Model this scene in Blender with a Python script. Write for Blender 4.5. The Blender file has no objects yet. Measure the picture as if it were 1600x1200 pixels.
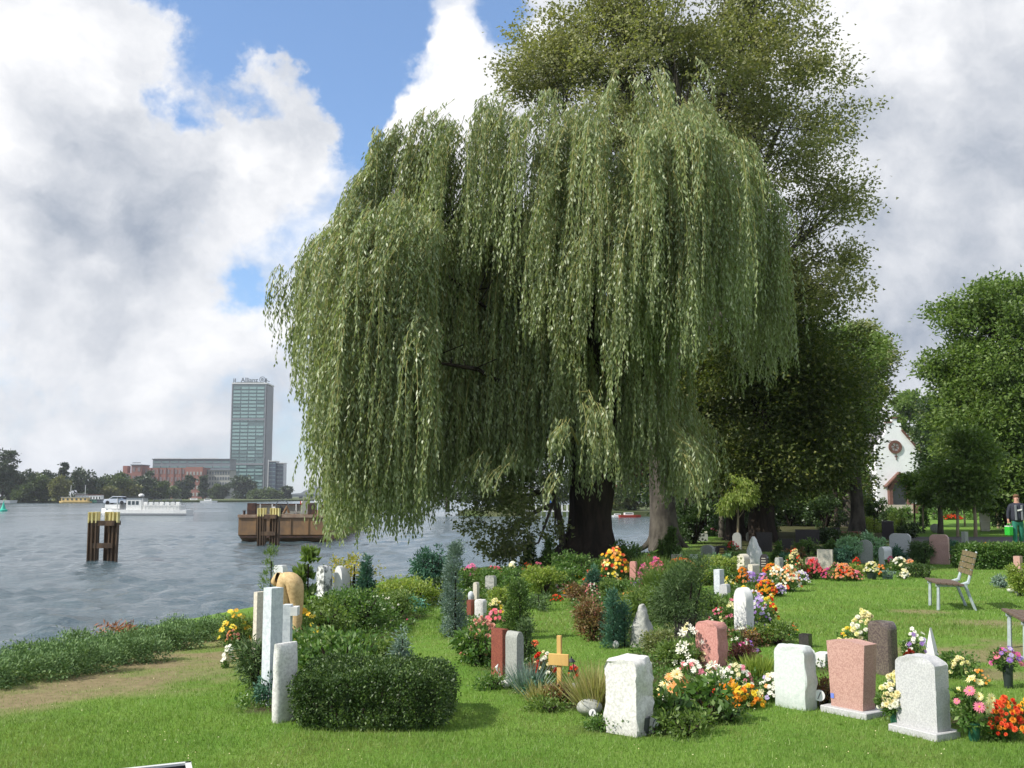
import bpy, math, random
import numpy as np
from mathutils import Vector, noise as mnoise
R = math.radians
rnd = random.Random(7)
rng = np.random.default_rng(11)
scene = bpy.context.scene
COL = scene.collection

# ------------------------------------------------------------------ camera
FPX, CAMH, TILT = 1600.0, 1.75, math.atan(175 / 1600)
cam_data = bpy.data.cameras.new('camera')
cam = bpy.data.objects.new('camera', cam_data); COL.objects.link(cam)
cam.location = (0, 0, CAMH); cam.rotation_euler = (R(90) + TILT, 0, 0)
cam_data.sensor_width = 36; cam_data.lens = 36.0
cam_data.clip_start = 0.1; cam_data.clip_end = 9000
scene.camera = cam
CT, ST = math.cos(TILT), math.sin(TILT)
def ray(px, py):
    u, v = (px - 800) / FPX, (600 - py) / FPX
    return u, CT - v * ST, ST + v * CT
def XZ(Y, px, py):
    u, dy, dz = ray(px, py); t = Y / dy
    return u * t, CAMH + dz * t
def G(px, py, z=0.0):
    u, dy, dz = ray(px, py); t = (z - CAMH) / dz
    return u * t, dy * t

# ------------------------------------------------------------------ light
scene.view_settings.view_transform = 'Standard'
scene.view_settings.look = 'None'
scene.view_settings.exposure = 0.45
scene.view_settings.gamma = 1.0
SUN_DIR = Vector((-0.88, -0.36, 0.90)).normalized()
SUN_EL = math.asin(SUN_DIR.z); SUN_AZ = math.atan2(SUN_DIR.x, SUN_DIR.y)
sd = bpy.data.lights.new('sun', 'SUN'); sd.energy = 4.6; sd.angle = R(0.55); sd.color = (1.0, 0.95, 0.86)
so = bpy.data.objects.new('sun', sd); COL.objects.link(so)
so.rotation_euler = (-SUN_DIR).to_track_quat('-Z', 'Y').to_euler()
so.location = (-40, -20, 50)

world = bpy.data.worlds.new('World'); scene.world = world; world.use_nodes = True
wn = world.node_tree; wn.nodes.clear()
try:
    world.cycles.sampling_method = 'MANUAL'; world.cycles.sample_map_resolution = 512
except Exception: pass
class NT:
    """tiny helper to chain shader nodes"""
    def __init__(s, t): s.t = t
    def n(s, typ, **kw):
        nd = s.t.nodes.new(typ)
        for k, v in kw.items(): setattr(nd, k, v)
        return nd
    def put(s, sock, v):
        if isinstance(v, bpy.types.NodeSocket): s.t.links.new(v, sock)
        else: sock.default_value = v
    def m(s, op, a, b=0.0, c=None, clamp=False):
        nd = s.n('ShaderNodeMath', operation=op, use_clamp=clamp)
        s.put(nd.inputs[0], a); s.put(nd.inputs[1], b)
        if c is not None: s.put(nd.inputs[2], c)
        return nd.outputs[0]
    def v(s, op, a, b=(0, 0, 0)):
        nd = s.n('ShaderNodeVectorMath', operation=op)
        s.put(nd.inputs[0], a)
        if op == 'SCALE': s.put(nd.inputs['Scale'], b)
        else: s.put(nd.inputs[1], b)
        return nd.outputs['Value'] if op in ('DISTANCE', 'LENGTH', 'DOT_PRODUCT') else nd.outputs[0]
    def ramp01(s, x, lo, hi, smooth=True, a=0.0, b=1.0):
        nd = s.n('ShaderNodeMapRange', interpolation_type='SMOOTHSTEP' if smooth else 'LINEAR')
        s.put(nd.inputs[0], x); s.put(nd.inputs[1], lo); s.put(nd.inputs[2], hi); s.put(nd.inputs[3], a); s.put(nd.inputs[4], b)
        return nd.outputs[0]
    def noise(s, vec, scale, detail=4, rough=0.55, dist=0.0):
        nd = s.n('ShaderNodeTexNoise'); s.put(nd.inputs['Vector'], vec)
        s.put(nd.inputs['Scale'], scale); s.put(nd.inputs['Detail'], detail); s.put(nd.inputs['Roughness'], rough); s.put(nd.inputs['Distortion'], dist)
        return nd.outputs[0]
    def mix(s, f, a, b):
        nd = s.n('ShaderNodeMix', data_type='RGBA'); s.put(nd.inputs[0], f)
        s.put(nd.inputs[6], a if isinstance(a, bpy.types.NodeSocket) else (*a, 1)); s.put(nd.inputs[7], b if isinstance(b, bpy.types.NodeSocket) else (*b, 1))
        return nd.outputs[2]
w = NT(wn)
tc = w.n('ShaderNodeTexCoord'); D0 = w.v('NORMALIZE', tc.outputs['Generated'])
sky = w.n('ShaderNodeTexSky', sky_type='NISHITA'); sky.sun_disc = False
sky.sun_elevation = SUN_EL; sky.sun_rotation = SUN_AZ % (2 * math.pi); sky.air_density = 1.0; sky.dust_density = 0.6; sky.ozone_density = 1.6
def pdir(px, py):
    d = Vector(ray(px, py)).normalized(); return (d.x, d.y, d.z)
P = w.v('MULTIPLY', D0, (1.0, 1.0, 1.12))
warp = w.n('ShaderNodeTexNoise'); w.put(warp.inputs['Vector'], P); w.put(warp.inputs['Scale'], 5.0); w.put(warp.inputs['Detail'], 9.0); w.put(warp.inputs['Roughness'], .6)
P2 = w.v('ADD', P, w.v('SCALE', w.v('SUBTRACT', warp.outputs['Color'], (.5, .5, .5)), 0.10))
sx = w.n('ShaderNodeSeparateXYZ'); w.put(sx.inputs[0], D0)
low = w.ramp01(sx.outputs[2], 0.0, 0.30, b=1.0)
def cloudfield(off):
    q = w.v('ADD', P2, off)
    a = w.noise(q, 3.6, 9, 0.56)
    b = w.noise(w.v('MULTIPLY', q, (1, 1, 1.2)), 10.0, 10, 0.62)
    k = w.m('ADD', w.m('MULTIPLY', a, 0.72), w.m('MULTIPLY', b, 0.28))
    return k
n1 = cloudfield((0, 0, 0)); n1b = cloudfield((-0.035, -0.01, 0.045))
def blobs(lst):
    acc = 0.0
    for px, py, r, wt in lst:
        d = w.v('DISTANCE', w.v('ADD', D0, w.v('SCALE', w.v('SUBTRACT', warp.outputs['Color'], (.5, .5, .5)), 0.22)), pdir(px, py))
        g = w.ramp01(d, r / 1600, r * 0.15 / 1600)
        acc = w.m('MULTIPLY_ADD', g, wt, acc)
    return acc
cover = blobs([(370, 10, 150, -.34), (480, 50, 120, -.26), (555, 150, 110, -.26), (600, 60, 80, -.25), (262, 170, 90, -.27), (300, 372, 45, -.20), (395, 455, 50, -.14), (640, 30, 110, -.30), (820, 40, 130, -.33), (770, 90, 50, -.2),
               (700, 110, 75, .42), (650, 190, 90, .42), (735, 60, 40, .30), (745, 170, 60, .40), (390, 250, 150, .20), (340, 220, 70, .2), (90, 130, 240, .20), (130, 330, 260, .2), (240, 90, 80, .12), (450, 170, 80, .12), (440, 100, 50, .16), (250, 440, 200, .12), (1400, 250, 420, .35), (1100, 100, 350, .12), (565, 85, 50, .22), (390, 100, 50, .2)])
dens = w.m('ADD', w.m('ADD', n1, 0.085), cover)
mask = w.ramp01(dens, 0.45, 0.64)
edge = w.m('SUBTRACT', n1, n1b)
n2 = w.noise(w.v('MULTIPLY', P2, (1, 1, 1.3)), 3.0, 6, 0.5)
n3 = w.noise(w.v('MULTIPLY', P2, (1, 1, 1.25)), 10.0, 7, 0.55)
br = blobs([(140, 310, 230, -.32), (60, 250, 150, -.08), (1500, 400, 400, -.42), (1380, 480, 240, -.16), (1400, 90, 190, .50), (700, 130, 130, .8), (640, 190, 110, .7), (330, 230, 90, .30), (60, 80, 200, .28), (420, 330, 150, .2), (250, 700, 420, -.30), (1395, 590, 50, .5), (430, 520, 90, .2), (230, 350, 110, -.2)])
B = w.m('ADD', w.m('ADD', w.m('MULTIPLY', edge, 3.8), w.m('MULTIPLY', w.m('SUBTRACT', n2, 0.5), .8)), w.m('ADD', br, 0.56))
B = w.m('ADD', B, w.m('MULTIPLY', w.m('SUBTRACT', n3, 0.5), 1.0))
B = w.m('ADD', B, w.ramp01(dens, 0.75, 0.50, a=-.06, b=0.16))
Bc = w.ramp01(B, -0.30, 1.05, smooth=False)
SKY_K = 0.1
HAZE_D = 0.00013
ccol = w.mix(Bc, (.28 / SKY_K, .32 / SKY_K, .39 / SKY_K), (.80 / SKY_K, .80 / SKY_K, .81 / SKY_K))
skyc = w.v('MULTIPLY', sky.outputs[0], (.85, 1.0, 1.17))
skyv = w.v('ADD', skyc, (0.55, 0.85, 1.35))
final = w.mix(mask, skyv, ccol)
bg = w.n('ShaderNodeBackground'); w.put(bg.inputs[0], final); bg.inputs[1].default_value = SKY_K
wo = w.n('ShaderNodeOutputWorld'); wn.links.new(bg.outputs[0], wo.inputs[0])

scene.cycles.max_bounces = 6; scene.cycles.diffuse_bounces = 3; scene.cycles.glossy_bounces = 3
scene.cycles.transmission_bounces = 4; scene.cycles.transparent_max_bounces = 6; scene.cycles.volume_bounces = 0
scene.cycles.use_denoising = True
try: scene.cycles.denoiser = 'OPENIMAGEDENOISE'; scene.cycles.denoising_prefilter = 'ACCURATE'
except Exception: pass
scene.cycles.sample_clamp_indirect = 6

# ------------------------------------------------------------------ object helpers
def tag(o, label=None, cat=None, group=None, kind=None):
    if label: o['label'] = label
    if cat: o['category'] = cat
    if group: o['group'] = group
    if kind: o['kind'] = kind
    return o
def thing(name, label, cat, loc=(0, 0, 0), rotz=0.0, group=None):
    o = bpy.data.objects.new(name, None); COL.objects.link(o)
    o.location = loc; o.rotation_euler = (0, 0, rotz); o.empty_display_size = .2
    return tag(o, label, cat, group)
def np_mesh(name, V, F, mat=None, smooth=False, sharp=None, mats=None, midx=None):
    """V (n,3); F (k,3|4) array or list of arrays of equal-size faces"""
    me = bpy.data.meshes.new(name)
    V = np.asarray(V, dtype=np.float32)
    Fs = [np.asarray(f, dtype=np.int32) for f in (F if isinstance(F, list) else [F]) if len(f)]
    me.vertices.add(len(V)); me.vertices.foreach_set('co', V.ravel())
    nl = sum(f.size for f in Fs); npoly = sum(len(f) for f in Fs)
    me.loops.add(nl); me.polygons.add(npoly)
    me.loops.foreach_set('vertex_index', np.concatenate([f.ravel() for f in Fs]))
    tot = np.concatenate([np.full(len(f), f.shape[1], dtype=np.int32) for f in Fs])
    st = np.concatenate([[0], np.cumsum(tot)[:-1]]).astype(np.int32)
    me.polygons.foreach_set('loop_start', st)
    try: me.polygons.foreach_set('loop_total', tot)
    except Exception: pass
    if mats:
        for mm in mats: me.materials.append(mm)
        if midx is not None: me.polygons.foreach_set('material_index', np.asarray(midx, dtype=np.int32))
    elif mat: me.materials.append(mat)
    me.update(calc_edges=True); me.validate(verbose=False)
    if smooth:
        me.polygons.foreach_set('use_smooth', np.ones(npoly, dtype=bool))
        if sharp: me.set_sharp_from_angle(angle=R(sharp))
    return me
def link(name, me, parent=None, loc=None, rot=None, scale=None):
    o = bpy.data.objects.new(name, me); COL.objects.link(o)
    if parent: o.parent = parent
    if loc is not None: o.location = loc
    if rot is not None: o.rotation_euler = rot
    if scale is not None: o.scale = scale
    return o
class MB:
    """collects simple solids and builds ONE mesh"""
    def __init__(s): s.V = []; s.F = []
    def add(s, vs, fs):
        b = len(s.V); s.V += [tuple(v) for v in vs]; s.F += [tuple(i + b for i in f) for f in fs]; return s
    def box(s, c, d, rz=0.0, rx=0.0, ry=0.0):
        from mathutils import Euler
        M = Euler((rx, ry, rz)).to_matrix(); c = Vector(c)
        vs = [c + M @ Vector((x * d[0] / 2, y * d[1] / 2, z * d[2] / 2)) for x in (-1, 1) for y in (-1, 1) for z in (-1, 1)]
        return s.add(vs, [(0, 1, 3, 2), (4, 6, 7, 5), (0, 4, 5, 1), (2, 3, 7, 6), (0, 2, 6, 4), (1, 5, 7, 3)])
    def tube(s, pts, rad, n=8, cap=True):
        pts = [Vector(p) for p in pts]
        if not hasattr(rad, '__len__'): rad = [rad] * len(pts)
        b = len(s.V); up = Vector((0.13, 0.31, 0.94))
        for i, p in enumerate(pts):
            t = (pts[min(i + 1, len(pts) - 1)] - pts[max(i - 1, 0)])
            if t.length < 1e-9: t = Vector((0, 0, 1))
            t.normalize()
            a = t.cross(up)
            if a.length < .05: a = t.cross(Vector((1, 0, 0)))
            a.normalize(); c = t.cross(a)
            for k in range(n):
                an = 2 * math.pi * k / n
                s.V.append(tuple(p + (a * math.cos(an) + c * math.sin(an)) * rad[i]))
        for i in range(len(pts) - 1):
            for k in range(n):
                k2 = (k + 1) % n
                s.F.append((b + i * n + k, b + i * n + k2, b + (i + 1) * n + k2, b + (i + 1) * n + k))
        if cap:
            s.F.append(tuple(b + k for k in reversed(range(n)))); s.F.append(tuple(b + (len(pts) - 1) * n + k for k in range(n)))
        return s
    def lathe(s, prof, n=16, c=(0, 0, 0)):
        b = len(s.V)
        for r, z in prof:
            for k in range(n):
                an = 2 * math.pi * k / n; s.V.append((c[0] + r * math.cos(an), c[1] + r * math.sin(an), c[2] + z))
        for i in range(len(prof) - 1):
            for k in range(n):
                k2 = (k + 1) % n; s.F.append((b + i * n + k, b + i * n + k2, b + (i + 1) * n + k2, b + (i + 1) * n + k))
        s.F.append(tuple(b + k for k in reversed(range(n)))); s.F.append(tuple(b + (len(prof) - 1) * n + k for k in range(n)))
        return s
    def prism(s, outline, y0, y1):
        """outline [(x,z)] extruded along y"""
        n = len(outline)
        vs = [(x, y0, z) for x, z in outline] + [(x, y1, z) for x, z in outline]
        return s.add(vs, [tuple(range(n)), tuple(reversed(range(n, 2 * n)))] + [(i, i + n, (i + 1) % n + n, (i + 1) % n) for i in range(n)])
    def ring(s, c, r0, r1, y0, y1, n=24):
        """flat ring in the xz plane"""
        b = len(s.V)
        for k in range(n):
            a = 2 * math.pi * k / n; ca, sa = math.cos(a), math.sin(a)
            for r, y in ((r0, y0), (r1, y0), (r1, y1), (r0, y1)): s.V.append((c[0] + r * ca, c[1] + y, c[2] + r * sa))
        for k in range(n):
            k2 = (k + 1) % n
            for j in range(4): s.F.append((b + k * 4 + j, b + k * 4 + (j + 1) % 4, b + k2 * 4 + (j + 1) % 4, b + k2 * 4 + j))
        return s
    def mesh(s, name, mat, smooth=False, sharp=35, bevel=0.0):
        me = bpy.data.meshes.new(name); me.from_pydata(s.V, [], s.F); me.materials.append(mat); me.update()
        import bmesh
        bm = bmesh.new(); bm.from_mesh(me); bmesh.ops.recalc_face_normals(bm, faces=bm.faces)
        if bevel: bmesh.ops.bevel(bm, geom=[e for e in bm.edges if e.calc_face_angle(0) > .5], offset=bevel, segments=1, affect='EDGES')
        bm.to_mesh(me); bm.free()
        if smooth:
            for p in me.polygons: p.use_smooth = True
            me.set_sharp_from_angle(angle=R(sharp))
        return me
    def build(s, name, mat, parent=None, loc=None, rot=None, **kw): return link(name, s.mesh(name, mat, **kw), parent, loc, rot)

# ------------------------------------------------------------------ materials
def newmat(name):
    m = bpy.data.materials.new(name); m.use_nodes = True; m.node_tree.nodes.clear(); return m, NT(m.node_tree)
def finish(m, t, sh):
    o = t.n('ShaderNodeOutputMaterial'); m.node_tree.links.new(sh, o.inputs[0]); return m
def principled(t, col, rough=.6, spec=.4, metal=0.0, bump=None, bstr=.3, bdist=.02):
    p = t.n('ShaderNodeBsdfPrincipled')
    t.put(p.inputs['Base Color'], col if isinstance(col, bpy.types.NodeSocket) else (*col, 1))
    t.put(p.inputs['Roughness'], rough); p.inputs['Specular IOR Level'].default_value = spec; p.inputs['Metallic'].default_value = metal
    if bump is not None:
        b = t.n('ShaderNodeBump'); b.inputs['Strength'].default_value = bstr; b.inputs['Distance'].default_value = bdist
        t.put(b.inputs['Height'], bump); m_ = b.outputs[0]; t.t.links.new(m_, p.inputs['Normal'])
    return p.outputs[0]
def simple(name, c1, c2=None, scale=8, rough=.6, spec=.4, metal=0.0, bstr=.25, bdist=.01, detail=6, stretch=(1, 1, 1), thr=(.35, .65)):
    m, t = newmat(name); co = t.n('ShaderNodeTexCoord').outputs['Object']
    v = t.v('MULTIPLY', co, stretch)
    n = t.noise(v, scale, detail, .6); n_s = t.noise(v, scale * 6, 4, .6)
    c2 = c2 or tuple(x * .78 for x in c1)
    f = t.ramp01(n, thr[0], thr[1]); col = t.mix(f, c1, c2)
    col = t.mix(t.m('MULTIPLY', t.ramp01(n_s, .45, .7), .35), col, tuple(x * .8 for x in c1))
    return finish(m, t, principled(t, col, rough, spec, metal, t.m('ADD', n, t.m('MULTIPLY', n_s, .4)), bstr, bdist))
def stonemat(name, c1, c2, speck=60, dirt=(.16, .17, .12), dirt_amt=.35, rough=.7, bstr=.35, pits=0.0):
    m, t = newmat(name); co = t.n('ShaderNodeTexCoord').outputs['Object']
    big = t.noise(co, 3.0, 6, .6, .4); fine = t.noise(co, speck, 3, .7); mid = t.noise(co, 16, 6, .62)
    col = t.mix(t.ramp01(fine, .42, .60), c1, c2)
    col = t.mix(t.m('MULTIPLY', t.ramp01(big, .45, .72), .5), col, tuple(.5 * (a + b) * .82 for a, b in zip(c1, c2)))
    gz = t.n('ShaderNodeSeparateXYZ'); t.put(gz.inputs[0], co)
    foot = t.ramp01(t.m('ADD', gz.outputs[2], t.m('MULTIPLY', mid, .25)), .30, .08)
    col = t.mix(t.m('MULTIPLY', t.m('MAXIMUM', foot, t.ramp01(mid, .60, .78)), dirt_amt), col, dirt)
    h = t.m('ADD', mid, t.m('MULTIPLY', fine, .3))
    if pits:
        vo = t.n('ShaderNodeTexVoronoi'); t.put(vo.inputs['Vector'], t.v('MULTIPLY', co, (1, 1, 2.2))); vo.inputs['Scale'].default_value = 26
        pm = t.m('MULTIPLY', t.ramp01(vo.outputs['Distance'], .20, .08), t.ramp01(t.noise(co, 9, 3), .5, .62))
        col = t.mix(t.m('MULTIPLY', pm, pits), col, (.22, .21, .2)); h = t.m('SUBTRACT', h, t.m('MULTIPLY', pm, .8))
    return finish(m, t, principled(t, col, rough, .35, 0, h, bstr, .012))
def leafmat(name, c1, c2, c3=None, trans=.30, rough=.5, spec=.35, clump=1.2, tb=1.6, patch=None):
    m, t = newmat(name)
    geo = t.n('ShaderNodeNewGeometry'); r = geo.outputs['Random Per Island']
    co = t.n('ShaderNodeTexCoord').outputs['Object']
    n = t.noise(co, clump, 3, .6)
    col = t.mix(r, c1, c2)
    if c3: col = t.mix(t.ramp01(t.m('FRACT', t.m('MULTIPLY', r, 17.3)), .78, .9), col, c3)
    col = t.mix(t.m('MULTIPLY', t.ramp01(n, .35, .68), .5), col, tuple(x * .62 for x in c1))
    if patch:
        pn = t.noise(co, .55, 5, .62, .6); col = t.mix(t.m('MULTIPLY', t.ramp01(pn, .46, .66), .75), col, patch); pn2 = t.noise(co, 2.6, 4, .6); col = t.mix(t.m('MULTIPLY', t.ramp01(pn2, .52, .70), .45), col, tuple(x * .6 for x in c1))
    p = principled(t, col, rough, spec)
    tr = t.n('ShaderNodeBsdfTranslucent'); t.put(tr.inputs[0], t.v('MULTIPLY', col, (tb * 1.1, tb * 1.15, tb * .55)))
    mx = t.n('ShaderNodeMixShader'); mx.inputs[0].default_value = trans
    m.node_tree.links.new(p, mx.inputs[1]); m.node_tree.links.new(tr.outputs[0], mx.inputs[2])
    return finish(m, t, mx.outputs[0])
def petalmat(name, c, c2=None, trans=.25):
    m, t = newmat(name); r = t.n('ShaderNodeNewGeometry').outputs['Random Per Island']
    oi = t.n('ShaderNodeObjectInfo').outputs['Random']
    c2 = c2 or tuple(min(1, x * .7) for x in c)
    col = t.mix(t.m('FRACT', t.m('ADD', r, oi)), c, c2)
    p = principled(t, col, .6, .2); tr = t.n('ShaderNodeBsdfTranslucent'); t.put(tr.inputs[0], col)
    mx = t.n('ShaderNodeMixShader'); mx.inputs[0].default_value = trans
    m.node_tree.links.new(p, mx.inputs[1]); m.node_tree.links.new(tr.outputs[0], mx.inputs[2])
    return finish(m, t, mx.outputs[0])
def flat(name, c, rough=.5, spec=.4, metal=0.0):
    m, t = newmat(name); co = t.n('ShaderNodeTexCoord').outputs['Object']
    n = t.noise(co, 5, 5, .6)
    return finish(m, t, principled(t, t.mix(t.ramp01(n, .3, .7), c, tuple(x * .82 for x in c)), rough, spec, metal))

M = {}
M['white_marble'] = stonemat('white_marble', (.66, .65, .62), (.50, .49, .47), 45, pits=.55, dirt_amt=.25)
M['grey_marble'] = stonemat('grey_marble', (.58, .62, .64), (.46, .50, .53), 30, dirt_amt=.2, bstr=.15)
M['bright_marble'] = stonemat('bright_marble', (.68, .68, .66), (.60, .61, .61), 25, dirt_amt=.15, bstr=.1)
M['green_marble'] = stonemat('green_marble', (.57, .60, .58), (.50, .55, .52), 40, dirt=(.12, .2, .14), dirt_amt=.4)
M['pink_granite'] = stonemat('pink_granite', (.50, .31, .26), (.36, .20, .17), 95, dirt_amt=.12, rough=.45, bstr=.12)
M['red_sandstone'] = stonemat('red_sandstone', (.52, .26, .22), (.42, .19, .16), 50, dirt_amt=.15)
M['grey_granite'] = stonemat('grey_granite', (.50, .50, .50), (.38, .38, .39), 90, dirt_amt=.15, bstr=.25)
M['mid_granite'] = stonemat('mid_granite', (.33, .34, .31), (.24, .25, .23), 80, dirt_amt=.3)
M['dark_granite'] = stonemat('dark_granite', (.035, .033, .036), (.06, .05, .055), 90, dirt_amt=.1, rough=.18, bstr=.03)
M['brown_granite'] = stonemat('brown_granite', (.15, .12, .10), (.08, .06, .06), 60, dirt_amt=.1, rough=.22, bstr=.05)
M['redbrown_granite'] = stonemat('redbrown_granite', (.27, .09, .06), (.17, .05, .04), 90, dirt_amt=.1, rough=.35, bstr=.08)
M['sandstone'] = stonemat('sandstone', (.60, .44, .22), (.46, .32, .15), 30, dirt=(.3, .18, .1), dirt_amt=.35)
M['limestone'] = stonemat('limestone', (.62, .58, .48), (.5, .46, .38), 40, dirt_amt=.35)
M['boulder'] = stonemat('boulder', (.40, .40, .36), (.26, .27, .25), 18, dirt_amt=.6, bstr=.8)
M['wood_light'] = simple('wood_light', (.62, .40, .13), (.5, .3, .09), 6, stretch=(1, 1, .15))
M['bench_wood'] = simple('bench_wood', (.15, .105, .075), (.075, .055, .045), 9, .75, stretch=(.15, 1, 1), bstr=.6)
M['bench_wood2'] = simple('bench_wood2', (.19, .15, .075), (.10, .08, .045), 9, .75, stretch=(.15, 1, 1), bstr=.6)
M['bench_metal'] = simple('bench_metal', (.40, .46, .48), (.30, .35, .36), 12, .6)
M['rust'] = simple('rust', (.27, .165, .085), (.16, .11, .075), 1.1, .85, .2, bstr=.5, bdist=.03, stretch=(1, 1, .7))
M['rust_pale'] = simple('rust_pale', (.34, .27, .2), (.22, .13, .09), 1.6, .85, .2)
M['rust_dark'] = simple('rust_dark', (.10, .055, .04), (.045, .035, .035), 2.5, .85, .2)
M['pile'] = simple('pile', (.12, .075, .042), (.055, .035, .022), 3, .8, stretch=(1, 1, .3), bstr=.4)
M['pile_yellow'] = simple('pile_yellow', (.74, .66, .30), (.55, .46, .18), 3, .6)
M['white_paint'] = flat('white_paint', (.80, .80, .78), .4)
M['dull_white'] = flat('dull_white', (.62, .63, .62), .5)
M['black'] = flat('black', (.02, .02, .022), .4)
M['darkgrey'] = flat('darkgrey', (.07, .075, .08), .5)
M['glass_dark'] = flat('glass_dark', (.03, .05, .06), .08, .8)
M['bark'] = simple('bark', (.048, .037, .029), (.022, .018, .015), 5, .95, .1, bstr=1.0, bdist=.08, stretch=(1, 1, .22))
M['bark_grey'] = simple('bark_grey', (.11, .097, .08), (.045, .04, .034), 3, .95, .1, bstr=.8, bdist=.05, stretch=(1, 1, .5))
M['bark_light'] = simple('bark_light', (.30, .25, .16), (.18, .15, .1), 5, .9, .1, bstr=.6, stretch=(1, 1, .3))
M['willow_leaf'] = leafmat('willow_leaf', (.18, .23, .095), (.275, .33, .15), (.39, .44, .27), trans=.30, rough=.42, spec=.42, clump=.55, tb=1.35)
M['willow_twig'] = simple('willow_twig', (.26, .24, .08), (.2, .19, .06), 4, .8)
M['plane_leaf'] = leafmat('plane_leaf', (.17, .19, .07), (.25, .26, .10), (.28, .27, .13), trans=.3, clump=.4)
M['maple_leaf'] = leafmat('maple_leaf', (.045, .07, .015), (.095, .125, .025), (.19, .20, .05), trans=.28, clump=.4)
M['copper_leaf'] = leafmat('copper_leaf', (.07, .035, .022), (.11, .05, .03), (.10, .09, .03), trans=.2, clump=.4)
M['olive_leaf'] = leafmat('olive_leaf', (.12, .155, .05), (.19, .22, .085), (.26, .26, .12), trans=.3, clump=.4)
M['green_leaf'] = leafmat('green_leaf', (.08, .14, .028), (.14, .21, .05), (.19, .26, .07), trans=.32, clump=.5)
M['lime_leaf'] = leafmat('lime_leaf', (.16, .24, .04), (.26, .32, .07), (.34, .38, .10), trans=.35)
M['yellow_leaf'] = leafmat('yellow_leaf', (.22, .25, .04), (.40, .36, .07), (.5, .36, .06), trans=.3)
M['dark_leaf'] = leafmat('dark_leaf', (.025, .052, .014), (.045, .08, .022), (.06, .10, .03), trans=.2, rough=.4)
M['box_leaf'] = leafmat('box_leaf', (.036, .072, .018), (.065, .115, .032), (.14, .21, .06), trans=.18, rough=.45, spec=.3, clump=3)
M['bush_leaf'] = leafmat('bush_leaf', (.055, .125, .022), (.11, .20, .045), (.20, .28, .09), trans=.28, rough=.4, clump=3)
M['conifer'] = leafmat('conifer', (.05, .095, .028), (.085, .145, .045), (.12, .18, .06), trans=.12, rough=.6, clump=3)
M['thuja'] = leafmat('thuja', (.05, .105, .018), (.09, .155, .03), (.12, .19, .04), trans=.15, rough=.6, clump=3)
M['juniper'] = leafmat('juniper', (.075, .15, .045), (.14, .23, .08), (.2, .3, .11), trans=.12, rough=.6, clump=2)
M['blue_conifer'] = leafmat('blue_conifer', (.12, .19, .15), (.19, .27, .22), (.26, .34, .29), trans=.1, rough=.6, clump=3)
M['blue_green'] = leafmat('blue_green', (.035, .105, .065), (.06, .15, .095), (.09, .2, .12), trans=.12, rough=.6, clump=3)
M['mint'] = leafmat('mint', (.17, .32, .16), (.26, .42, .24), (.34, .5, .32), trans=.2, rough=.5, clump=3)
M['turquoise'] = leafmat('turquoise', (.11, .30, .24), (.2, .42, .34), trans=.2, clump=3)
M['red_leaf'] = leafmat('red_leaf', (.12, .07, .03), (.20, .16, .05), (.26, .09, .06), trans=.2, clump=3)
M['purple_leaf'] = leafmat('purple_leaf', (.05, .018, .014), (.09, .03, .02), (.12, .05, .03), trans=.2, clump=3)
M['dry_grass'] = leafmat('dry_grass', (.25, .24, .09), (.4, .36, .17), (.16, .22, .06), trans=.3, clump=3)
M['far_leaf1'] = leafmat('far_leaf_dark', (.030, .052, .026), (.045, .072, .032), (.06, .09, .035), trans=.15, clump=.15)
M['far_leaf2'] = leafmat('far_leaf_green', (.055, .09, .028), (.085, .12, .035), (.11, .15, .04), trans=.2, clump=.15)
M['far_leaf3'] = leafmat('far_leaf_olive', (.12, .14, .045), (.17, .17, .06), (.2, .2, .08), trans=.2, clump=.15)
M['grass'] = leafmat('grass', (.130, .235, .040), (.20, .315, .065), (.30, .37, .14), trans=.32, rough=.45, spec=.25, clump=.45, tb=1.3, patch=(.23, .27, .085))
PET = {}
for k, c, c2 in (('white', (.85, .83, .76), (.8, .8, .62)), ('cream', (.85, .78, .50), (.8, .72, .35)), ('yellow', (.85, .62, .04), (.8, .7, .10)), ('lemon', (.85, .80, .30), (.8, .78, .45)),
                 ('orange', (.85, .26, .02), (.8, .36, .04)), ('peach', (.85, .48, .22), (.82, .36, .10)), ('red', (.55, .03, .015), (.7, .06, .02)), ('scarlet', (.75, .09, .03), (.8, .14, .05)),
                 ('pink', (.80, .28, .36), (.7, .16, .26)), ('magenta', (.55, .06, .28), (.7, .15, .36)), ('rose', (.72, .10, .14), (.8, .22, .24)), ('purple', (.24, .11, .42), (.36, .2, .55)),
                 ('lilac', (.46, .38, .68), (.6, .5, .75)), ('salmon', (.62, .30, .22), (.70, .38, .28)), ('maroon', (.16, .02, .04), (.25, .04, .07)), ('gold', (.80, .42, .02), (.85, .52, .04))):
    PET[k] = petalmat('petal_' + k, c, c2)
M['flower_eye'] = flat('flower_eye', (.55, .33, .03), .8)
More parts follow.
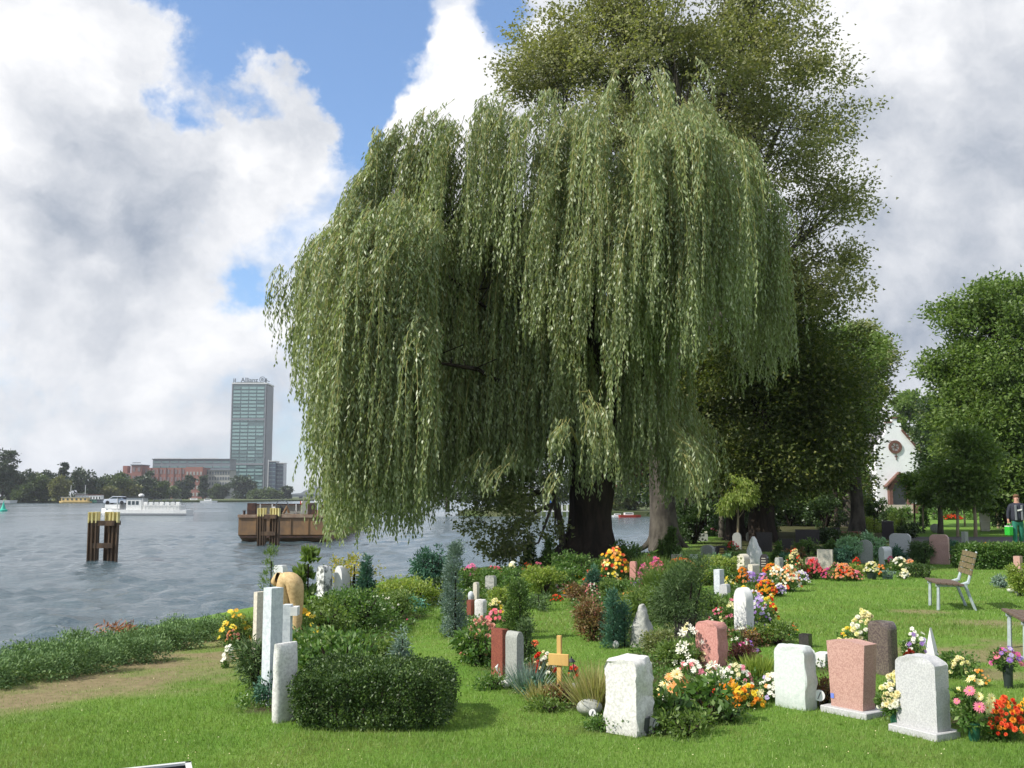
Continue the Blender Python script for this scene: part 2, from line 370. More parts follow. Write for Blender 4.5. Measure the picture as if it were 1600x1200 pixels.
# ------------------------------------------------------------------ terrain
SHX = [(-80, -16), (-20, -10), (0, -8.2), (6, -7.1), (9.8, -6.35), (12, -5.75), (14.7, -5.0), (18, -4.0), (21.5, -2.9), (24, -2.2), (25.6, -1.2), (26.6, .4), (27.4, 1.7), (30, 3.1), (33, 4.2), (37, 5.3), (45, 8.3), (60, 12.5), (90, 19), (130, 24), (160, 28), (300, 60), (700, 160)]
_sy = np.array([a for a, b in SHX], float); _sx = np.array([b for a, b in SHX], float)
def shore(Y): return np.interp(Y, _sy, _sx)
def sm(x, a, b):
    t = np.clip((x - a) / (b - a), 0, 1); return t * t * (3 - 2 * t)
def vnoise(x, y, s, seed=0):
    """cheap smooth value noise on arrays"""
    x = np.asarray(x) * s + seed * 17.3; y = np.asarray(y) * s + seed * 9.1
    xi, yi = np.floor(x).astype(np.int64), np.floor(y).astype(np.int64); fx, fy = x - xi, y - yi
    fx, fy = fx * fx * (3 - 2 * fx), fy * fy * (3 - 2 * fy)
    def h(a, b):
        n = (a * 374761393 + b * 668265263 + seed * 144665) & 0x7fffffff
        n = ((n ^ (n >> 13)) * 1274126177) & 0x7fffffff
        return ((n ^ (n >> 16)) & 0xffff) / 65535.0
    return (h(xi, yi) * (1 - fx) + h(xi + 1, yi) * fx) * (1 - fy) + (h(xi, yi + 1) * (1 - fx) + h(xi + 1, yi + 1) * fx) * fy
def fbm(x, y, s, seed=0, o=4):
    a = 0; k = 1.0; tot = 0
    for i in range(o): a = a + k * vnoise(x, y, s * 2 ** i, seed + i); tot += k; k *= .55
    return a / tot
def seg_dist(x, y, pts):
    d = np.full(np.shape(x), 1e9)
    for (ax, ay), (bx, by) in zip(pts[:-1], pts[1:]):
        vx, vy = bx - ax, by - ay; t = np.clip(((x - ax) * vx + (y - ay) * vy) / (vx * vx + vy * vy + 1e-9), 0, 1)
        d = np.minimum(d, np.hypot(x - ax - t * vx, y - ay - t * vy))
    return d
def bare(x, y):
    """worn brown soil in the lawn"""
    pts = [G(-60, 1105), G(60, 1085), G(200, 1052), G(300, 1022), G(352, 1002)]
    n = fbm(x, y, 1.3, 5); n2 = fbm(x, y, 6.0, 8)
    a = sm(1.0 - seg_dist(x, y, pts) + (n - .5) * 1.5 + (n2 - .5) * .9, -.25, .85) * .9
    n4 = fbm(x, y, 3.3, 77, 4); a = a * np.clip(.55 + 2.6 * (n4 - .33), 0, 1)
    for (px, py, rx, ry) in ((1435, 955, .5, .25), (1490, 1022, .9, .35), (1545, 975, .6, .3), (1590, 1010, .5, .3), (1560, 1052, .5, .25)):
        gx, gy = G(px, py); q = ((x - gx) / rx) ** 2 + ((y - gy) / (ry * 2)) ** 2
        a = np.maximum(a, sm(1.2 - q + (n2 - .5) * 1.6, .1, 1.0) * .75)
    return np.clip(a, 0, 1)
BEDS = []   # planted soil beds, filled in later: (polyline, half width)
BED_LINES = [([G(450, 1105), G(475, 1070), G(500, 1000), G(545, 955), G(600, 940), (-2.3, 18.5)], .40), ([G(560, 1010), G(590, 975), G(640, 940)], .5),
             ([G(905, 1100), G(850, 1075), G(800, 1045), G(750, 1005), G(722, 970), G(735, 930), G(780, 905), G(880, 905)], .30), ([G(1000, 1135), G(1080, 1120), G(1060, 1060), G(1040, 1000), G(960, 985), G(930, 950), G(940, 920), G(1000, 900)], .38),
             ([G(1060, 1040), G(1150, 1045), G(1200, 1085)], .35), ([G(1240, 1085), G(1320, 1095), G(1440, 1130), G(1590, 1130)], .3), ([G(1300, 1045), G(1380, 1045), G(1480, 1050)], .3),
             ([G(1140, 990), G(1190, 1000)], .35), ([G(1110, 960), G(1150, 925), G(1170, 905), G(1240, 900), G(1330, 895)], .5), ([G(1340, 890), G(1430, 890)], .4), ([G(900, 895), G(1000, 880), G(1090, 880)], 1.0), ([G(740, 895), G(880, 890)], .5)]
def beds(x, y):
    a = np.zeros(np.shape(x)); n = fbm(x, y, 3.0, 21)
    for pts, hw in BED_LINES: a = np.maximum(a, sm(hw - seg_dist(x, y, pts) + (n - .5) * .35, -.08, .10))
    a = np.maximum(a, sm(y + (n - .5) * 3, 30.0, 34.0) * sm(x, shore(y) + .3, shore(y) + 2.5) * sm(.39 * y - x + (n - .5) * 2, -.5, 1.5) * .95)  # far term darkens ground under the trees, canopy shade put into the soil colour
    return a
def land_z(x, y):
    d = np.asarray(x) - shore(y)
    z = -2.3 + 2.3 * sm(d, -1.6, .35)
    return z + sm(d, .2, 1.5) * ((fbm(x, y, .35, 3, 3) - .5) * .05 + (fbm(x, y, 2.2, 4, 3) - .5) * .018)
def gz(x, y): return float(land_z(np.array([x]), np.array([y]))[0])

rows = [-80, -40, -15, -5, 0, 3]
y = 3.0
while y < 24: y += .17; rows.append(y)
while y < 720: y += max(.17, (y - 20) * .045); rows.append(y)
offs = [-4, -2.4, -1.8, -1.5, -1.2, -.9, -.6, -.35, -.1]
o_ = .1
while o_ < 16: offs.append(o_); o_ += .2
while o_ < 800: offs.append(o_); o_ *= 1.09
ry = np.array(rows); ox = np.array(offs)
YY, OO = np.meshgrid(ry, ox, indexing='ij'); XX = shore(YY) + OO; ZZ = land_z(XX, YY)
nr, nc = XX.shape
idx = np.arange(nr * nc).reshape(nr, nc)
Fq = np.stack([idx[:-1, :-1], idx[:-1, 1:], idx[1:, 1:], idx[1:, :-1]], -1).reshape(-1, 4)
m, t = newmat('lawn_soil')
geo = t.n('ShaderNodeTexCoord').outputs['Object']
att = t.n('ShaderNodeAttribute', attribute_name='soil').outputs['Fac']; att2 = t.n('ShaderNodeAttribute', attribute_name='bed').outputs['Fac']
n_a = t.noise(geo, .8, 6, .6); n_b = t.noise(geo, 9, 6, .65); n_c = t.noise(geo, 60, 4, .7)
gcol = t.mix(t.ramp01(n_a, .35, .65), (.11, .22, .032), (.155, .26, .045))
gcol = t.mix(t.m('MULTIPLY', t.ramp01(n_b, .5, .72), .5), gcol, (.17, .20, .06))
gcol = t.mix(t.m('MULTIPLY', t.ramp01(n_c, .45, .7), .6), gcol, (.05, .12, .015))
scol = t.mix(t.ramp01(n_b, .3, .7), (.27, .205, .125), (.19, .14, .085)); scol = t.mix(t.m('MULTIPLY', t.ramp01(n_c, .5, .7), .6), scol, (.33, .27, .17))
col = t.mix(att, gcol, scol)
col = t.mix(att2, col, t.mix(t.ramp01(n_b, .3, .7), (.05, .042, .028), (.075, .075, .03)))
finish(m, t, principled(t, col, .95, .1, 0, t.m('ADD', n_b, t.m('MULTIPLY', n_c, .6)), .7, .04))
me = np_mesh('ground', np.stack([XX, YY, ZZ], -1).reshape(-1, 3), Fq, m, smooth=True)
a = me.attributes.new('soil', 'FLOAT', 'POINT'); a.data.foreach_set('value', bare(XX, YY).ravel().astype(np.float32))
a = me.attributes.new('bed', 'FLOAT', 'POINT'); a.data.foreach_set('value', beds(XX, YY).ravel().astype(np.float32))  # planted beds plus the painted canopy shade farther back
tag(link('ground', me), kind='structure')

# water -----------------------------------------------------------------
WZ = -1.5
wy = [4.0]
while wy[-1] < 420: wy.append(wy[-1] * 1.015)
wy = np.array(wy); ux = np.linspace(-.85, .5, 240)
WY, UX = np.meshgrid(wy, ux, indexing='ij'); WX = UX * (WY + 6)
wz = np.zeros_like(WX); wr = np.random.default_rng(3)
for i in range(46):
    lam = .38 * (1.07 ** i) ; lam = min(lam, 2.3) ; ang = R(200) + wr.normal(0, .8); k = 2 * math.pi / lam
    amp = .0120 * lam ** .7
    fade = sm(lam / (WY * .0155 + .02), .8, 1.9)
    ph = (WX * math.cos(ang) + WY * math.sin(ang)) * k + wr.uniform(0, 6.28)
    wz += amp * fade * (1 - 2 * np.abs(np.sin(ph / 2)))*.6 + amp * fade * np.sin(ph + wr.uniform(0, 6)) * .5
nr, nc = WX.shape; idx = np.arange(nr * nc).reshape(nr, nc)
Fq = np.stack([idx[:-1, :-1], idx[:-1, 1:], idx[1:, 1:], idx[1:, :-1]], -1).reshape(-1, 4)
V = np.stack([WX, WY, WZ + wz], -1).reshape(-1, 3)
bigV = np.array([[-3800, -500, WZ - .13], [3800, -500, WZ - .13], [3800, 4200, WZ - .13], [-3800, 4200, WZ - .13]])
V = np.concatenate([V, bigV]); Fb = np.array([[0, 1, 2, 3]]) + nr * nc
m, t = newmat('river_water')
co = t.n('ShaderNodeTexCoord').outputs['Object']
na = t.noise(t.v('MULTIPLY', co, (1, 1.6, 1)), 3.2, 7, .68, .4); nb = t.noise(t.v('MULTIPLY', co, (1, 1.5, 1)), .35, 6, .62, .3); nc_ = t.noise(co, .03, 4, .5)
h = t.m('ADD', t.m('MULTIPLY', na, .10), t.m('MULTIPLY', nb, .55))
gst = t.ramp01(nc_, .4, .6)
p = t.n('ShaderNodeBsdfPrincipled'); t.put(p.inputs['Base Color'], t.mix(t.ramp01(na, .35, .65), (.048, .08, .098), (.08, .115, .13)))
t.put(p.inputs['Roughness'], t.m('MULTIPLY_ADD', gst, .08, .10)); p.inputs['IOR'].default_value = 1.33; p.inputs['Specular IOR Level'].default_value = .5
b = t.n('ShaderNodeBump'); b.inputs['Strength'].default_value = 1.0; b.inputs['Distance'].default_value = .55; t.put(b.inputs['Height'], h); t.t.links.new(b.outputs[0], p.inputs['Normal'])
finish(m, t, p.outputs[0])
tag(link('water', np_mesh('water', V, [Fq, Fb], m, smooth=True)), kind='structure')

# ------------------------------------------------------------------ foliage tools
def unit(v): return v / np.maximum(np.linalg.norm(v, axis=-1, keepdims=True), 1e-9)
def rdirs(n, g=rng): return unit(g.normal(size=(n, 3)))
def tri_leaves(P, D, L, W, g=rng):
    n = len(P); D = unit(D); S = unit(np.cross(D, rdirs(n, g))); L = np.broadcast_to(L, n)[:, None]; W = np.broadcast_to(W, n)[:, None]
    V = np.stack([P + S * W * .5 + D * L * .15, P - S * W * .5, P + D * L], 1).reshape(-1, 3)
    return V, np.arange(3 * n).reshape(n, 3)
def leaves_geo(P, D, L, W, g=rng, fold=.0):
    """diamond leaves: base P, direction D, lengths L, widths W"""
    n = len(P); D = unit(D); S = unit(np.cross(D, rdirs(n, g))); L = np.broadcast_to(L, n)[:, None]; W = np.broadcast_to(W, n)[:, None]
    c = P + D * L * .45
    V = np.stack([P, c + S * W / 2, P + D * L, c - S * W / 2], 1).reshape(-1, 3)
    F = np.arange(4 * n).reshape(n, 4)
    return V, F
def in_blob(n, g, shell=.45):
    d = rdirs(n, g); r = (shell ** 3 + (1 - shell ** 3) * g.random(n)) ** (1 / 3); return d * r[:, None]
def leaf_cloud(blobs, n, L, W, cl_r, g=rng, per=55, shell=.4, flat_=.55, droop=-.15, outw=.5, rag=0.0, tri=False):
    """blobs (cx,cy,cz,rx,ry,rz,weight): leaves bunched on twig clusters through each blob"""
    w_ = np.array([b[6] for b in blobs], float); w_ /= w_.sum(); Ps, Ds, cl = [], [], []
    for b, f in zip(blobs, w_):
        k = max(3, int(n * f / per)); rad = np.array(b[3:6]); cen = np.array(b[:3]); R0 = max(rad)
        if rag: 
            c0 = in_blob(k * 2, g, shell); sc_ = 1 + rag * np.array([mnoise.noise(tuple(q * 1.9 + cen * .37)) for q in unit(c0)]); c0 = c0 * sc_[:, None]; cc = cen + c0 * rad
            nz_ = np.array([mnoise.noise(tuple(q / max(1.1, R0 * .42) + 5.1)) for q in cc]); kp = np.argsort(-nz_)[:k]; g.shuffle(kp); c0 = c0[kp]; cc = cc[kp]
        else: c0 = in_blob(k, g, shell); cc = cen + c0 * rad
        cl.append((cen, cc))
        m_ = g.poisson(per, k) + 1; id_ = np.repeat(np.arange(k), m_)
        off = g.normal(size=(len(id_), 3)) * cl_r * np.array([1, 1, flat_])
        Ps.append(cc[id_] + off)
        Ds.append(unit(c0[id_]) * outw + unit(off) * .8 + rdirs(len(id_), g) * .8 + np.array([0, 0, droop]))
    P_ = np.concatenate(Ps); D_ = np.concatenate(Ds)
    V, F = (tri_leaves if tri else leaves_geo)(P_, D_, L * g.uniform(.6, 1.25, len(P_)), W * g.uniform(.7, 1.2, len(P_)) * (1.25 if tri else 1), g)
    return V, F, cl
def tree(name, label, loc, trunk_h, trunk_r, blobs, n, leaf, L, W, cl_r, bark='bark', group=None, lean=(0, 0), twigs=30, cat='tree', flare=1.6, seed=1, per=55, shell=.4, fork=.75, fork_n=None, droop=-.15):
    g = np.random.default_rng(seed); x0, y0 = loc; z0 = gz(x0, y0) - .1 if y0 < 700 and x0 > shore(y0) else loc[2] if len(loc) > 2 else 0
    T = thing(name, label, cat, (x0, y0, z0), group=group)
    V, F, cl = leaf_cloud(blobs, n, L, W, cl_r, g, per=per, shell=shell, droop=droop, rag=.6 if n > 12000 else .35, tri=True)
    link('crown', np_mesh('crown', V, F, M[leaf]), T)
    tr = MB(); top = Vector((lean[0], lean[1], trunk_h)); pts, rad = [], []
    for i in range(9):
        f = i / 8; pts.append(Vector((lean[0] * f ** 1.5 + math.sin(f * 5 + seed) * trunk_r * .25 * (f > 0), lean[1] * f, trunk_h * f))); rad.append(trunk_r * (1 - .35 * f) * (1 + (flare - 1) * math.exp(-f * trunk_h / (trunk_r * 1.8))))
    tr.tube(pts, rad, 14)
    for k in range(6):   # root flare
        an = k * 1.05 + seed; d = Vector((math.cos(an), math.sin(an), 0))
        if flare > 1.3: tr.tube([d * trunk_r * 2.1 + Vector((0, 0, -.05)), d * trunk_r * 1.2 + Vector((0, 0, trunk_r * .55)), d * trunk_r * .6 + Vector((0, 0, trunk_r * 2.0))], [trunk_r * .12, trunk_r * .30, trunk_r * .28], 8)
    tr.build('trunk', M[bark], T, smooth=True)
    br = MB()
    for cen, cc in cl:
        c = Vector(cen); fz = fork * trunk_h * g.uniform(.8, 1.25); s = Vector((lean[0] * .7, lean[1] * .7, min(fz, trunk_h * .98)))
        mid = s.lerp(c, .5) + Vector(g.normal(size=3)) * (c - s).length * .06 + Vector((0, 0, -(c - s).length * .04))
        br.tube([s, mid, c], [trunk_r * .45, trunk_r * .26, trunk_r * .10], 7, cap=False)
        for q in cc[:int(twigs * max(1, max(abs(cc - np.array(cen)).max(0)) / 2.6))]:
            q = Vector(q); a = s.lerp(c, g.uniform(.5, 1.0)); b_ = a.lerp(q, .5) + Vector(g.normal(size=3)) * .08 * (q - a).length
            br.tube([a, b_, q], [trunk_r * .07, trunk_r * .04, trunk_r * .012], 3, cap=False)
    br.build('branches', M[bark], T, smooth=True)
    return T

# ------------------------------------------------------------------ the weeping willow
wg = np.random.default_rng(21)
WBX, WBY = 2.05, 27.0
WT = thing('weeping_willow', 'huge weeping willow with long hanging green strands beside the river', 'tree', (WBX, WBY, 0))
mpp = 1 / FPX
bx = [380, 405, 445, 480, 515, 560, 600, 640, 700, 730, 760, 800, 860, 930, 960, 1010, 1060, 1110, 1160, 1200, 1240, 1260]
by = [520, 600, 640, 710, 856, 862, 862, 856, 838, 822, 785, 768, 760, 790, 790, 800, 805, 790, 700, 660, 560, 430]
#        px   top  rx  Y     ry   bottom weight drop(m)
LOB = [(445, 405, 42, 24.6, .5, 530, .45, 1.2), (430, 470, 26, 24.4, .4, 600, .25, .6), (548, 335, 112, 24.0, 1.9, 850, 3.4, 2.4), (505, 400, 62, 23.8, 1.2, 720, 1.3, 1.6), (548, 262, 50, 25.0, .8, 420, .7, 1.0), (612, 214, 55, 25.4, 1.0, 470, .9, .9), (490, 352, 38, 24.8, .7, 620, .8, .8),
       (668, 180, 60, 25.6, 1.0, 520, 1.0, .8), (612, 300, 90, 23.6, 1.6, 855, 2.8, 1.2), (590, 450, 105, 22.6, .8, 860, 2.8, 1.4), (640, 360, 48, 23.0, .6, 760, 1.1, .8), (770, 160, 95, 25.6, 1.5, 470, 1.8, 1.2), (720, 195, 60, 25.2, 1.1, 460, .8, .8),
       (755, 350, 75, 27.8, .9, 805, 2.0, 1.0), (850, 158, 70, 26.0, 1.5, 480, 1.2, 1.0), (815, 300, 85, 27.6, 1.0, 700, 1.9, 1.2), (845, 410, 75, 27.9, .9, 765, 1.5, 1.0), (925, 180, 80, 24.6, 1.3, 560, 2.2, 1.0), (940, 240, 70, 23.9, .8, 590, 1.0, .8),
       (1000, 118, 62, 25.4, 1.2, 450, 1.2, .8), (1088, 88, 34, 26.0, .8, 420, 1.1, .7), (1050, 185, 80, 24.0, 1.0, 560, 2.2, 1.0), (1010, 260, 90, 23.8, 1.0, 600, 1.4, 1.0), (1100, 230, 60, 24.8, 1.1, 580, 1.0, .9), (1165, 218, 62, 26.0, 1.1, 520, 1.3, 1.0),
       (1205, 262, 42, 26.6, 1.0, 620, .9, 1.2), (1170, 360, 50, 27.5, 1.2, 620, .7, 1.0), (920, 420, 120, 25.8, 1.4, 770, 2.2, 1.0), (1000, 480, 75, 27.0, 1.4, 800, 1.4, .8), (800, 250, 240, 28.6, 1.8, 740, 3.0, 2.0), (1010, 260, 160, 28.6, 1.6, 560, 1.4, 1.4),
       (560, 400, 120, 26.8, 1.5, 790, 1.6, 1.6), (880, 665, 16, 22.8, .15, 745, .10, .2), (912, 618, 28, 23.4, .3, 760, .28, .3), (1058, 680, 16, 23.6, .2, 790, .12, .2), (760, 700, 60, 22.8, .6, 775, .35, .4), (1075, 640, 50, 27.6, .8, 790, .35, .5), (480, 520, 28, 23.6, .6, 740, .35, .8), (665, 560, 45, 24.5, .7, 830, .7, .6), (800, 500, 110, 27.9, 1.0, 790, 2.0, .8), (870, 540, 90, 26.5, 1.2, 775, 1.3, .8), (745, 600, 85, 27.4, .9, 805, 1.3, .5), (600, 600, 80, 24.6, 1.0, 860, 1.0, .5), (990, 600, 80, 26.2, 1.0, 800, 1.0, .5), (745, 395, 60, 26.0, .5, 800, 1.5, .8), (805, 430, 60, 26.1, .5, 780, 1.4, .8), (775, 560, 70, 26.2, .5, 800, 1.2, .5), (712, 185, 42, 25.2, .8, 480, .9, .7), (735, 330, 50, 25.6, .5, 760, 1.3, .6), (800, 350, 60, 25.8, .5, 740, 1.3, .6)]
tw = sum(l[6] for l in LOB)
NCL = 820
sp, so_, sl, rad0 = [], [], [], []
for (px, pt, rx, Y, ryy, pb, wgt, drop) in LOB:
    k = max(3, int(NCL * wgt / tw)); x0, z0 = XZ(Y, px, pt); rxm = rx * Y * mpp; zb = XZ(Y, px, pb)[1]
    for c in range(k):
        while True:
            a, b_ = wg.uniform(-1, 1), wg.uniform(-1, 1)
            if a * a + b_ * b_ <= 1: break
        cx, cy = x0 + a * rxm, Y + b_ * ryy; rr = a * a + b_ * b_; cz = z0 + .22 - drop * rr - wg.exponential(.22) - (wg.random() < .35) * wg.uniform(0, .5) * (z0 - zb) * .6
        pxs = 800 + cx / (Y) * 1600
        zlow = XZ(Y, pxs, np.interp(pxs, bx, by))[1]
        cb = max(zb + drop * .0, zlow) + abs(wg.normal(0, .35)) - .1
        ns = wg.integers(8, 14); rc = wg.uniform(.2, .8); out = unit(np.array([[a * rxm + (cx - WBX) * .35 + .01, b_ * ryy - .3, 0]]))[0]
        for s in range(ns):
            q = wg.normal(0, .075, 2); L_ = (cz - cb) * (1 - abs(wg.normal(0, .16)))
            L_ = min(L_, wg.uniform(3.2, 6.5))
            if L_ < .4: L_ = wg.uniform(.4, .8)
            sp.append((cx + q[0], cy + q[1], cz + wg.normal(0, .14))); so_.append(out + np.array([wg.normal(0, .12), wg.normal(0, .12), 0])); sl.append(L_); rad0.append(rc * wg.uniform(.8, 1.2))
        if (cz - cb) > 6.5:    # second tier from a lower branch
            for s in range(ns):
                q = wg.normal(0, .085, 2); z1 = cz - wg.uniform(2.5, (cz - cb) * .62); L_ = (z1 - cb) * (1 - abs(wg.normal(0, .12)))
                sp.append((cx + q[0], cy + q[1], z1)); so_.append(out + np.array([wg.normal(0, .12), wg.normal(0, .12), 0])); sl.append(min(L_, 6.5)); rad0.append(rc * wg.uniform(.8, 1.2))
sp = np.array(sp); so_ = np.array(so_); sl = np.array(sl); rad0 = np.array(rad0); NS = len(sp)
_tx = sp[:, 0] + so_[:, 0] * rad0 - .05 * sl; _tz = sp[:, 2] - sl; _u = _tx / sp[:, 1]; _px = 800 + _u * 1600; _py = 775 - (_tz - CAMH) / sp[:, 1] * 1600
_px0 = 800 + (sp[:, 0] + so_[:, 0] * rad0) / sp[:, 1] * 1600
_al = np.interp(_py, [300, 420, 520, 600, 640, 700, 850], [480, 408, 408, 446, 462, 486, 516])
_k = (_px0 < np.interp(775 - (sp[:, 2] - CAMH) / sp[:, 1] * 1600, [100, 200, 260, 450, 600, 700], [1120, 1200, 1238, 1242, 1215, 1120])) & (_px < 1250) & (_px > _al) & (_px0 > np.interp(775 - (sp[:, 2] - CAMH) / sp[:, 1] * 1600, [200, 300, 420, 600, 700, 850], [560, 500, 405, 440, 480, 510]))
sp, so_, sl, rad0 = sp[_k], so_[_k], sl[_k], rad0[_k]; NS = len(sp)
swx = wg.normal(0, .05, NS); swy = wg.normal(0, .05, NS); wind = -.045
def strand_pt(i, s):
    """point at arc length s on strand i (vectorised)"""
    e = 1 - np.exp(-s / .45); r = rad0[i] * e
    xx = sp[i, 0] + so_[i, 0] * r + swx[i] * s + wind * s + .06 * np.sin(s * 1.3 + i * 1.7); yy = sp[i, 1] + so_[i, 1] * r + swy[i] * s + .06 * np.cos(s * 1.1 + i * 2.3)
    return np.stack([xx, yy, sp[i, 2] - s + .30 * e * rad0[i]], -1)
cnt = np.maximum((sl / .058).astype(int), 5); tot = cnt.sum(); ids = np.repeat(np.arange(NS), cnt)
st = np.concatenate([[0], np.cumsum(cnt)[:-1]]); kk = np.arange(tot) - np.repeat(st, cnt)
s_ = (kk + wg.random(tot)) / np.repeat(cnt, cnt) * sl[ids]
P_ = strand_pt(ids, s_); tipf = s_ / sl[ids]
side = rdirs(tot, wg) * np.array([1, 1, .35])
side_l = (1.05 - .55 * tipf)[:, None]
P_ = P_ + side * (wg.random(tot) * .055 * (1.3 - tipf))[:, None]
D_ = side * side_l * .75 + np.array([0, 0, -1.0])
V, F = leaves_geo(P_ - np.array([WBX, WBY, 0]), D_, wg.uniform(.12, .20, tot) * (1 - .3 * tipf), wg.uniform(.034, .052, tot), wg)
print('willow leaves', tot, 'strands', NS)
link('crown', np_mesh('crown', V, F, M['willow_leaf']), WT)
K = 7; ii = np.repeat(np.arange(NS), K); ss = np.tile(np.linspace(0, 1, K), NS) * sl[ii]; C = strand_pt(ii, ss) - np.array([WBX, WBY, 0])
sd_ = unit(np.stack([wg.normal(size=NS), wg.normal(size=NS) * .4, np.zeros(NS)], -1)); wdt = np.tile(np.linspace(.008, .001, K), NS)[:, None]
V = np.stack([C - sd_[ii] * wdt, C + sd_[ii] * wdt], 1).reshape(-1, 3); b0 = np.arange(NS)[:, None] * K * 2 + np.arange(K - 1)[None] * 2; b0 = b0.ravel()
F = np.stack([b0, b0 + 1, b0 + 3, b0 + 2], -1)
link('twigs', np_mesh('twigs', V, F, M['willow_twig']), WT)
# trunk: broad fluted column, leaning slightly, flaring at the foot on the water side
tv, tf = [], []; NT_ = 40; lv = [0, .12, .3, .55, .9, 1.3, 1.8, 2.4, 3.0, 3.6]
for z in lv:
    r0 = .50 + .85 * math.exp(-z / .28) * .55 + .10 * z * .5 * (z > 1.5) * .5
    for k in range(NT_):
        an = 2 * math.pi * k / NT_; r = r0 * (1 + .07 * math.sin(an * 7 + z) + .05 * math.sin(an * 13 + z * 2) + mnoise.noise((math.cos(an) * 2, math.sin(an) * 2, z * 1.3)) * .16)
        r += .75 * math.exp(-z / .35) * max(0, math.cos(an - math.pi * 1.02)) ** 5 + .4 * math.exp(-z / .3) * max(0, math.cos(an - 5.2)) ** 6
        tv.append((r * math.cos(an) + .02 * z, r * math.sin(an), z - .25 if z == 0 else z))
for i in range(len(lv) - 1):
    for k in range(NT_): tf.append((i * NT_ + k, i * NT_ + (k + 1) % NT_, (i + 1) * NT_ + (k + 1) % NT_, (i + 1) * NT_ + k))
link('trunk', np_mesh('trunk', tv, np.array(tf), M['bark'], smooth=True), WT)
for j, (px, py, Y, r) in enumerate([(560, 420, 25.0, .08), (620, 300, 25.6, .09), (700, 430, 24.8, .07), (770, 260, 26.4, .2), (860, 250, 26.6, .2), (930, 330, 25.4, .22), (1010, 230, 26.0, .2), (1085, 150, 26.4, .13), (1060, 330, 25.4, .2), (1170, 300, 26.8, .17), (1010, 560, 27.2, .16), (640, 560, 23.8, .07), (880, 420, 28.0, .2), (800, 560, 25.6, .06)]):
    x, z = XZ(Y, px, py); e = Vector((x - WBX, Y - WBY, z)); s = Vector((.05 + .2 * (e.x > 0) - .1, 0, 2.6 + .25 * (j % 4)))
    mids = [s, s.lerp(e, .3) + Vector((0, 0, .25)), s.lerp(e, .65) + Vector((0, 0, .45)), e]
    b = MB(); b.tube(mids, [r * 1.9, r * 1.3, r * .8, r * .3], 10, cap=False)
    for q in range(7):
        a0 = mids[2].lerp(e, rnd.random()); b.tube([a0, a0 + Vector((rnd.uniform(-1, 1), rnd.uniform(-1, 1), rnd.uniform(.1, .7)))], [r * .25, .015], 4, cap=False)
    b.build('branch', M['bark'], WT, smooth=True)
for px0, py0, px1, py1, Y in ((905, 700, 880, 665, 22.8), (1100, 735, 1052, 672, 23.6), (930, 640, 905, 612, 23.4)):
    x0, z0 = XZ(Y + .6, px0, py0 - 20); x1, z1 = XZ(Y, px1, py1)
    MB().tube([(x0 - WBX, Y + .9 - WBY, z0 - .2), (.5 * (x0 + x1) - WBX, Y + .3 - WBY, .5 * (z0 + z1) + .06), (x1 - WBX, Y - WBY, z1)], [.03, .022, .012], 5).build('branch', M['willow_twig'], WT)

# ------------------------------------------------------------------ other trees of the churchyard
def B_(base, lst):
    """blob list given as (px, py, rpx, rpy, Y, depth_r, weight) -> local coordinates"""
    out = []
    for px, py, rx, rz, Y, rd, wt in lst:
        x, z = XZ(Y, px, py); out.append((x - base[0], Y - base[1], z, rx * Y * mpp, rd, rz * Y * mpp, wt))
    return out
b = (5.25, 35.5)
tree('plane_tree', 'tall loose-crowned tree rising behind the willow past the top edge', b, 9, .44,
     B_(b, [(1060, 130, 235, 215, 36, 4.5, 6.8), (850, 105, 80, 60, 36, 2.2, .9), (1225, 180, 128, 150, 35.5, 3.2, 1.45), (1295, 330, 72, 95, 36, 2.2, .55), (1285, 440, 66, 60, 36, 2.2, .5), (1200, 420, 70, 70, 37, 2, .5), (1000, -120, 170, 80, 36, 3, 1.2), (1190, -60, 90, 80, 36, 3, .9), (960, 60, 110, 80, 36, 2.5, .9)]),
     122000, 'plane_leaf', .125, .085, .27, bark='bark_grey', twigs=28, seed=3, per=42, flare=1.35, shell=.25)
b = (8.9, 41)
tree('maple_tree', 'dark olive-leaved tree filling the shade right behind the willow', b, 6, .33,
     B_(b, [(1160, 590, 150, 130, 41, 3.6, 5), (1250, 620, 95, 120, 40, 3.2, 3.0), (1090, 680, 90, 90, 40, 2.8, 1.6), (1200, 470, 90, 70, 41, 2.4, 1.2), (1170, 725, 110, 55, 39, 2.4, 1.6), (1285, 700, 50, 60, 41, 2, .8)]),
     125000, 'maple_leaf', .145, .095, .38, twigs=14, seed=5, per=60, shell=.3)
b = (8.2, 46)
tree('copper_tree', 'dark reddish-brown tree deep in the shade behind the willow strands', b, 6, .3, B_(b, [(1020, 590, 70, 80, 45, 2, 1), (980, 680, 70, 60, 45, 2, 1), (1100, 700, 60, 60, 46, 2, 1), (950, 560, 60, 60, 46, 2, .6), (1060, 450, 60, 50, 45, 2, .6)]), 30000, 'copper_leaf', .16, .1, .45, twigs=6, seed=6)
b = (16.0, 48)
tree('field_maple', 'mid-green bushy tree left of the white chapel', b, 6.5, .3, B_(b, [(1310, 560, 55, 50, 48, 2.2, 1.3), (1300, 640, 45, 60, 47, 2.4, 1.8), (1275, 690, 62, 50, 46, 2.2, 1.3), (1298, 715, 38, 35, 47, 2, .8), (1285, 600, 60, 60, 49, 2, 1.0), (1240, 720, 60, 50, 48, 2, 1)]), 52000, 'green_leaf', .16, .1, .38, twigs=10, seed=7, bark='bark_grey')
b = (19.5, 60)
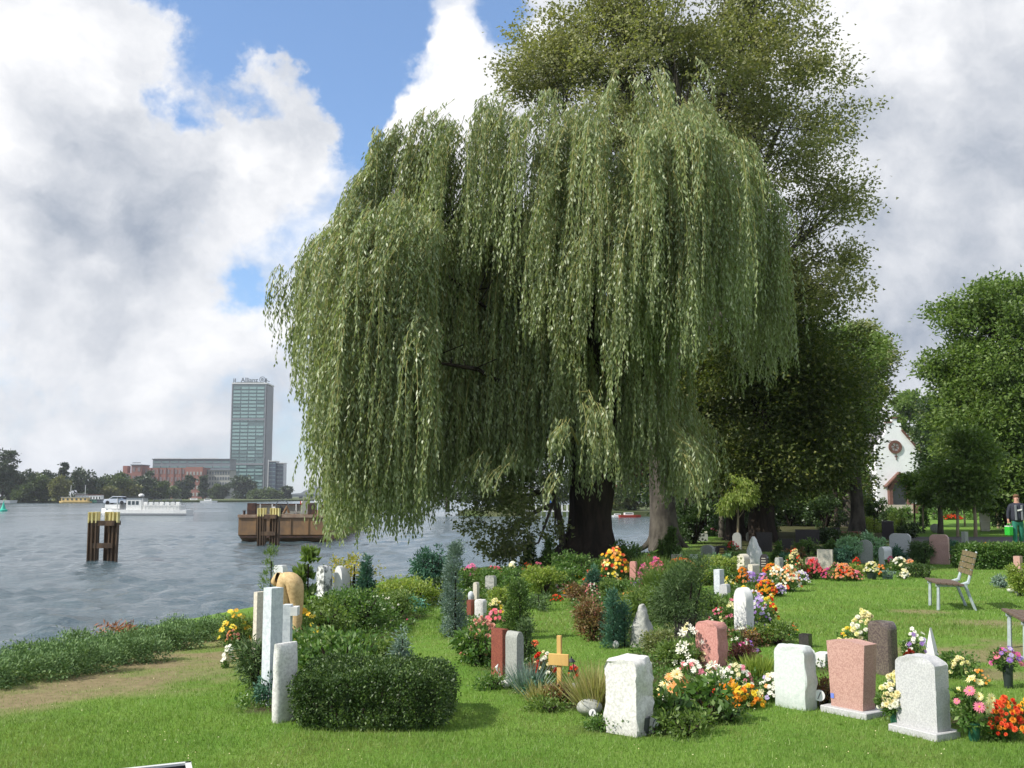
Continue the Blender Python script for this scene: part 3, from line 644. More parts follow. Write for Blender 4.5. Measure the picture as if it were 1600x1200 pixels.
tree('ash_tree', 'pale olive loose-leaved tree showing above the chapel path', b, 9, .3, B_(b, [(1340, 560, 46, 36, 60, 2.5, 1.0), (1345, 600, 24, 40, 60, 2.0, .6), (1330, 520, 32, 22, 60, 2, .4), (1368, 545, 22, 22, 60, 1.5, .3)]), 17000, 'olive_leaf', .20, .11, .40, twigs=22, seed=8, bark='bark_grey', shell=.2)
b = (27.2, 53)
tree('oak_tree', 'large bright green tree standing at the right edge behind the gardener', b, 7.5, .42, B_(b, [(1565, 530, 88, 88, 52, 3.2, 3.4), (1526, 585, 52, 55, 52, 2.6, 1.5), (1560, 660, 90, 80, 51, 3.2, 2.8), (1640, 560, 100, 120, 53, 3.2, 2.6), (1525, 665, 40, 50, 51, 2, .9), (1462, 568, 20, 14, 52, .9, .16), (1530, 470, 36, 24, 52, 1.4, .4), (1590, 735, 80, 50, 50, 2.4, 1.5)]),
     100000, 'green_leaf', .18, .13, .36, twigs=12, seed=9, per=60)
b = (9.2, 40.3)
tree('young_willow', 'small yellow-green weeping tree in the shade with thin pale stem', (7.72, 35.3), 1.7, .045, B_((7.72, 35.3), [(1150, 760, 26, 20, 35.3, .6, 1), (1134, 780, 14, 18, 35.3, .4, .5), (1168, 778, 12, 18, 35.3, .4, .5)]), 5600, 'lime_leaf', .13, .035, .10, bark='bark_light', twigs=8, seed=10, flare=1.1, droop=-1.6)
# alder limb hanging over the water left of the willow trunk
b = (1.35, 26.9)
tree('alder_sapling', 'slim leaning sapling with broad leaves drooping over the water', b, 2.4, .10, B_(b, [(800, 800, 40, 45, 25.5, .6, 1.2), (775, 835, 32, 28, 25.2, .5, .8), (830, 760, 50, 35, 26, .7, 1), (765, 775, 30, 40, 25.8, .5, .6), (800, 862, 22, 14, 25.2, .4, .4), (735, 800, 22, 28, 26.5, .5, .4), (868, 830, 8, 22, 26.6, .3, .3)]), 4600, 'olive_leaf', .095, .07, .15, bark='bark_grey', lean=(-.35, 0), twigs=14, seed=12, flare=1.1, per=30)
# darker trees that close the view under the crowns
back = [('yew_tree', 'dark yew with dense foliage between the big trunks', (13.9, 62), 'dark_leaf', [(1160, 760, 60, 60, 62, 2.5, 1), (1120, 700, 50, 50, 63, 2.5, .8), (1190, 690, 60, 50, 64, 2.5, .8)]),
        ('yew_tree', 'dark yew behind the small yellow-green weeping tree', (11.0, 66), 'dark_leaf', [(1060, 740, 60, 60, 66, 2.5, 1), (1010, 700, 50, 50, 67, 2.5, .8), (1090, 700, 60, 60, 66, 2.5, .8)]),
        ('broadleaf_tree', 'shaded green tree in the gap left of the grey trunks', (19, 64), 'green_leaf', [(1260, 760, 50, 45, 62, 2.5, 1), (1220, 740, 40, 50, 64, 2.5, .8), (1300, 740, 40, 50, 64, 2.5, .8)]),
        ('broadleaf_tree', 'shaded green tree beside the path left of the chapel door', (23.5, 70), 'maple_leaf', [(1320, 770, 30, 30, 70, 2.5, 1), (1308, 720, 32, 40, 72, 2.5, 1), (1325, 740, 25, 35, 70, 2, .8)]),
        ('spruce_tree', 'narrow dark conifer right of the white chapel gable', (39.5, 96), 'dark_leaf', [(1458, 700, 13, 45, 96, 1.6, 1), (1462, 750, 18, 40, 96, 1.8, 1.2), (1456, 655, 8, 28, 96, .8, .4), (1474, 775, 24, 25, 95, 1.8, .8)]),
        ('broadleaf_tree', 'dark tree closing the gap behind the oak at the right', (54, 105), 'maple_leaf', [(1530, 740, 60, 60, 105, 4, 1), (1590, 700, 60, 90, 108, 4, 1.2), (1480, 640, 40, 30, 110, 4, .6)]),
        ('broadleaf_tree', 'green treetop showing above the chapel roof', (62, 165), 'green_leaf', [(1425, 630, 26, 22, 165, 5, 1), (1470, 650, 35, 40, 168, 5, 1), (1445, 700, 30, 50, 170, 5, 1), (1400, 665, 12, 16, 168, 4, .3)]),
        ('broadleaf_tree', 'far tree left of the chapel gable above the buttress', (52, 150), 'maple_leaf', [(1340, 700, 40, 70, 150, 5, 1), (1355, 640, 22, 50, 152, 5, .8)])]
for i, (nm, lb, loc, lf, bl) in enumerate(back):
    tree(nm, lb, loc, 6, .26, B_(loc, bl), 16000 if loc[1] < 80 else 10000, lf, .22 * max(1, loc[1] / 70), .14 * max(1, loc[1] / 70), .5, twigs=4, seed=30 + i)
# bare lower trunks seen in the shade
for i, (px, Y, wpx, lb, bk) in enumerate([(1072, 42, 12, 'slim shaded trunk nearest the grey second trunk', 'bark_grey'), (1096, 50, 10, 'slender dark trunk behind the weeping sapling', 'bark'), (1124, 44, 9, 'thin trunk just left of the yellow-green sapling', 'bark_grey'), (1303, 58, 8, 'thin brown trunk in the dark shrubs', 'bark'), (1336, 57, 12, 'pale grey trunk left of the chapel', 'bark_light'), (1190, 39, 40, 'very broad black trunk in the shade', 'bark'), (1463, 48, 9, 'brown slim trunk right of the chapel door', 'bark_grey')]):
    x = (px - 800) / 1600 * Y
    h = 6.5 if px != 1463 else 2.2
    bl = [(0, 0, h + 1.0, 1.5, 1.5, 1.2, 1)] if px != 1463 else [(.5, 0, h + .5, .5, .5, .5, 1)]
    tree('slender_tree', lb, (x, Y), h, wpx * Y * mpp / 2, bl, 2500, 'maple_leaf' if px != 1463 else 'green_leaf', .2, .13, .4, bark=bk, twigs=4, seed=50 + i, flare=1.2, group='trees in the shade behind the graves')
# ------------------------------------------------------------------ far banks
def bank(name, outline, z):
    n = len(outline); vs = [(x, y, z) for x, y in outline] + [(x, y, -2.5) for x, y in outline]
    mb = MB(); mb.add(vs, [tuple(range(n))] + [(i, (i + 1) % n, (i + 1) % n + n, i + n) for i in range(n)])
    m = simple(name + '_mat', (.07, .10, .035), (.11, .12, .06), .15, .95, .1)
    return tag(mb.build(name, m), kind='structure')
bank('far_bank', [(-900, 520), (-215, 520), (-150, 560), (-140, 700), (-20, 890), (400, 890), (400, 3500), (-3500, 3500), (-3500, 520)], -.6)
bank('opposite_bank', [(-9, 172), (-2, 165), (12, 163), (27, 165), (70, 170), (300, 300), (300, 420), (30, 330), (-6, 240)], -.7)
# quay edge strip
def far_tree(px, base_py_, w, h, Y, leaf, label, shape='round', seed=0, group='trees along the far bank', n=2600, zb=-.6):
    x = (px - 800) / 1600 * Y; k = Y * mpp; z1 = XZ(Y, px, base_py_ - h)[1] - zb; g = np.random.default_rng(seed + 900)
    W = w * k / 2 * 1.2; z1 *= 1.12
    T = thing('poplar_tree' if shape == 'poplar' else 'bank_tree', label, 'tree', (x, Y, zb), group=group)
    if shape == 'poplar': bl = [(0, 0, z1 * (.3 + .18 * i), W * (1 - .22 * i), W, z1 * .16, 1) for i in range(4)]
    else:
        bl = [(0, 0, z1 * .55, W * .75, W * .7, z1 * .42, 2), (0, 0, z1 * .2, W * .8, W * .7, z1 * .2, 1.2)]
        for i in range(6):
            a = i * 1.05 + seed; bl.append((math.cos(a) * W * .55, math.sin(a) * W * .5, z1 * g.uniform(.3, .75), W * .48, W * .45, z1 * .24, .8))
    V, F, cl = leaf_cloud(bl, n, .0024 * Y, .0018 * Y, W * .10 + .2, g, per=26, shell=.6, tri=True)
    link('crown', np_mesh('crown', V, F, M[leaf]), T)
    MB().tube([(0, 0, -.2), (0, 0, z1 * .6)], [.45, .25], 6).build('trunk', M['bark'], T)
FT = [(-22, 786, 84, 80, 515, 'far_leaf1', 'tall dark tree cut by the left edge of the photo', 'round'), (18, 786, 40, 52, 520, 'far_leaf1', 'dark tree tucked under the tall tree at the left edge', 'round'), (-60, 786, 60, 70, 540, 'far_leaf1', 'dark tree outside the left edge on the far bank', 'round'),
      (8, 786, 36, 78, 505, 'far_leaf1', 'highest dark crown at the far left of the bank', 'round'), (48, 786, 32, 52, 518, 'far_leaf1', 'rounded mid-dark tree right of the tallest crown', 'round'), (66, 786, 38, 42, 510, 'far_leaf2', 'bright green low tree left on the far bank', 'round'), (40, 786, 26, 26, 504, 'far_leaf2', 'low bush-like tree at the waterline under the dark crowns', 'round'),
      (96, 786, 26, 38, 506, 'far_leaf3', 'pale olive tree left of the yellow houseboat', 'round'), (102, 786, 13, 58, 545, 'far_leaf1', 'single pointed poplar on the far bank', 'poplar'), (78, 786, 30, 46, 540, 'far_leaf1', 'dark tree behind the pale olive one', 'round'),
      (132, 786, 42, 50, 530, 'far_leaf1', 'dark round tree behind the yellow houseboat', 'round'), (160, 780, 34, 34, 560, 'far_leaf1', 'dark low tree behind the ship bow', 'round'), (186, 780, 44, 38, 560, 'far_leaf2', 'green tree left of the red factory', 'round'), (172, 784, 30, 20, 540, 'far_leaf3', 'yellowish shrubby tree behind the ship', 'round'),
      (222, 781, 34, 36, 620, 'far_leaf1', 'dark tree before the red factory tower', 'round'), (205, 781, 30, 22, 560, 'far_leaf3', 'low yellow-green tree above the ship', 'round'), (250, 781, 26, 26, 640, 'far_leaf2', 'green tree at the foot of the red factory', 'round'), (236, 781, 22, 42, 640, 'far_leaf1', 'taller dark tree before the red factory wing', 'round'), (286, 779, 18, 26, 760, 'far_leaf1', 'dark tree left of the white annex', 'round'),
      (296, 779, 16, 34, 760, 'far_leaf1', 'taller dark tree before the red and white join', 'round'), (320, 779, 12, 32, 790, 'far_leaf1', 'narrow dark tree before the white annex', 'poplar'), (338, 779, 16, 20, 790, 'far_leaf2', 'small tree before the white annex windows', 'round'), (352, 779, 12, 20, 790, 'far_leaf1', 'small dark tree at the corner of the glass tower', 'round'),
      (382, 778, 34, 30, 820, 'far_leaf1', 'round dark tree at the foot of the glass tower', 'round'), (268, 780, 24, 18, 700, 'far_leaf2', 'low green tree below the factory windows', 'round'), (450, 777, 12, 16, 840, 'far_leaf1', 'small tree right of the blue glass blocks', 'round'), (425, 778, 30, 12, 800, 'far_leaf2', 'low hedge-like tree below the blue glass blocks', 'round'), (402, 778, 20, 12, 800, 'far_leaf2', 'low tree on the quay under the tower', 'round')]
for i, (px, pb, w_, h_, Y, lf, lb, sh) in enumerate(FT): far_tree(px, pb, w_, h_, Y, lf, lb, sh, i, n=2600 if w_ > 24 else 1400)
CT_ = [(700, 'far_leaf1', 60, 100), (745, 'far_leaf2', 50, 80), (785, 'far_leaf1', 60, 105), (830, 'far_leaf1', 60, 90), (868, 'far_leaf2', 50, 70), (905, 'far_leaf1', 60, 110), (950, 'far_leaf2', 60, 80), (990, 'far_leaf2', 50, 60), (1030, 'far_leaf1', 60, 100), (1075, 'far_leaf1', 60, 110), (975, 'far_leaf3', 40, 34), (1110, 'far_leaf1', 60, 100)]
nm = ['leftmost', 'second from left', 'third from left', 'fourth from left', 'fifth, left of the willow trunk', 'sixth, behind the willow trunk', 'first right of the willow trunk', 'second right of the willow trunk', 'behind the grey second trunk', 'right of the grey second trunk', 'low yellowish one between the two big trunks', 'rightmost']
for i, (px, lf, w_, h_) in enumerate(CT_): far_tree(px, 800, w_, h_, 172 + (i % 3) * 6, lf, 'tree on the opposite bank under the willow, ' + nm[i], 'round', 60 + i, 'trees on the opposite bank seen under the willow', 2600, zb=-.7)
# white sheds, pier and boats of the opposite bank
def small_boat(px, py, Y, L, label, hullm, name='small_boat', zb=WZ, cab=True, rz=0):
    x, z = XZ(Y, px, py); T = thing(name, label, 'boat', (x, Y, zb), rz)
    mb = MB(); n = 9; H = L * .10; o = [(-L / 2, 0), (-L * .46, -L * .13), (L * .25, -L * .14), (L * .5, 0), (L * .25, L * .14), (-L * .46, L * .13)]
    mb.add([(a * .94, b * .8, -.1) for a, b in o] + [(a, b, H) for a, b in o], [tuple(range(6)), tuple(range(11, 5, -1))] + [(i, (i + 1) % 6, (i + 1) % 6 + 6, i + 6) for i in range(6)])
    mb.build('hull', M[hullm], T)
    if cab:
        MB().box((-L * .05, 0, H + L * .05), (L * .38, L * .2, L * .10), 0).build('cabin', M['white_paint'], T); MB().box((-L * .05, 0, H + L * .055), (L * .30, L * .205, L * .04)).build('window', M['glass_dark'], T)
    return T
M['red_paint'] = flat('red_paint', (.45, .05, .03)); M['blue_paint'] = flat('blue_paint', (.03, .12, .40)); M['roof_red'] = flat('roof_red', (.36, .12, .08)); M['ochre'] = flat('ochre', (.62, .45, .18)); M['greenpaint'] = flat('greenpaint', (.10, .30, .2))
small_boat(984, 804, 158, 3.6, 'white boat with red hull between the two big trunks', 'red_paint', rz=.1); small_boat(972, 804, 159, 3.0, 'low white boat moored left of the red one', 'white_paint', cab=False); small_boat(966, 803, 160, 2.6, 'small white boat nearest the willow trunk', 'white_paint')
T = thing('pier', 'pale wooden pier with upright posts seen left of the willow trunk', 'pier', (XZ(160, 862, 803)[0], 160, WZ))
for i in range(11): MB().box((-4 + i * .8, 0, .9), (.22, .22, 2.0)).build('post', M['dull_white'], T)
MB().box((0, .3, .9), (9, 1.4, .16)).build('deck', M['dull_white'], T); MB().box((0.2, -.1, 2.3), (.9, .1, .6)).build('sign', M['blue_paint'], T)

# ------------------------------------------------------------------ the glass tower and its neighbours
def brickmat(name, c): return simple(name, c, tuple(x * .85 for x in c), .05, .9, .1)
M['tower_grey'] = flat('tower_grey', (.21, .22, .24), .6); M['tower_glass'] = flat('tower_glass', (.11, .165, .17), .12, .7); M['pane_light'] = flat('pane_light', (.24, .37, .36), .15, .6); M['pane_mid'] = flat('pane_mid', (.14, .22, .22), .12, .6)
M['brick_red'] = brickmat('brick_red', (.27, .125, .10)); M['annex'] = brickmat('annex', (.34, .34, .32)); M['zinc'] = flat('zinc', (.17, .19, .21), .5); M['blueglass'] = flat('blueglass', (.035, .06, .10), .12, .7); M['steel'] = flat('steel', (.10, .12, .14), .5)
TY = 1050; k = TY * mpp; x0 = (361 - 800) * k; x1 = (413 - 800) * k; x2 = (421.5 - 800) * k
zt = XZ(TY, 390, 600)[1]; zb = -1
T = thing('glass_tower', 'tall glass office tower with illuminated-style lettering on its roof', 'office tower', (x0, TY, zb)); Wd = x1 - x0; Ht = zt - zb
MB().box((Wd / 2, 15, Ht / 2), (Wd, 29.6, Ht)).build('glazed_body', M['tower_glass'], T)
MB().box((Wd + .6, 16, Ht / 2 - .3), (1.2, 28, Ht - .6)).build('side_wall', M['tower_grey'], T)
for xx in (-.2, Wd + .2): MB().box((xx, .2, Ht / 2), (.9, 1.0, Ht)).build('corner_pillar', M['tower_grey'], T)
g = np.random.default_rng(5); nb = 4; bw = (Wd - 1.6) / nb; nf = 31; fh = Ht / (nf + 1)
pm = [MB().box((0, 0, 0), (bw * .88, .5, fh * .56)).mesh('window', M[q]) for q in ('pane_light', 'pane_mid')]
for f in range(nf):
    for c in range(nb):
        fr = f / nf; pale_blind = (fr > .40 and g.random() < .86) or (fr < .27 and g.random() < .8) or g.random() < .14  # paler panes stand for light blinds
        if .665 < fr < .70: pale_blind = False
        if g.random() < .93: link('window', pm[0 if pale_blind else 1], T, (.8 + bw * (c + .5), -.05, fh * (f + .85)))
for q in (.30, .69): MB().box((Wd / 2, 0, Ht * q), (Wd, .8, fh * .5)).build('floor_band', M['tower_grey'], T)
MB().box((Wd / 2 + .6, 15, Ht + .7), (Wd + 2.4, 31, 1.4)).build('roof', M['dull_white'], T)
rc = MB()
for xx in (.8, 2.5, Wd - .6, Wd + .4): rc.box((xx, 1, Ht + 3.6), (.7, .7, 4.6))
rc.box((1.6, 1, Ht + 3.2), (2.6, .4, .6)); rc.box((Wd + .2, 8, Ht + 4.0), (.6, 14, .6)); rc.box((Wd / 2, 1, Ht + 1.9), (Wd * .8, .5, .5))
rc.build('roof_frame', M['steel'], T)
fc = bpy.data.curves.new('lettering', 'FONT'); fc.body = 'Allianz'; fc.size = 6.6; fc.extrude = .3; fc.offset = .10; fc.align_x = 'LEFT'; fc.materials.append(M['steel']); 
fo = bpy.data.objects.new('lettering_curve', fc); COL.objects.link(fo); _me = bpy.data.meshes.new_from_object(fo.evaluated_get(bpy.context.evaluated_depsgraph_get())); bpy.data.objects.remove(fo); fo = link('lettering', _me, T); fo.location = (8.2, .5, Ht + 2.0); fo.rotation_euler = (R(90), 0, 0)
em = MB(); ec = (Wd - 3.6, 0, Ht + 4.6); em.ring(ec, 2.5, 3.1, -.3, .3)
for dx, hh in ((-1, 2.6), (0, 3.4), (1, 2.6)): em.box((ec[0] + dx, 0, ec[2] - .2), (.6, .5, hh))
em.box((ec[0], 0, ec[2] + 1.2), (1.4, .5, .5)); em.build('emblem', M['steel'], T)
def block(name, label, px0, px1, ptop, Y, mat, roofm=None, rows=0, cols=0, wm='glass_dark', parts=(), cat='building', wfrac=.5, hfrac=.5, zb=-.6, z_lo=.0, depth=20):
    k = Y * mpp; xa, xb = (px0 - 800) * k, (px1 - 800) * k; zt = XZ(Y, .5 * (px0 + px1), ptop)[1]; W, H = xb - xa, zt - zb
    T = thing(name, label, cat, (xa, Y, zb))
    MB().box((W / 2, depth / 2, H / 2), (W, depth, H)).build('wall', M[mat], T)
    if roofm: MB().box((W / 2, depth / 2 - .4, H + .35), (W + 1.2, depth + 1.2, .7)).build('roof', M[roofm], T)
    if rows:
        cw, rh = W / cols, (H * (1 - z_lo)) / rows; wme = MB().box((0, 0, 0), (cw * wfrac, .4, rh * hfrac)).mesh('window', M[wm])
        for r in range(rows):
            for c in range(cols): link('window', wme, T, (cw * (c + .5), -.08, H * z_lo + rh * (r + .5)))
    return T, W, H
T, W, H = block('office_block', 'long grey office block with flat roofline left of the tower', 240, 361, 718, 960, 'zinc', 'steel', 3, 9, 'pane_mid', wfrac=.85, hfrac=.35, z_lo=.62)
for a in (.30, .78): MB().box((W * (a - .1), -.3, H + 1.1), (W * .34, .6, .5)).build('roof_rail', M['dull_white'], T)
M['brickwin'] = flat('brickwin', (.19, .15, .15), .3)
T, W, H = block('brick_factory', 'red brick factory with rows of pale windows', 222, 320, 731, 930, 'brick_red', None, 4, 17, 'brickwin', wfrac=.55, hfrac=.6)
MB().box((W * .86, -1, H / 2), (W * .27, 2.0, H + 1.6)).build('corner_wing', M['brick_red'], T)
wme = MB().box((0, 0, 0), (W * .27 / 5 * .5, .4, H / 5 * .55)).mesh('window', M['annex'])
for r in range(4):
    for c in range(5): link('window', wme, T, (W * .725 + W * .27 / 5 * (c + .5), -2.1, H / 4.4 * (r + .6)))
for i in range(6): MB().box((W * (.04 + i * .12), -.4, H / 2), (.8, .8, H)).build('pier', M['brick_red'], T)
T, W, H = block('brick_stair_tower', 'square red brick stair tower with a roof sign frame', 207, 223, 727, 925, 'brick_red', 'steel', 4, 2, 'brickwin', wfrac=.5, hfrac=.5)
MB().box((W / 2, 0, H + 2.2), (W * .8, .4, .6)).build('sign_frame', M['steel'], T)
T, W, H = block('brick_wing', 'low red brick wing left of the stair tower', 190, 207, 739, 925, 'brick_red', None, 3, 3, 'brickwin'); MB().box((W * .28, 8, H + 3), (W * .42, 8, 7)).build('roof_house', M['brick_red'], T)
block('grey_shed', 'small grey rooftop shed peeking over the trees at left', 181, 190, 740, 900, 'zinc', None)
T, W, H = block('annex_building', 'pale grey annex with a grid of windows beside the tower', 320, 361, 735, 940, 'annex', 'zinc', 5, 10, 'steel', wfrac=.55, hfrac=.55, z_lo=.05)
for i, (a, b, tp, lb) in enumerate(((421, 432, 721, 'dark blue glass block touching the tower'), (433, 444, 724, 'dark blue glass block farthest right'))):
    T, W, H = block('glass_block', lb, a, b, tp, 1000 + i * 4, 'blueglass', 'dull_white', 9, 2, 'pane_mid', wfrac=.8, hfrac=.18, depth=14)
    MB().box((-.3, -.6, H / 2 + .8), (.6, 1.2, H + 1.6)).build('fin', M['dull_white'], T)
T, W, H = block('quay_wall', 'long low quay wall below the office buildings', 250, 560, 779.5, 880, 'zinc', None, zb=-1.6, cat='quay', depth=3)
# bridge and power station in the distance
BY = 1000; k = BY * mpp
T = thing('river_bridge', 'low dark steel bridge crossing the river in the distance', 'bridge', ((500 - 800) * k, BY, WZ))
MB().box((0, 0, 3.4), (160 * k, 9, 1.3)).build('deck', M['steel'], T); MB().box((0, -4.6, 4.7), (160 * k, .3, .3)).build('railing', M['steel'], T)
for i in range(9): MB().box(((-60 + i * 16) * k, 0, 1.2), (2.2, 7, 3.2)).build('pier', M['darkgrey'], T)
T = thing('power_station', 'far grey power station with two stubby towers', 'industrial building', ((500 - 800) * 1900 * mpp, 1900, 0))
k = 1900 * mpp
MB().prism([(-42 * k, 0), (45 * k, 0), (45 * k, 10 * k), (18 * k, 12 * k), (-4 * k, 14 * k), (-22 * k, 10 * k), (-28 * k, 6 * k), (-42 * k, 5 * k)], 0, 60).build('wall', M['zinc'], T)
for a in (-10, -3): MB().lathe([(2.6 * k, 0), (2.6 * k, 19 * k), (1.9 * k, 19.5 * k), (1.9 * k, 22 * k)], 10, (a * k, 30, 0)).build('tower', M['zinc'], T)

# ------------------------------------------------------------------ boats
def hull_mesh(L, Wd_, H, bow=.22, rake=.3, n=14, name='hull', mat='white_paint', sheer=.25):
    V, F = [], []
    for i in range(n + 1):
        f = i / n; x = -L / 2 + L * f; half = Wd_ / 2 * min(1, (f / bow + .02) ** .6) * (1 - .12 * max(0, (f - .85) / .15)); z1 = H * (1 + sheer * max(0, 1 - f / .3) ** 2)
        xo = -rake * H * max(0, 1 - f / bow)
        for s_, zz, wf in ((-1, z1, 1), (-1, H * .35, .97), (-1, -.35, .75), (1, -.35, .75), (1, H * .35, .97), (1, z1, 1)):
            V.append((x + xo * (1 if zz > 0 else .2), s_ * half * wf, zz))
    for i in range(n):
        for j in range(5): F.append((i * 6 + j, i * 6 + j + 1, (i + 1) * 6 + j + 1, (i + 1) * 6 + j))
        F.append((i * 6 + 5, i * 6, (i + 1) * 6, (i + 1) * 6 + 5))
    F.append((0, 5, 4, 3)); F.append((0, 3, 2, 1)); e = n * 6; F.append((e, e + 1, e + 2, e + 5)); F.append((e + 5, e + 2, e + 3, e + 4))
    mb = MB(); mb.add(V, F); return mb
SY = 176; xs_ = (234 - 800) / 1600 * SY
T = thing('river_barge', 'white motor barge sailing left with a silver car on deck', 'ship', (xs_, SY, WZ), R(-6))
L_ = 15.2; hull_mesh(L_, 3.4, .95, .16, .5).build('hull', M['white_paint'], T, loc=(0, 0, 0))
MB().box((1.2, 0, -.02), (L_ * .84, 3.46, .18)).build('waterline_band', M['darkgrey'], T)
MB().box((-5.6, 0, 1.45), (2.6, 2.6, .7)).build('foredeck_house', M['white_paint'], T)
MB().box((-1.8, 0, 1.9), (2.7, 2.5, 2.0)).build('wheelhouse', M['dull_white'], T)
for dx in (-2.6, -1.9, -1.2): MB().box((dx, -1.27, 2.1), (.45, .06, .6)).build('window', M['glass_dark'], T)
MB().box((-2.3, 0, 3.05), (5.2, 2.9, .12)).build('canopy', M['darkgrey'], T)
for dx in (-4.7, -.2): MB().box((dx, -1.3, 2.0), (.1, .1, 2.1)).build('canopy_post', M['dull_white'], T)
MB().lathe([(.05, 0), (.42, .05), (.5, .25), (.4, .45), (.1, .55)], 12, (-1.1, 0, 3.1)).build('radar_dome', M['white_paint'], T)
MB().box((3.1, 0, 1.3), (6.4, 2.7, .75)).build('hold_cover', M['dull_white'], T)
for i in range(7): MB().box((.3 + i * .95, -1.2, 1.95), (.62, .35, .6), .1 * (i % 3)).build('white_drum', M['white_paint'], T)
rl = MB()
for i in range(12): rl.box((-.2 + i * .62, -1.62, 1.45), (.05, .05, 1.0))
rl.box((3.2, -1.62, 1.95), (6.9, .04, .04)); rl.box((3.2, -1.62, 1.6), (6.9, .03, .03)); rl.build('railing', M['dull_white'], T)
fr = MB()
for i in range(5): fr.tube([(1.0 + i * 1.2, -1.2, 1.7), (1.2 + i * 1.2, 0, 2.7), (1.0 + i * 1.2, 1.2, 1.7)], .05, 5)
fr.tube([(1.2, 0, 2.7), (6.0, 0, 2.7)], .04, 5); fr.build('hoops', M['steel'], T)
# silver car riding on the barge
c0 = Vector((xs_, SY, 0)); rot = R(-6); off = Vector((-5.3 * math.cos(rot), -5.3 * math.sin(rot) - .2, 0)); 
CARZ = WZ + 1.82
T = thing('silver_car', 'silver hatchback standing crosswise on the white barge', 'car', (c0.x + off.x, c0.y + off.y - .2, CARZ), R(-6))
MB().prism([(-2.0, .25), (2.0, .25), (2.05, .8), (1.9, .95), (1.5, 1.0), (1.2, 1.38), (-.35, 1.40), (-1.05, .95), (-1.9, .82), (-2.05, .5)], -.82, .82).build('body', flat('car_silver', (.55, .60, .68), .25, .6), T, smooth=True, bevel=.04)
MB().prism([(-.9, .97), (1.15, 1.0), (1.0, 1.30), (-.32, 1.32)], -.835, .835).build('window', M['glass_dark'], T)
for x_ in (-1.25, 1.3):
    for y_ in (-.8, .8): w_ = MB(); w_.ring((0, 0, 0), .0, .32, -.1, .1, 16); w_.build('wheel', M['black'], T, loc=(x_, y_, .32))
MB().box((0, 0, -.02), (3.8, 1.6, .04)).build('ramp', M['darkgrey'], T)
# moored boats on the far left
def houseboat(px0, px1, Y, label, matn, h, name='houseboat', roof='dull_white', nw=6):
    k = Y * mpp; W = (px1 - px0) * k; T = thing(name, label, 'boat', ((px0 + px1) / 2 * k - 800 * k, Y, WZ))
    hull_mesh(W * 1.08, 4, .7, .12, .4).build('hull', M[matn], T); MB().box((0, 0, .7 + h / 2), (W * .9, 3.4, h)).build('cabin', M[matn], T); MB().box((0, 0, .75 + h), (W * .94, 3.9, .14)).build('roof', M[roof], T)
    wm_ = MB().box((0, 0, 0), (W * .9 / nw * .4, .1, h * .45)).mesh('window', M['glass_dark'])
    for i in range(nw): link('window', wm_, T, (-W * .45 + W * .9 / nw * (i + .5), -1.74, .7 + h * .5))
    return T, W
T, W = houseboat(100, 145, 500, 'yellow houseboat with dark windows moored on the far bank', 'ochre', 1.9)
MB().box((2, 0, 4.2), (W * .45, 3, .15)).build('awning', M['dull_white'], T)
for dx in (-2.5, 4.5): MB().tube([(dx, 0, 2.5), (dx, 0, 8.5)], .12, 6).build('mast', M['dull_white'], T)
T, W = houseboat(144, 158, 503, 'green low boat right of the yellow houseboat', 'greenpaint', 1.0, nw=3)
T, W = houseboat(156, 176, 503, 'blue-grey boat just left of the white barge bow', 'steel', 1.0, nw=4)
T, W = houseboat(122, 166, 512, 'long white passenger boat behind the yellow houseboat', 'white_paint', 3.0, roof='roof_red', nw=9)
small_boat(326, 785, 520, 9, 'small white motorboat on the far water right of the barge', 'white_paint'); small_boat(304, 785, 600, 10, 'low grey boat moored below the office buildings', 'dull_white'); small_boat(8, 785, 500, 12, 'grey jetty boat at the far left bank', 'dull_white', cab=False); small_boat(500, 786, 420, 9, 'white boat beyond the rusty barge by the willow', 'white_paint')
# green buoy
x, Y = G(5, 799, WZ); T = thing('channel_buoy', 'small turquoise-green cone buoy at the left edge', 'buoy', (x, Y, WZ))
M['buoy'] = flat('buoy', (.03, .45, .32)); MB().lathe([(.75, -.2), (.85, .1), (.8, .35), (.5, .5), (.36, 1.0), (.12, 1.7), (.1, 1.9)], 14).build('float', M['buoy'], T, smooth=True)
MB().tube([(0, 0, 1.8), (.1, 0, 2.3)], .07, 6).build('top_mark', M['buoy'], T)
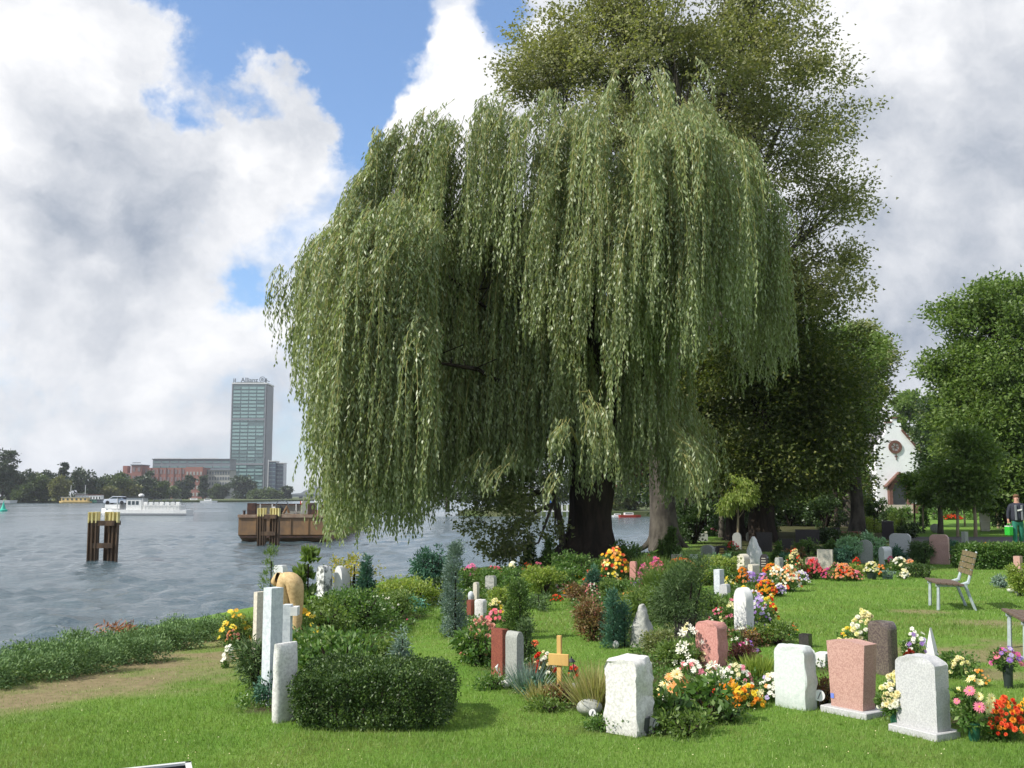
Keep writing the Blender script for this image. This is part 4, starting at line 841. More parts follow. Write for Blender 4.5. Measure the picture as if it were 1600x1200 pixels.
# dolphins -----------------------------------------------------------------
def dolphin(px, py, label, rz):
    x, Y = G(px, py, WZ); T = thing('mooring_dolphin', label, 'mooring post', (x, Y, WZ), rz, group='mooring dolphins in the river')
    cap = MB().box((0, 0, -.26), (.232, .302, .52)).mesh('yellow_cap', M['pile_yellow']); h = 2.42
    flange = MB(); 
    flange.box((-.085, 0, h / 2 - .8), (.05, .28, h + 1.6)); flange.box((.085, 0, h / 2 - .8), (.05, .28, h + 1.6)); flange.box((0, 0, h / 2 - .8), (.13, .05, h + 1.6))
    pl = flange.mesh('pile', M['pile'])
    capm = MB(); capm.box((-.085, 0, -.27), (.062, .292, .55)); capm.box((.085, 0, -.27), (.062, .292, .55)); capm.box((0, 0, -.27), (.12, .062, .55)); capm = capm.mesh('yellow_cap', M['pile_yellow'])
    for (a, b, r_) in ((-.60, -.35, 0), (-.40, -.35, .0), (-.05, .45, .2), (.12, .55, .2), (.42, -.25, -.1), (.62, -.25, -.1), (-.55, .45, 0)):
        p = link('pile', pl, T, (a, b, 0), (a * -.035, a * .0 + .0, r_)); link('yellow_cap', capm, p, (0, 0, h + .003))
    MB().box((0, -.42, 1.86), (1.22, .14, .26)).build('crossbeam', M['pile'], T); MB().box((.03, -.42, .72), (1.05, .12, .26)).build('crossbeam', M['pile'], T)
    MB().box((-.62, .05, 1.86), (.12, .9, .22)).build('side_beam', M['pile'], T); MB().box((.60, .05, 1.86), (.12, .8, .22)).build('side_beam', M['pile'], T)
dolphin(162, 874, 'yellow-topped steel mooring dolphin standing alone at the left', R(4)); dolphin(421, 850, 'yellow-topped steel mooring dolphin in front of the rusty barge', R(-6))
# rusty work barge ----------------------------------------------------------
YB = 75; xl, z_ = XZ(YB, 373, 800); k = YB * mpp; Wb = 134 * k; Hb = 1.9
T = thing('work_barge', 'rusty flat-ended work barge half hidden by the willow', 'barge', (xl, YB, WZ), R(3))
mb = MB(); Lb = 26
mb.add([(0, 0, .45), (Wb, 0, .45), (Wb, 0, Hb), (0, 0, Hb), (.35, .9, -.3), (Wb - .35, .9, -.3), (Wb, Lb, Hb), (0, Lb, Hb), (Wb, Lb, -.3), (0, Lb, -.3), (Wb, 1.5, -.3), (0, 1.5, -.3)],
       [(0, 1, 2, 3), (0, 4, 5, 1), (1, 5, 10, 8, 6, 2), (0, 3, 7, 9, 11, 4), (3, 2, 6, 7), (6, 8, 9, 7)]); mb.build('hull', M['rust'], T)
MB().box((Wb / 2, -.03, .30), (Wb - .3, .10, .10), 0).build('lower_rub_strip', M['rust_dark'], T); MB().box((Wb / 2, -.04, Hb - .10), (Wb + .1, .10, .22)).build('upper_rub_strip', M['rust_pale'], T); MB().box((Wb + .04, 8, Hb - .10), (.1, 15, .22)).build('side_rub_strip', M['rust'], T)
for i in range(4): MB().box((Wb * (.2 * i + .2), -.025, 1.05), (.05, .05, 1.2)).build('plate_seam', M['rust'], T)
for x_ in (.85, Wb - 1.05): MB().box((x_, .5, Hb + .42), (.62, .5, .84)).build('bollard_box', M['rust_dark'], T, bevel=.03)
MB().box((Wb * .42, 1.6, Hb + .72), (Wb * .62, .1, .12)).build('hatch_rail', M['rust_dark'], T); MB().box((Wb * .45, 1.75, Hb + .38), (Wb * .6, .1, .72)).build('hatch_coaming', M['mid_granite'], T)
for f in (.2, .34, .62): MB().box((Wb * f, 1.5, Hb + .38), (.08, .1, .74)).build('rail_post', M['dull_white'], T)
for f, zz in ((.27, .35), (.37, .45), (.83, .4)): MB().box((Wb * f, 1.2, Hb + zz), (.2, .1, .24)).build('white_plate', M['white_paint'], T)
mb = MB(); mb.ring((0, 0, 0), .42, .48, -.05, .05, 20); mb.build('hoop', M['steel'], T, loc=(Wb * .46, 1.3, Hb + .62))
MB().tube([(Wb * .44, 1, Hb), (Wb * .46, 1, Hb + .5), (Wb * .5, .9, Hb + .1)], [.16, .22, .1], 8).build('winch', M['black'], T); MB().tube([(Wb * .50, .6, Hb + .1), (Wb * .535, .6, Hb + .55), (Wb * .56, .6, Hb + .1)], [.10, .14, .1], 8).build('rusty_hook', M['rust'], T)
MB().prism([(-.36, 0), (.36, 0), (.2, .95), (-.2, .95)], -.25, .25).build('vent_cowl', M['mid_granite'], T, loc=(Wb * .745, .8, Hb + .02)); MB().box((Wb * .70, 1.0, Hb + .86), (.26, .2, .24)).build('red_white_box', M['red_paint'], T); MB().box((Wb * .705, .88, Hb + .9), (.16, .06, .16)).build('box_panel', M['white_paint'], T)  # vent, then a plain red deck box with a white panel
for f in (.05, .10, .92, .96): MB().lathe([(.09, 0), (.09, .24), (.13, .25), (.13, .3)], 8, (Wb * f, .4, Hb)).build('bollard', M['rust_dark'], T)
mb = MB()
for i in range(6): mb.box((Wb + .6 + i * .9 - 1.2, 3 + i * 2.2, Hb + .35), (.7, .5, .7), i * .3)
mb.build('deck_gear', M['rust_dark'], T)

# ------------------------------------------------------------------ chapel
CY = 120; k = CY * mpp
def cx_(px): return (px - 1402) * k
def cz_(py): return XZ(CY, 1402, py)[1]
T = thing('chapel', 'small white chapel with round window and pointed porch door', 'chapel', (602 * k, CY, 0))
M['plaster'] = simple('plaster', (.86, .87, .88), (.80, .81, .82), .8, .8, .2, bstr=.1); M['roof_grey'] = simple('roof_grey', (.16, .15, .16), (.1, .1, .11), 2, .8); M['brickedge'] = simple('brickedge', (.17, .085, .065), (.12, .06, .045), 3, .9)
ol = [(cx_(1367), 0), (cx_(1440), 0), (cx_(1440), cz_(712)), (cx_(1409), cz_(673)), (cx_(1408.5), cz_(661)), (cx_(1402.5), cz_(661)), (cx_(1402.5), cz_(653)), (cx_(1394.5), cz_(653)), (cx_(1394.5), cz_(661)), (cx_(1385), cz_(661)), (cx_(1384), cz_(676)), (cx_(1367), cz_(698))]
MB().prism(ol, 0, .45).build('gable_wall', M['plaster'], T)
MB().prism([(cx_(1369), 0), (cx_(1438), 0), (cx_(1438), cz_(714)), (cx_(1403), cz_(676)), (cx_(1369), cz_(712))], .46, 13).build('nave', M['plaster'], T)
rf = MB(); rf.add([(cx_(1403), .47, cz_(668)), (cx_(1447), .47, cz_(713)), (cx_(1447), 13.4, cz_(713)), (cx_(1403), 13.4, cz_(668)), (cx_(1403), .47, cz_(671)), (cx_(1446), .47, cz_(716)), (cx_(1446), 13.4, cz_(716)), (cx_(1403), 13.4, cz_(671))], [(0, 1, 2, 3), (4, 7, 6, 5), (0, 4, 5, 1), (1, 5, 6, 2), (3, 2, 6, 7)])
rf.add([(cx_(1403), .47, cz_(668)), (cx_(1362), .47, cz_(713)), (cx_(1362), 13.4, cz_(713)), (cx_(1403), 13.4, cz_(668))], [(0, 1, 2, 3)]); rf.build('roof', M['roof_grey'], T)
vg = MB(); a = Vector((cx_(1409), -.12, cz_(672))); b = Vector((cx_(1441.5), -.12, cz_(711))); vg.tube([a, b], [.17, .17], 4); vg.build('verge', M['brickedge'], T)
for xx in (1398.5, 1390): MB().box((cx_(xx), .2, cz_(654 if xx > 1395 else 661) + .08), (.68, .6, .16)).build('coping', M['brickedge'], T)
mb = MB(); mb.ring((cx_(1398), 0, cz_(698.5)), .46, .78, -.14, .05, 28)
for i in range(6):
    an = i * math.pi / 3 + .3; mb.box((cx_(1398) + math.cos(an) * .25, -.06, cz_(698.5) + math.sin(an) * .25), (.5, .1, .07), 0, 0, -an)
mb.build('rose_window_frame', M['brickedge'], T); mb = MB(); mb.ring((cx_(1398), 0, cz_(698.5)), 0, .47, -.02, .0, 24); mb.build('rose_window_glass', M['white_paint'], T)
mb = MB(); mb.box((cx_(1399), -.05, cz_(714)), (.07, .08, .7)); mb.box((cx_(1399), -.05, cz_(713)), (.36, .08, .07)); mb.build('wall_cross', M['brickedge'], T)
dx0 = cx_(1400)
mb = MB(); 
for s_ in (-1, 1): mb.add([(dx0, -.9, 4.55), (dx0 + s_ * 1.72, -.9, 2.85), (dx0 + s_ * 1.72, .0, 2.85), (dx0, .0, 4.55), (dx0, -.9, 4.38), (dx0 + s_ * 1.60, -.9, 2.76), (dx0 + s_ * 1.60, 0, 2.76), (dx0, 0, 4.38)], [(0, 1, 2, 3), (4, 7, 6, 5), (0, 4, 5, 1), (1, 5, 6, 2)])
mb.build('porch_roof', M['brickedge'], T)
def arch_pts(w, h, spring, n=8):
    L = [(-w, 0), (-w, spring)]
    for i in range(1, n): f = i / n; L.append((-w + w * (1 - math.cos(f * math.pi / 2)), spring + (h - spring) * math.sin(f * math.pi / 2)))
    L.append((0, h)); return L + [(-x, z) for x, z in reversed(L[:-1])]
outer = arch_pts(1.25, 3.9, 2.3); inner = arch_pts(.88, 3.45, 2.2); n = len(outer)
mb = MB(); vs = [(dx0 + x, -.7, z) for x, z in outer] + [(dx0 + x, -.7, z) for x, z in inner] + [(dx0 + x, 0, z) for x, z in outer] + [(dx0 + x, 0, z) for x, z in inner]
mb.add(vs, [(i, i + 1, n + i + 1, n + i) for i in range(n - 1)] + [(2 * n + i, 3 * n + i, 3 * n + i + 1, 2 * n + i + 1) for i in range(n - 1)] + [(i, 2 * n + i, 2 * n + i + 1, i + 1) for i in range(n - 1)] + [(n + i, n + i + 1, 3 * n + i + 1, 3 * n + i) for i in range(n - 1)])
mb.build('door_surround', M['brickedge'], T); MB().prism([(dx0 + x, z) for x, z in inner], -.06, -.01).build('door', flat('door_grey', (.13, .14, .16), .4), T)
for i in range(3): MB().box((dx0, -1.2 - i * .35, .42 - i * .16), (3.0 + i * .3, .36, .16)).build('step', M['limestone'], T)
MB().box((cx_(1353), 3, 2.6), (.9, 3, 5.2)).build('side_wall', M['plaster'], T)
T = thing('low_wall', 'low pale retaining wall with reddish stones before the chapel', 'wall', (XZ(100, 1408, 790)[0], 100, 0)); MB().box((0, 0, .5), (4.2, .5, .8)).build('wall', M['limestone'], T); MB().box((1.6, -.1, .55), (1.1, .5, .9)).build('brick_pier', M['brickedge'], T)
# path behind the hedge
pv = []
for Y, xa, xb in ((37.2, 14.5, 40), (39.0, 14.8, 40), (41.5, 15.2, 40), (44, 16, 40)): pv += [(xa, Y, gz(xa, Y) + .03), (xb, Y, gz(xb, Y) + .03)]
tag(link('path', np_mesh('path', pv, np.array([(0, 1, 3, 2), (2, 3, 5, 4), (4, 5, 7, 6)]), simple('path_mat', (.11, .10, .10), (.075, .07, .07), 2, .95))), kind='structure')
# staked limes along the path
for i, (px, pb, pt, Y, wpx, bk, lb) in enumerate([(1490, 838, 778, 44, 5, 'bark_light', 'staked pale trunk left of the pair behind the hedge'), (1517, 838, 776, 44, 6, 'bark_light', 'stoutest staked trunk behind the grey slab'), (1501, 808, 782, 60, 3, 'bark_light', 'thin far stake between the two pale trunks'), (1526, 822, 782, 52, 3, 'bark_light', 'thin pale trunk right of the stoutest one'), (1553, 815, 776, 56, 4.5, 'bark_light', 'pale trunk beside the dark bush and gardener'), (1437, 825, 780, 50, 3.5, 'bark_light', 'thin light stake trunk below the chapel'), (1424, 812, 775, 60, 3, 'bark', 'slim little tree in front of the chapel door')]):
    x = (px - 800) / 1600 * Y; k = Y * mpp; h = XZ(Y, px, pt)[1]
    bl = [(0, 0, h + .9, 28 * k * .8, .9, 1.2, 1), (.3, 0, h + 2.0, 22 * k, .8, 1.2, .8)] if px not in (1424, 1437, 1501) else [(.3, 0, h + .5, 8 * k, .4, .5, 1)] if px != 1424 else [(0, 0, h + .6, 14 * k, .6, .7, 1)]
    tree('lime_tree', lb, (x, Y), h, wpx * k / 2, bl, 5200 if Y < 50 else 2800, 'green_leaf', .17, .12, .26, bark=bk, twigs=8, seed=80 + i, flare=1.1, group='young lime trees along the path')
T = thing('planter', 'pale round stone planter with green plants by the path', 'planter', (XZ(52, 1538, 800)[0], 52, 0))
MB().lathe([(.22, 0), (.24, .42), (.27, .44), (.25, .5), (.25, .85), (.28, .9)], 16).build('pot', M['limestone'], T, smooth=True)
V, F, _ = leaf_cloud([(0, 0, 1.15, .4, .3, .35, 1)], 700, .14, .08, .1, per=20); link('foliage', np_mesh('foliage', V, F, M['lime_leaf']), T)
# ------------------------------------------------------------------ gravestones
def prof(style, f, g):
    """half width left/right at height fraction f (1 = full)"""
    if style == 'square': return (-1, 1)
    if style == 'arch': q = max(0, (f - .72) / .28); w_ = math.sqrt(max(0, 1 - q * q)); return (-w_, w_)
    if style == 'lowarch': q = max(0, (f - .88) / .12); w_ = 1 - .62 * q * q; return (-w_, w_)
    if style == 'trap': return (-(.84 + .16 * f), .80 + .20 * f)
    if style == 'round': q = max(0, (f - .86) / .14); w_ = 1 - .30 * q ** 2.2; return (-w_, w_)
    if style == 'point': q = max(0, (f - .35) / .65); return (-(1 - .80 * q ** 1.7), 1 - .95 * q ** 1.5)
    if style == 'blade': return (-(1 - f) * .9 - .06, .9 - f * 1.0)
    if style == 'boulder': w_ = math.sqrt(max(0.0, 1 - (2 * f - 1) ** 2 * .92)); return (-w_, w_)
    if style == 'crag': return (-(1 - .75 * f ** 1.4), 1 - 1.0 * f ** .8 + .08)
    if style == 'pill': q = max(0, (f - .8) / .2); w_ = math.sqrt(max(0, 1 - q * q * .9)) * (.92 + .08 * math.sin(f * 7)); return (-w_, w_)
    return (-1, 1)
_fx = [-.985, -.75, -.45, -.15, .15, .45, .75, .985]; _sy6 = [-.93, -.5, -.17, .17, .5, .93]
RECT = [(a, -1) for a in _fx] + [(1, a) for a in _sy6] + [(a, 1) for a in reversed(_fx)] + [(-1, a) for a in reversed(_sy6)]
def stone_mesh(W, H, Dp, style, mat, seed=0, rough=.0, side_rough=None, sq=9, ztop=None):
    g = np.random.default_rng(seed + 400); rows_ = 20; K = 28
    if style in ('square', 'trap'): fs = np.concatenate([np.linspace(0, .985, rows_ - 1), [1]])
    else: fs = 1 - (1 - np.linspace(0, 1, rows_)) ** 1.7
    V = []; side_rough = rough if side_rough is None else side_rough
    for f in fs:
        l, r = prof(style, f, g); cx = (l + r) / 2 * W / 2; hw = max((r - l) / 2, .03) * W / 2; dd = Dp / 2 * (1 if style not in ('boulder', 'crag', 'blade', 'point') else (1 - .55 * f ** 3 if style != 'boulder' else math.sqrt(max(.03, 1 - (2 * f - 1) ** 2 * .95))))
        for k in range(K):
            if sq >= 5: c, s = RECT[k]
            else: an = 2 * math.pi * (k + .5) / K; c, s = math.cos(an), math.sin(an); q = (abs(c) ** sq + abs(s) ** sq) ** (-1 / sq); c *= q; s *= q
            x, y, z = cx + c * hw, s * dd, f * H
            if style == 'trap' and f > .95: z = H * (.955 + .045 * (1 - abs(c) * .9))
            onside = abs(c) > .99
            am = side_rough if onside else rough
            if f > .93: am = max(am, side_rough * .7)
            p = Vector((x * 7 + seed, y * 7, z * 7)); nv = mnoise.noise_vector(p) * .6 + mnoise.noise_vector(p * 2.6) * .4
            a = am * min(W, .5)
            V.append((x + nv.x * a, y + nv.y * a, z + (nv.z * a * .6 if f > .02 else -.03)))
    F = []
    for i in range(rows_ - 1):
        for k in range(K): F.append((i * K + k, i * K + (k + 1) % K, (i + 1) * K + (k + 1) % K, (i + 1) * K + k))
    top = len(V); c_ = np.mean(np.array(V[-K:]), axis=0); V.append((c_[0], c_[1], c_[2] + .004)); b = (rows_ - 1) * K
    T3 = [(b + k, b + (k + 1) % K, top) for k in range(K)]
    return np_mesh('gravestone', V, [np.array(F), np.array(T3)], M[mat], smooth=True, sharp=30)
sid = [0]
def stone(px, py, w, h, label, mat, style='square', rot=-32, dep=None, rough=.0, side=None, plinth=None, sq=9, name='gravestone', cat='gravestone', lean=0.0, group=None, ins=None, raise_=0.0):
    sid[0] += 1
    x, Y = G(px, py); a = R(rot) - math.atan2(x, Y)
    k = Y / FPX
    H = XZ(Y, px, py - h)[1] ; dep = (dep or .13) * 1.25
    va = R(abs(rot)); W = max((w * k - dep * math.sin(va)) / max(math.cos(va), .25), dep * .5)
    z0 = gz(x, Y)
    me = stone_mesh(W, H - raise_, dep, style, mat, sid[0], rough, side, sq)
    if plinth or ins:
        T = thing(name, label, cat, (x, Y, z0), a, group)
        link('stele', me, T, (0, 0, raise_))
        if plinth: MB().box((0, 0, raise_ / 2 - .05), (W + .07, dep + .12, raise_ + .1)).build('plinth', M[plinth], T, bevel=.006)
        if ins:
            mb = MB(); gi = random.Random(sid[0])
            for r_ in range(ins[0]):
                wl = W * gi.uniform(.35, .68); mb.box((0, -dep / 2 - .003, H * (.78 - r_ * .13)), (wl, .006, H * .05))
            mb.build('inscription', M[ins[1]], T)
        return T
    o = link(name, me, None, (x, Y, z0), (R(lean), 0, a)); tag(o, label, cat, group); return o
M['sticker_blue'] = flat('sticker_blue', (.16, .22, .62), .4)
M['gold'] = flat('gold_letter', (.55, .38, .10), .4); M['pale_letter'] = flat('pale_letter', (.4, .38, .32), .6)
M['striped'] = stonemat('striped', (.76, .76, .74), (.10, .11, .10), 9, dirt_amt=.2)

S = stone
# foreground row
S(984, 1145, 72, 119, 'big rough white marble block standing nearest the middle', 'white_marble', 'round', -36, .17, .022, .2, sq=6)
S(444, 1128, 40, 122, 'rough white pillar-like stone touching the clipped box hedge', 'white_marble', 'pill', -50, .17, .07, .1, sq=3)
S(1244, 1108, 62, 98, 'pale greenish-white marble with round shoulders and broken side', 'green_marble', 'round', -38, .12, .01, .10)
S(1334, 1118, 74, 116, 'pink granite trapezoid on a grey base', 'pink_granite', 'trap', -36, .13, 0, 0, plinth='grey_granite', raise_=.05)
S(1444, 1150, 76, 123, 'light grey granite with arched top and rough edge on a base', 'grey_granite', 'lowarch', -38, .12, .004, .09, plinth='grey_granite', raise_=.05)
S(1381, 1054, 50, 82, 'polished brown stone with swirling veins behind the pink trapezoid', 'brown_granite', 'round', -38, .14, .0, .02, sq=4)
S(1286, 1042, 24, 22, 'low white stone slab peeking out between the greenish and the pink stones', 'bright_marble', 'trap', -20, .12, .01)
S(1259, 1012, 20, 20, 'small black granite cube lantern base on the lawn behind the greenish stone', 'dark_granite', 'square', -20, .1)
S(1457, 1030, 22, 48, 'white spiky triangular stone sculpture behind the grey arched stone', 'bright_marble', 'blade', -30, .06, .01, name='stone_sculpture', cat='sculpture')
S(1112, 1048, 48, 76, 'pink sandstone block with chipped right side among lilies', 'red_sandstone', 'round', -36, .13, .01, .10, sq=8)
S(1163, 990, 30, 72, 'white round-topped slab behind white and purple flowers', 'bright_marble', 'arch', -50, .10, .01)
S(1072, 1002, 37, 42, 'dark red polished cube stone under the feathery shrub', 'dark_granite', 'square', -32, .14)
S(1006, 1012, 50, 66, 'craggy grey boulder leaning beside the twin green junipers', 'boulder', 'crag', -15, .2, .10, .10, sq=3)
S(962, 1014, 10, 12, 'tiny white rock at the foot of the twin junipers', 'white_marble', 'boulder', 0, .05, .04, sq=2, name='rock', cat='rock')
S(781, 1058, 26, 75, 'reddish-brown granite pillar stone with pale left edge', 'redbrown_granite', 'square', 42, .13)
S(804, 1074, 28, 86, 'grey granite pillar stone with slanted top', 'mid_granite', 'lowarch', 40, .13)
S(790, 1076, 17, 14, 'little white stone at the foot of the grey pillar', 'white_marble', 'boulder', 20, .08, .06, sq=3, name='rock', cat='rock')
S(735, 966, 12, 28, 'narrow dark red slab partly behind the salmon sedum', 'redbrown_granite', 'square', -30, .08)
S(751, 967, 22, 29, 'small rough white stone beside the yellow mums', 'white_marble', 'round', -25, .12, .03, .07, sq=4)
S(744, 940, 10, 30, 'slender cream stele above the dark red slab', 'limestone', 'lowarch', -30, .07)
S(767, 925, 18, 26, 'short grey rough stone before the pink flowers by the river', 'boulder', 'round', -25, .10, .03, .06)
S(940, 928, 17, 17, 'pale pink square stone beside the small cedar', 'red_sandstone', 'square', -10, .1)
S(990, 907, 12, 30, 'narrow terracotta stele between orange and pink flowers', 'red_sandstone', 'round', -25, .07)
S(1057, 880, 16, 14, 'brown stone block rising from the scarlet flowers', 'limestone', 'square', -20, .12)
S(921, 1117, 46, 25, 'smooth grey oval stone lying left of the big white block', 'boulder', 'boulder', -12, .16, .02, sq=2.2, name='boulder', cat='rock')
_pg = [o for o in scene.objects if o.get('label', '').startswith('pink granite trapezoid')][0]
MB().box((-.135, -.085, .13), (.030, .004, .038)).build('blue_sticker', M['sticker_blue'], _pg)
# marble steles at the left
S(423, 1100, 30, 181, 'tall grey-white marble slab stele, tallest of the left group', 'grey_marble', 'square', -52, .10)
S(404, 1024, 14, 101, 'narrow white-edged slab just behind the tallest marble stele', 'limestone', 'square', -52, .10)
x, Y = G(432, 1098); T = thing('cross_arm_stone', 'short white marble arm block projecting right of the tallest stele', 'gravestone', (x + .03, Y + .22, .0)); 
MB().box((0, 0, .40), (.07, .10, .80)).build('post', M['grey_marble'], T); MB().box((.065, 0, .745), (.06, .112, .075)).build('arm', M['bright_marble'], T)
S(437, 945, 22, 62, 'white carved stone behind the sandstone figure', 'bright_marble', 'round', -30, .12, .03, .06)
S(506, 945, 24, 62, 'white stone with dark stripes and greenish side', 'striped', 'lowarch', -42, .16, .01)
S(534, 943, 24, 60, 'white round-topped stone with grey side left of the dark conifer', 'bright_marble', 'arch', -42, .16, .01)
# sandstone figure: a bulging knot on two legs
x, Y = G(446, 1010); T = thing('sandstone_sculpture', 'ochre sandstone sculpture with a bulging rounded top on two legs', 'sculpture', (x, Y, 0), R(-8)); k = Y / FPX
me = bpy.data.meshes.new('body'); pts = [(.0, 0, .05), (.0, 0, .35), (-.02, 0, .62), (-.10, 0, .82), (-.17, .02, .70), (.03, -.02, .80), (.12, -.05, .74), (.13, .0, .45), (.12, 0, .1)]
me.from_pydata([(a, b, c * 1.0) for a, b, c in pts], [(0, 1), (1, 2), (2, 3), (3, 4), (2, 5), (5, 6), (6, 7), (7, 8)], []); o = link('body', me, T)
sk = o.modifiers.new('skin', 'SKIN'); ra = [.07, .075, .09, .085, .05, .12, .125, .075, .07]
for v, r_ in zip(me.skin_vertices[0].data if me.skin_vertices else [], ra): v.radius = (r_, r_)
if not me.skin_vertices:
    bpy.context.view_layer.objects.active = o
ss_ = o.modifiers.new('sub', 'SUBSURF'); ss_.levels = 2; ss_.render_levels = 2
def skin_obj(name, verts, edges, radii, mat, parent, levels=2, loc=None):
    me = bpy.data.meshes.new(name); me.from_pydata(verts, edges, []); ob = link(name, me, parent, loc)
    md = ob.modifiers.new('skin', 'SKIN'); md.use_smooth_shade = True
    bpy.context.view_layer.update()
    if not me.skin_vertices:
        import bmesh
        bm = bmesh.new(); bm.from_mesh(me); bm.verts.layers.skin.verify(); bm.to_mesh(me); bm.free()
    for i, v in enumerate(me.skin_vertices[0].data):
        r_ = radii[i]; v.radius = r_ if hasattr(r_, '__len__') else (r_, r_); v.use_root = (i == 0)
    sb = ob.modifiers.new('sub', 'SUBSURF'); sb.levels = levels; sb.render_levels = levels
    dg = bpy.context.evaluated_depsgraph_get(); me2 = bpy.data.meshes.new_from_object(ob.evaluated_get(dg)); me2.name = name
    ob.modifiers.clear(); ob.data = me2
    me2.materials.clear(); me2.materials.append(M[mat] if isinstance(mat, str) else mat)
    for p in me2.polygons: p.use_smooth = True
    return ob
bpy.data.objects.remove(o)
skin_obj('body', pts, [(0, 1), (1, 2), (2, 3), (3, 4), (2, 5), (5, 6), (6, 7), (7, 8)], ra, 'sandstone', T)
MB().lathe([(.16, -.02), (.16, .06), (.14, .08)], 14, (.06, 0, 0)).build('foot_block', M['sandstone'], T)

# middle distance stones, right
mid = [(1106, 875, 22, 24, 'dark grey arched stone at the edge of the shade', 'mid_granite', 'arch', -25, {}), (1126, 872, 20, 19, 'black stone with gold lettering lines beside the dark arched stone', 'dark_granite', 'lowarch', 25, dict(ins=(4, 'gold'))),
       (1179, 884, 28, 46, 'large white marble shard with leaning pointed top', 'bright_marble', 'point', -22, dict(sq=3, rough=.07, dep=.2)), (1162, 898, 20, 32, 'cream round-topped slab left of the dark lettered one', 'limestone', 'arch', -42, dict(dep=.15)),
       (1195, 896, 14, 30, 'dark upright slab with pale lettering lines', 'dark_granite', 'arch', -15, dict(ins=(6, 'pale_letter'))), (1163, 903, 14, 18, 'low rough grey stone in front of the cream slab', 'boulder', 'round', -30, dict(rough=.05)),
       (1178, 904, 18, 22, 'small white and brown chipped stone among orange flowers', 'limestone', 'round', -42, dict(rough=.05, dep=.18)), (1218, 904, 13, 32, 'slim grey rough stele between white and red flowers', 'boulder', 'round', -30, dict(rough=.03)),
       (1269, 892, 20, 22, 'pinkish round-topped stone with brown side above the red flowers', 'pink_granite', 'arch', -42, dict(dep=.2)), (1290, 890, 24, 32, 'cream square slab next to the clipped green ball', 'limestone', 'square', -8, dict(rough=.01)),
       (1353, 880, 22, 37, 'grey-brown arched stele between two pale blue-green shrubs', 'mid_granite', 'arch', -5, dict(rough=.02)), (1384, 882, 20, 28, 'small white-edged arch with dark face behind the mixed bouquet', 'bright_marble', 'arch', -52, dict(dep=.2)),
       (1408, 878, 32, 44, 'large pale slab with rounded corners behind the small juniper', 'grey_granite', 'round', -12, dict(dep=.12)), (1469, 882, 29, 46, 'rough pinkish slab left of the benches', 'pink_granite', 'round', -12, dict(rough=.03)),
       (1509, 870, 10, 39, 'tall thin dark grey slab at the left end of the long hedge', 'mid_granite', 'square', -35, {}), (1592, 903, 13, 34, 'pinkish pillar cut by the right edge of the photo', 'pink_granite', 'square', -20, {}),
       (1133, 943, 17, 30, 'grey mottled low stone left of the white round slab', 'grey_granite', 'round', -20, dict(rough=.03)), (1124, 930, 16, 40, 'blue-grey thin slab at the right side of the feathery shrub', 'grey_marble', 'square', -30, {}),
       (1146, 938, 10, 10, 'little cream cube beside the yellow lilies', 'limestone', 'square', -20, {}), (1084, 878, 13, 12, 'small greenish stone left of the dark arched stone', 'green_marble', 'square', -20, {}),
       (1283, 868, 22, 14, 'dark stone peeking over the clipped ball shrub', 'dark_granite', 'round', -10, {}), (1230, 866, 22, 24, 'black stone with yellow flowers in front, in the shade', 'dark_granite', 'square', -10, {}), (1262, 850, 36, 22, 'wide dark slab deep in the shade', 'dark_granite', 'square', 0, {}),
       (1330, 846, 30, 16, 'dark reddish slab in the shade behind the blue-green shrubs', 'redbrown_granite', 'square', 0, {}), (1195, 862, 24, 30, 'dark slab right behind the white marble shard', 'dark_granite', 'square', -8, {}), (1152, 858, 14, 26, 'shaded grey stone left of the marble shard', 'mid_granite', 'arch', -8, {}),
       (1388, 842, 18, 28, 'dark upright slab in shade under the path trees', 'dark_granite', 'square', -8, {}), (1098, 846, 16, 12, 'low pale stone in the darkest shade', 'mid_granite', 'round', 0, {}), (1172, 846, 12, 14, 'small grey stone in the shade between trunks', 'mid_granite', 'arch', 0, {}), (1297, 838, 30, 14, 'broad dark monument block far back in the shade', 'dark_granite', 'square', 0, {}),
       (1344, 832, 16, 12, 'distant dark stone left of the bright conifer', 'dark_granite', 'square', 0, {}), (1462, 832, 16, 14, 'dark rock at the foot of the brown slim trunk', 'boulder', 'boulder', 0, dict(sq=2)), (1580, 926, 14, 10, 'small white stone by the yellow-green shrub at right', 'white_marble', 'boulder', 10, dict(sq=2.3, rough=.05)), (1592, 931, 12, 9, 'white pebble-like stone nearest the right edge', 'white_marble', 'boulder', 0, dict(sq=2.3, rough=.05))]
for px, py, w_, h_, lb, mt, stl, rot, kw in mid: S(px, py, w_, h_, lb, mt, stl, rot, **kw)
# wooden cross
x, Y = G(874.5, 1090); T = thing('wooden_cross', 'plain light wooden grave cross with a wide arm', 'cross', (x, Y, 0), R(-22)); H = XZ(Y, 874, 993)[1]
MB().box((0, 0, H / 2 - .03), (.040, .034, H + .06)).build('post', M['wood_light'], T, bevel=.003); MB().box((0, -.020, H - .205), (.185, .022, .10)).build('arm', M['wood_light'], T, bevel=.003)

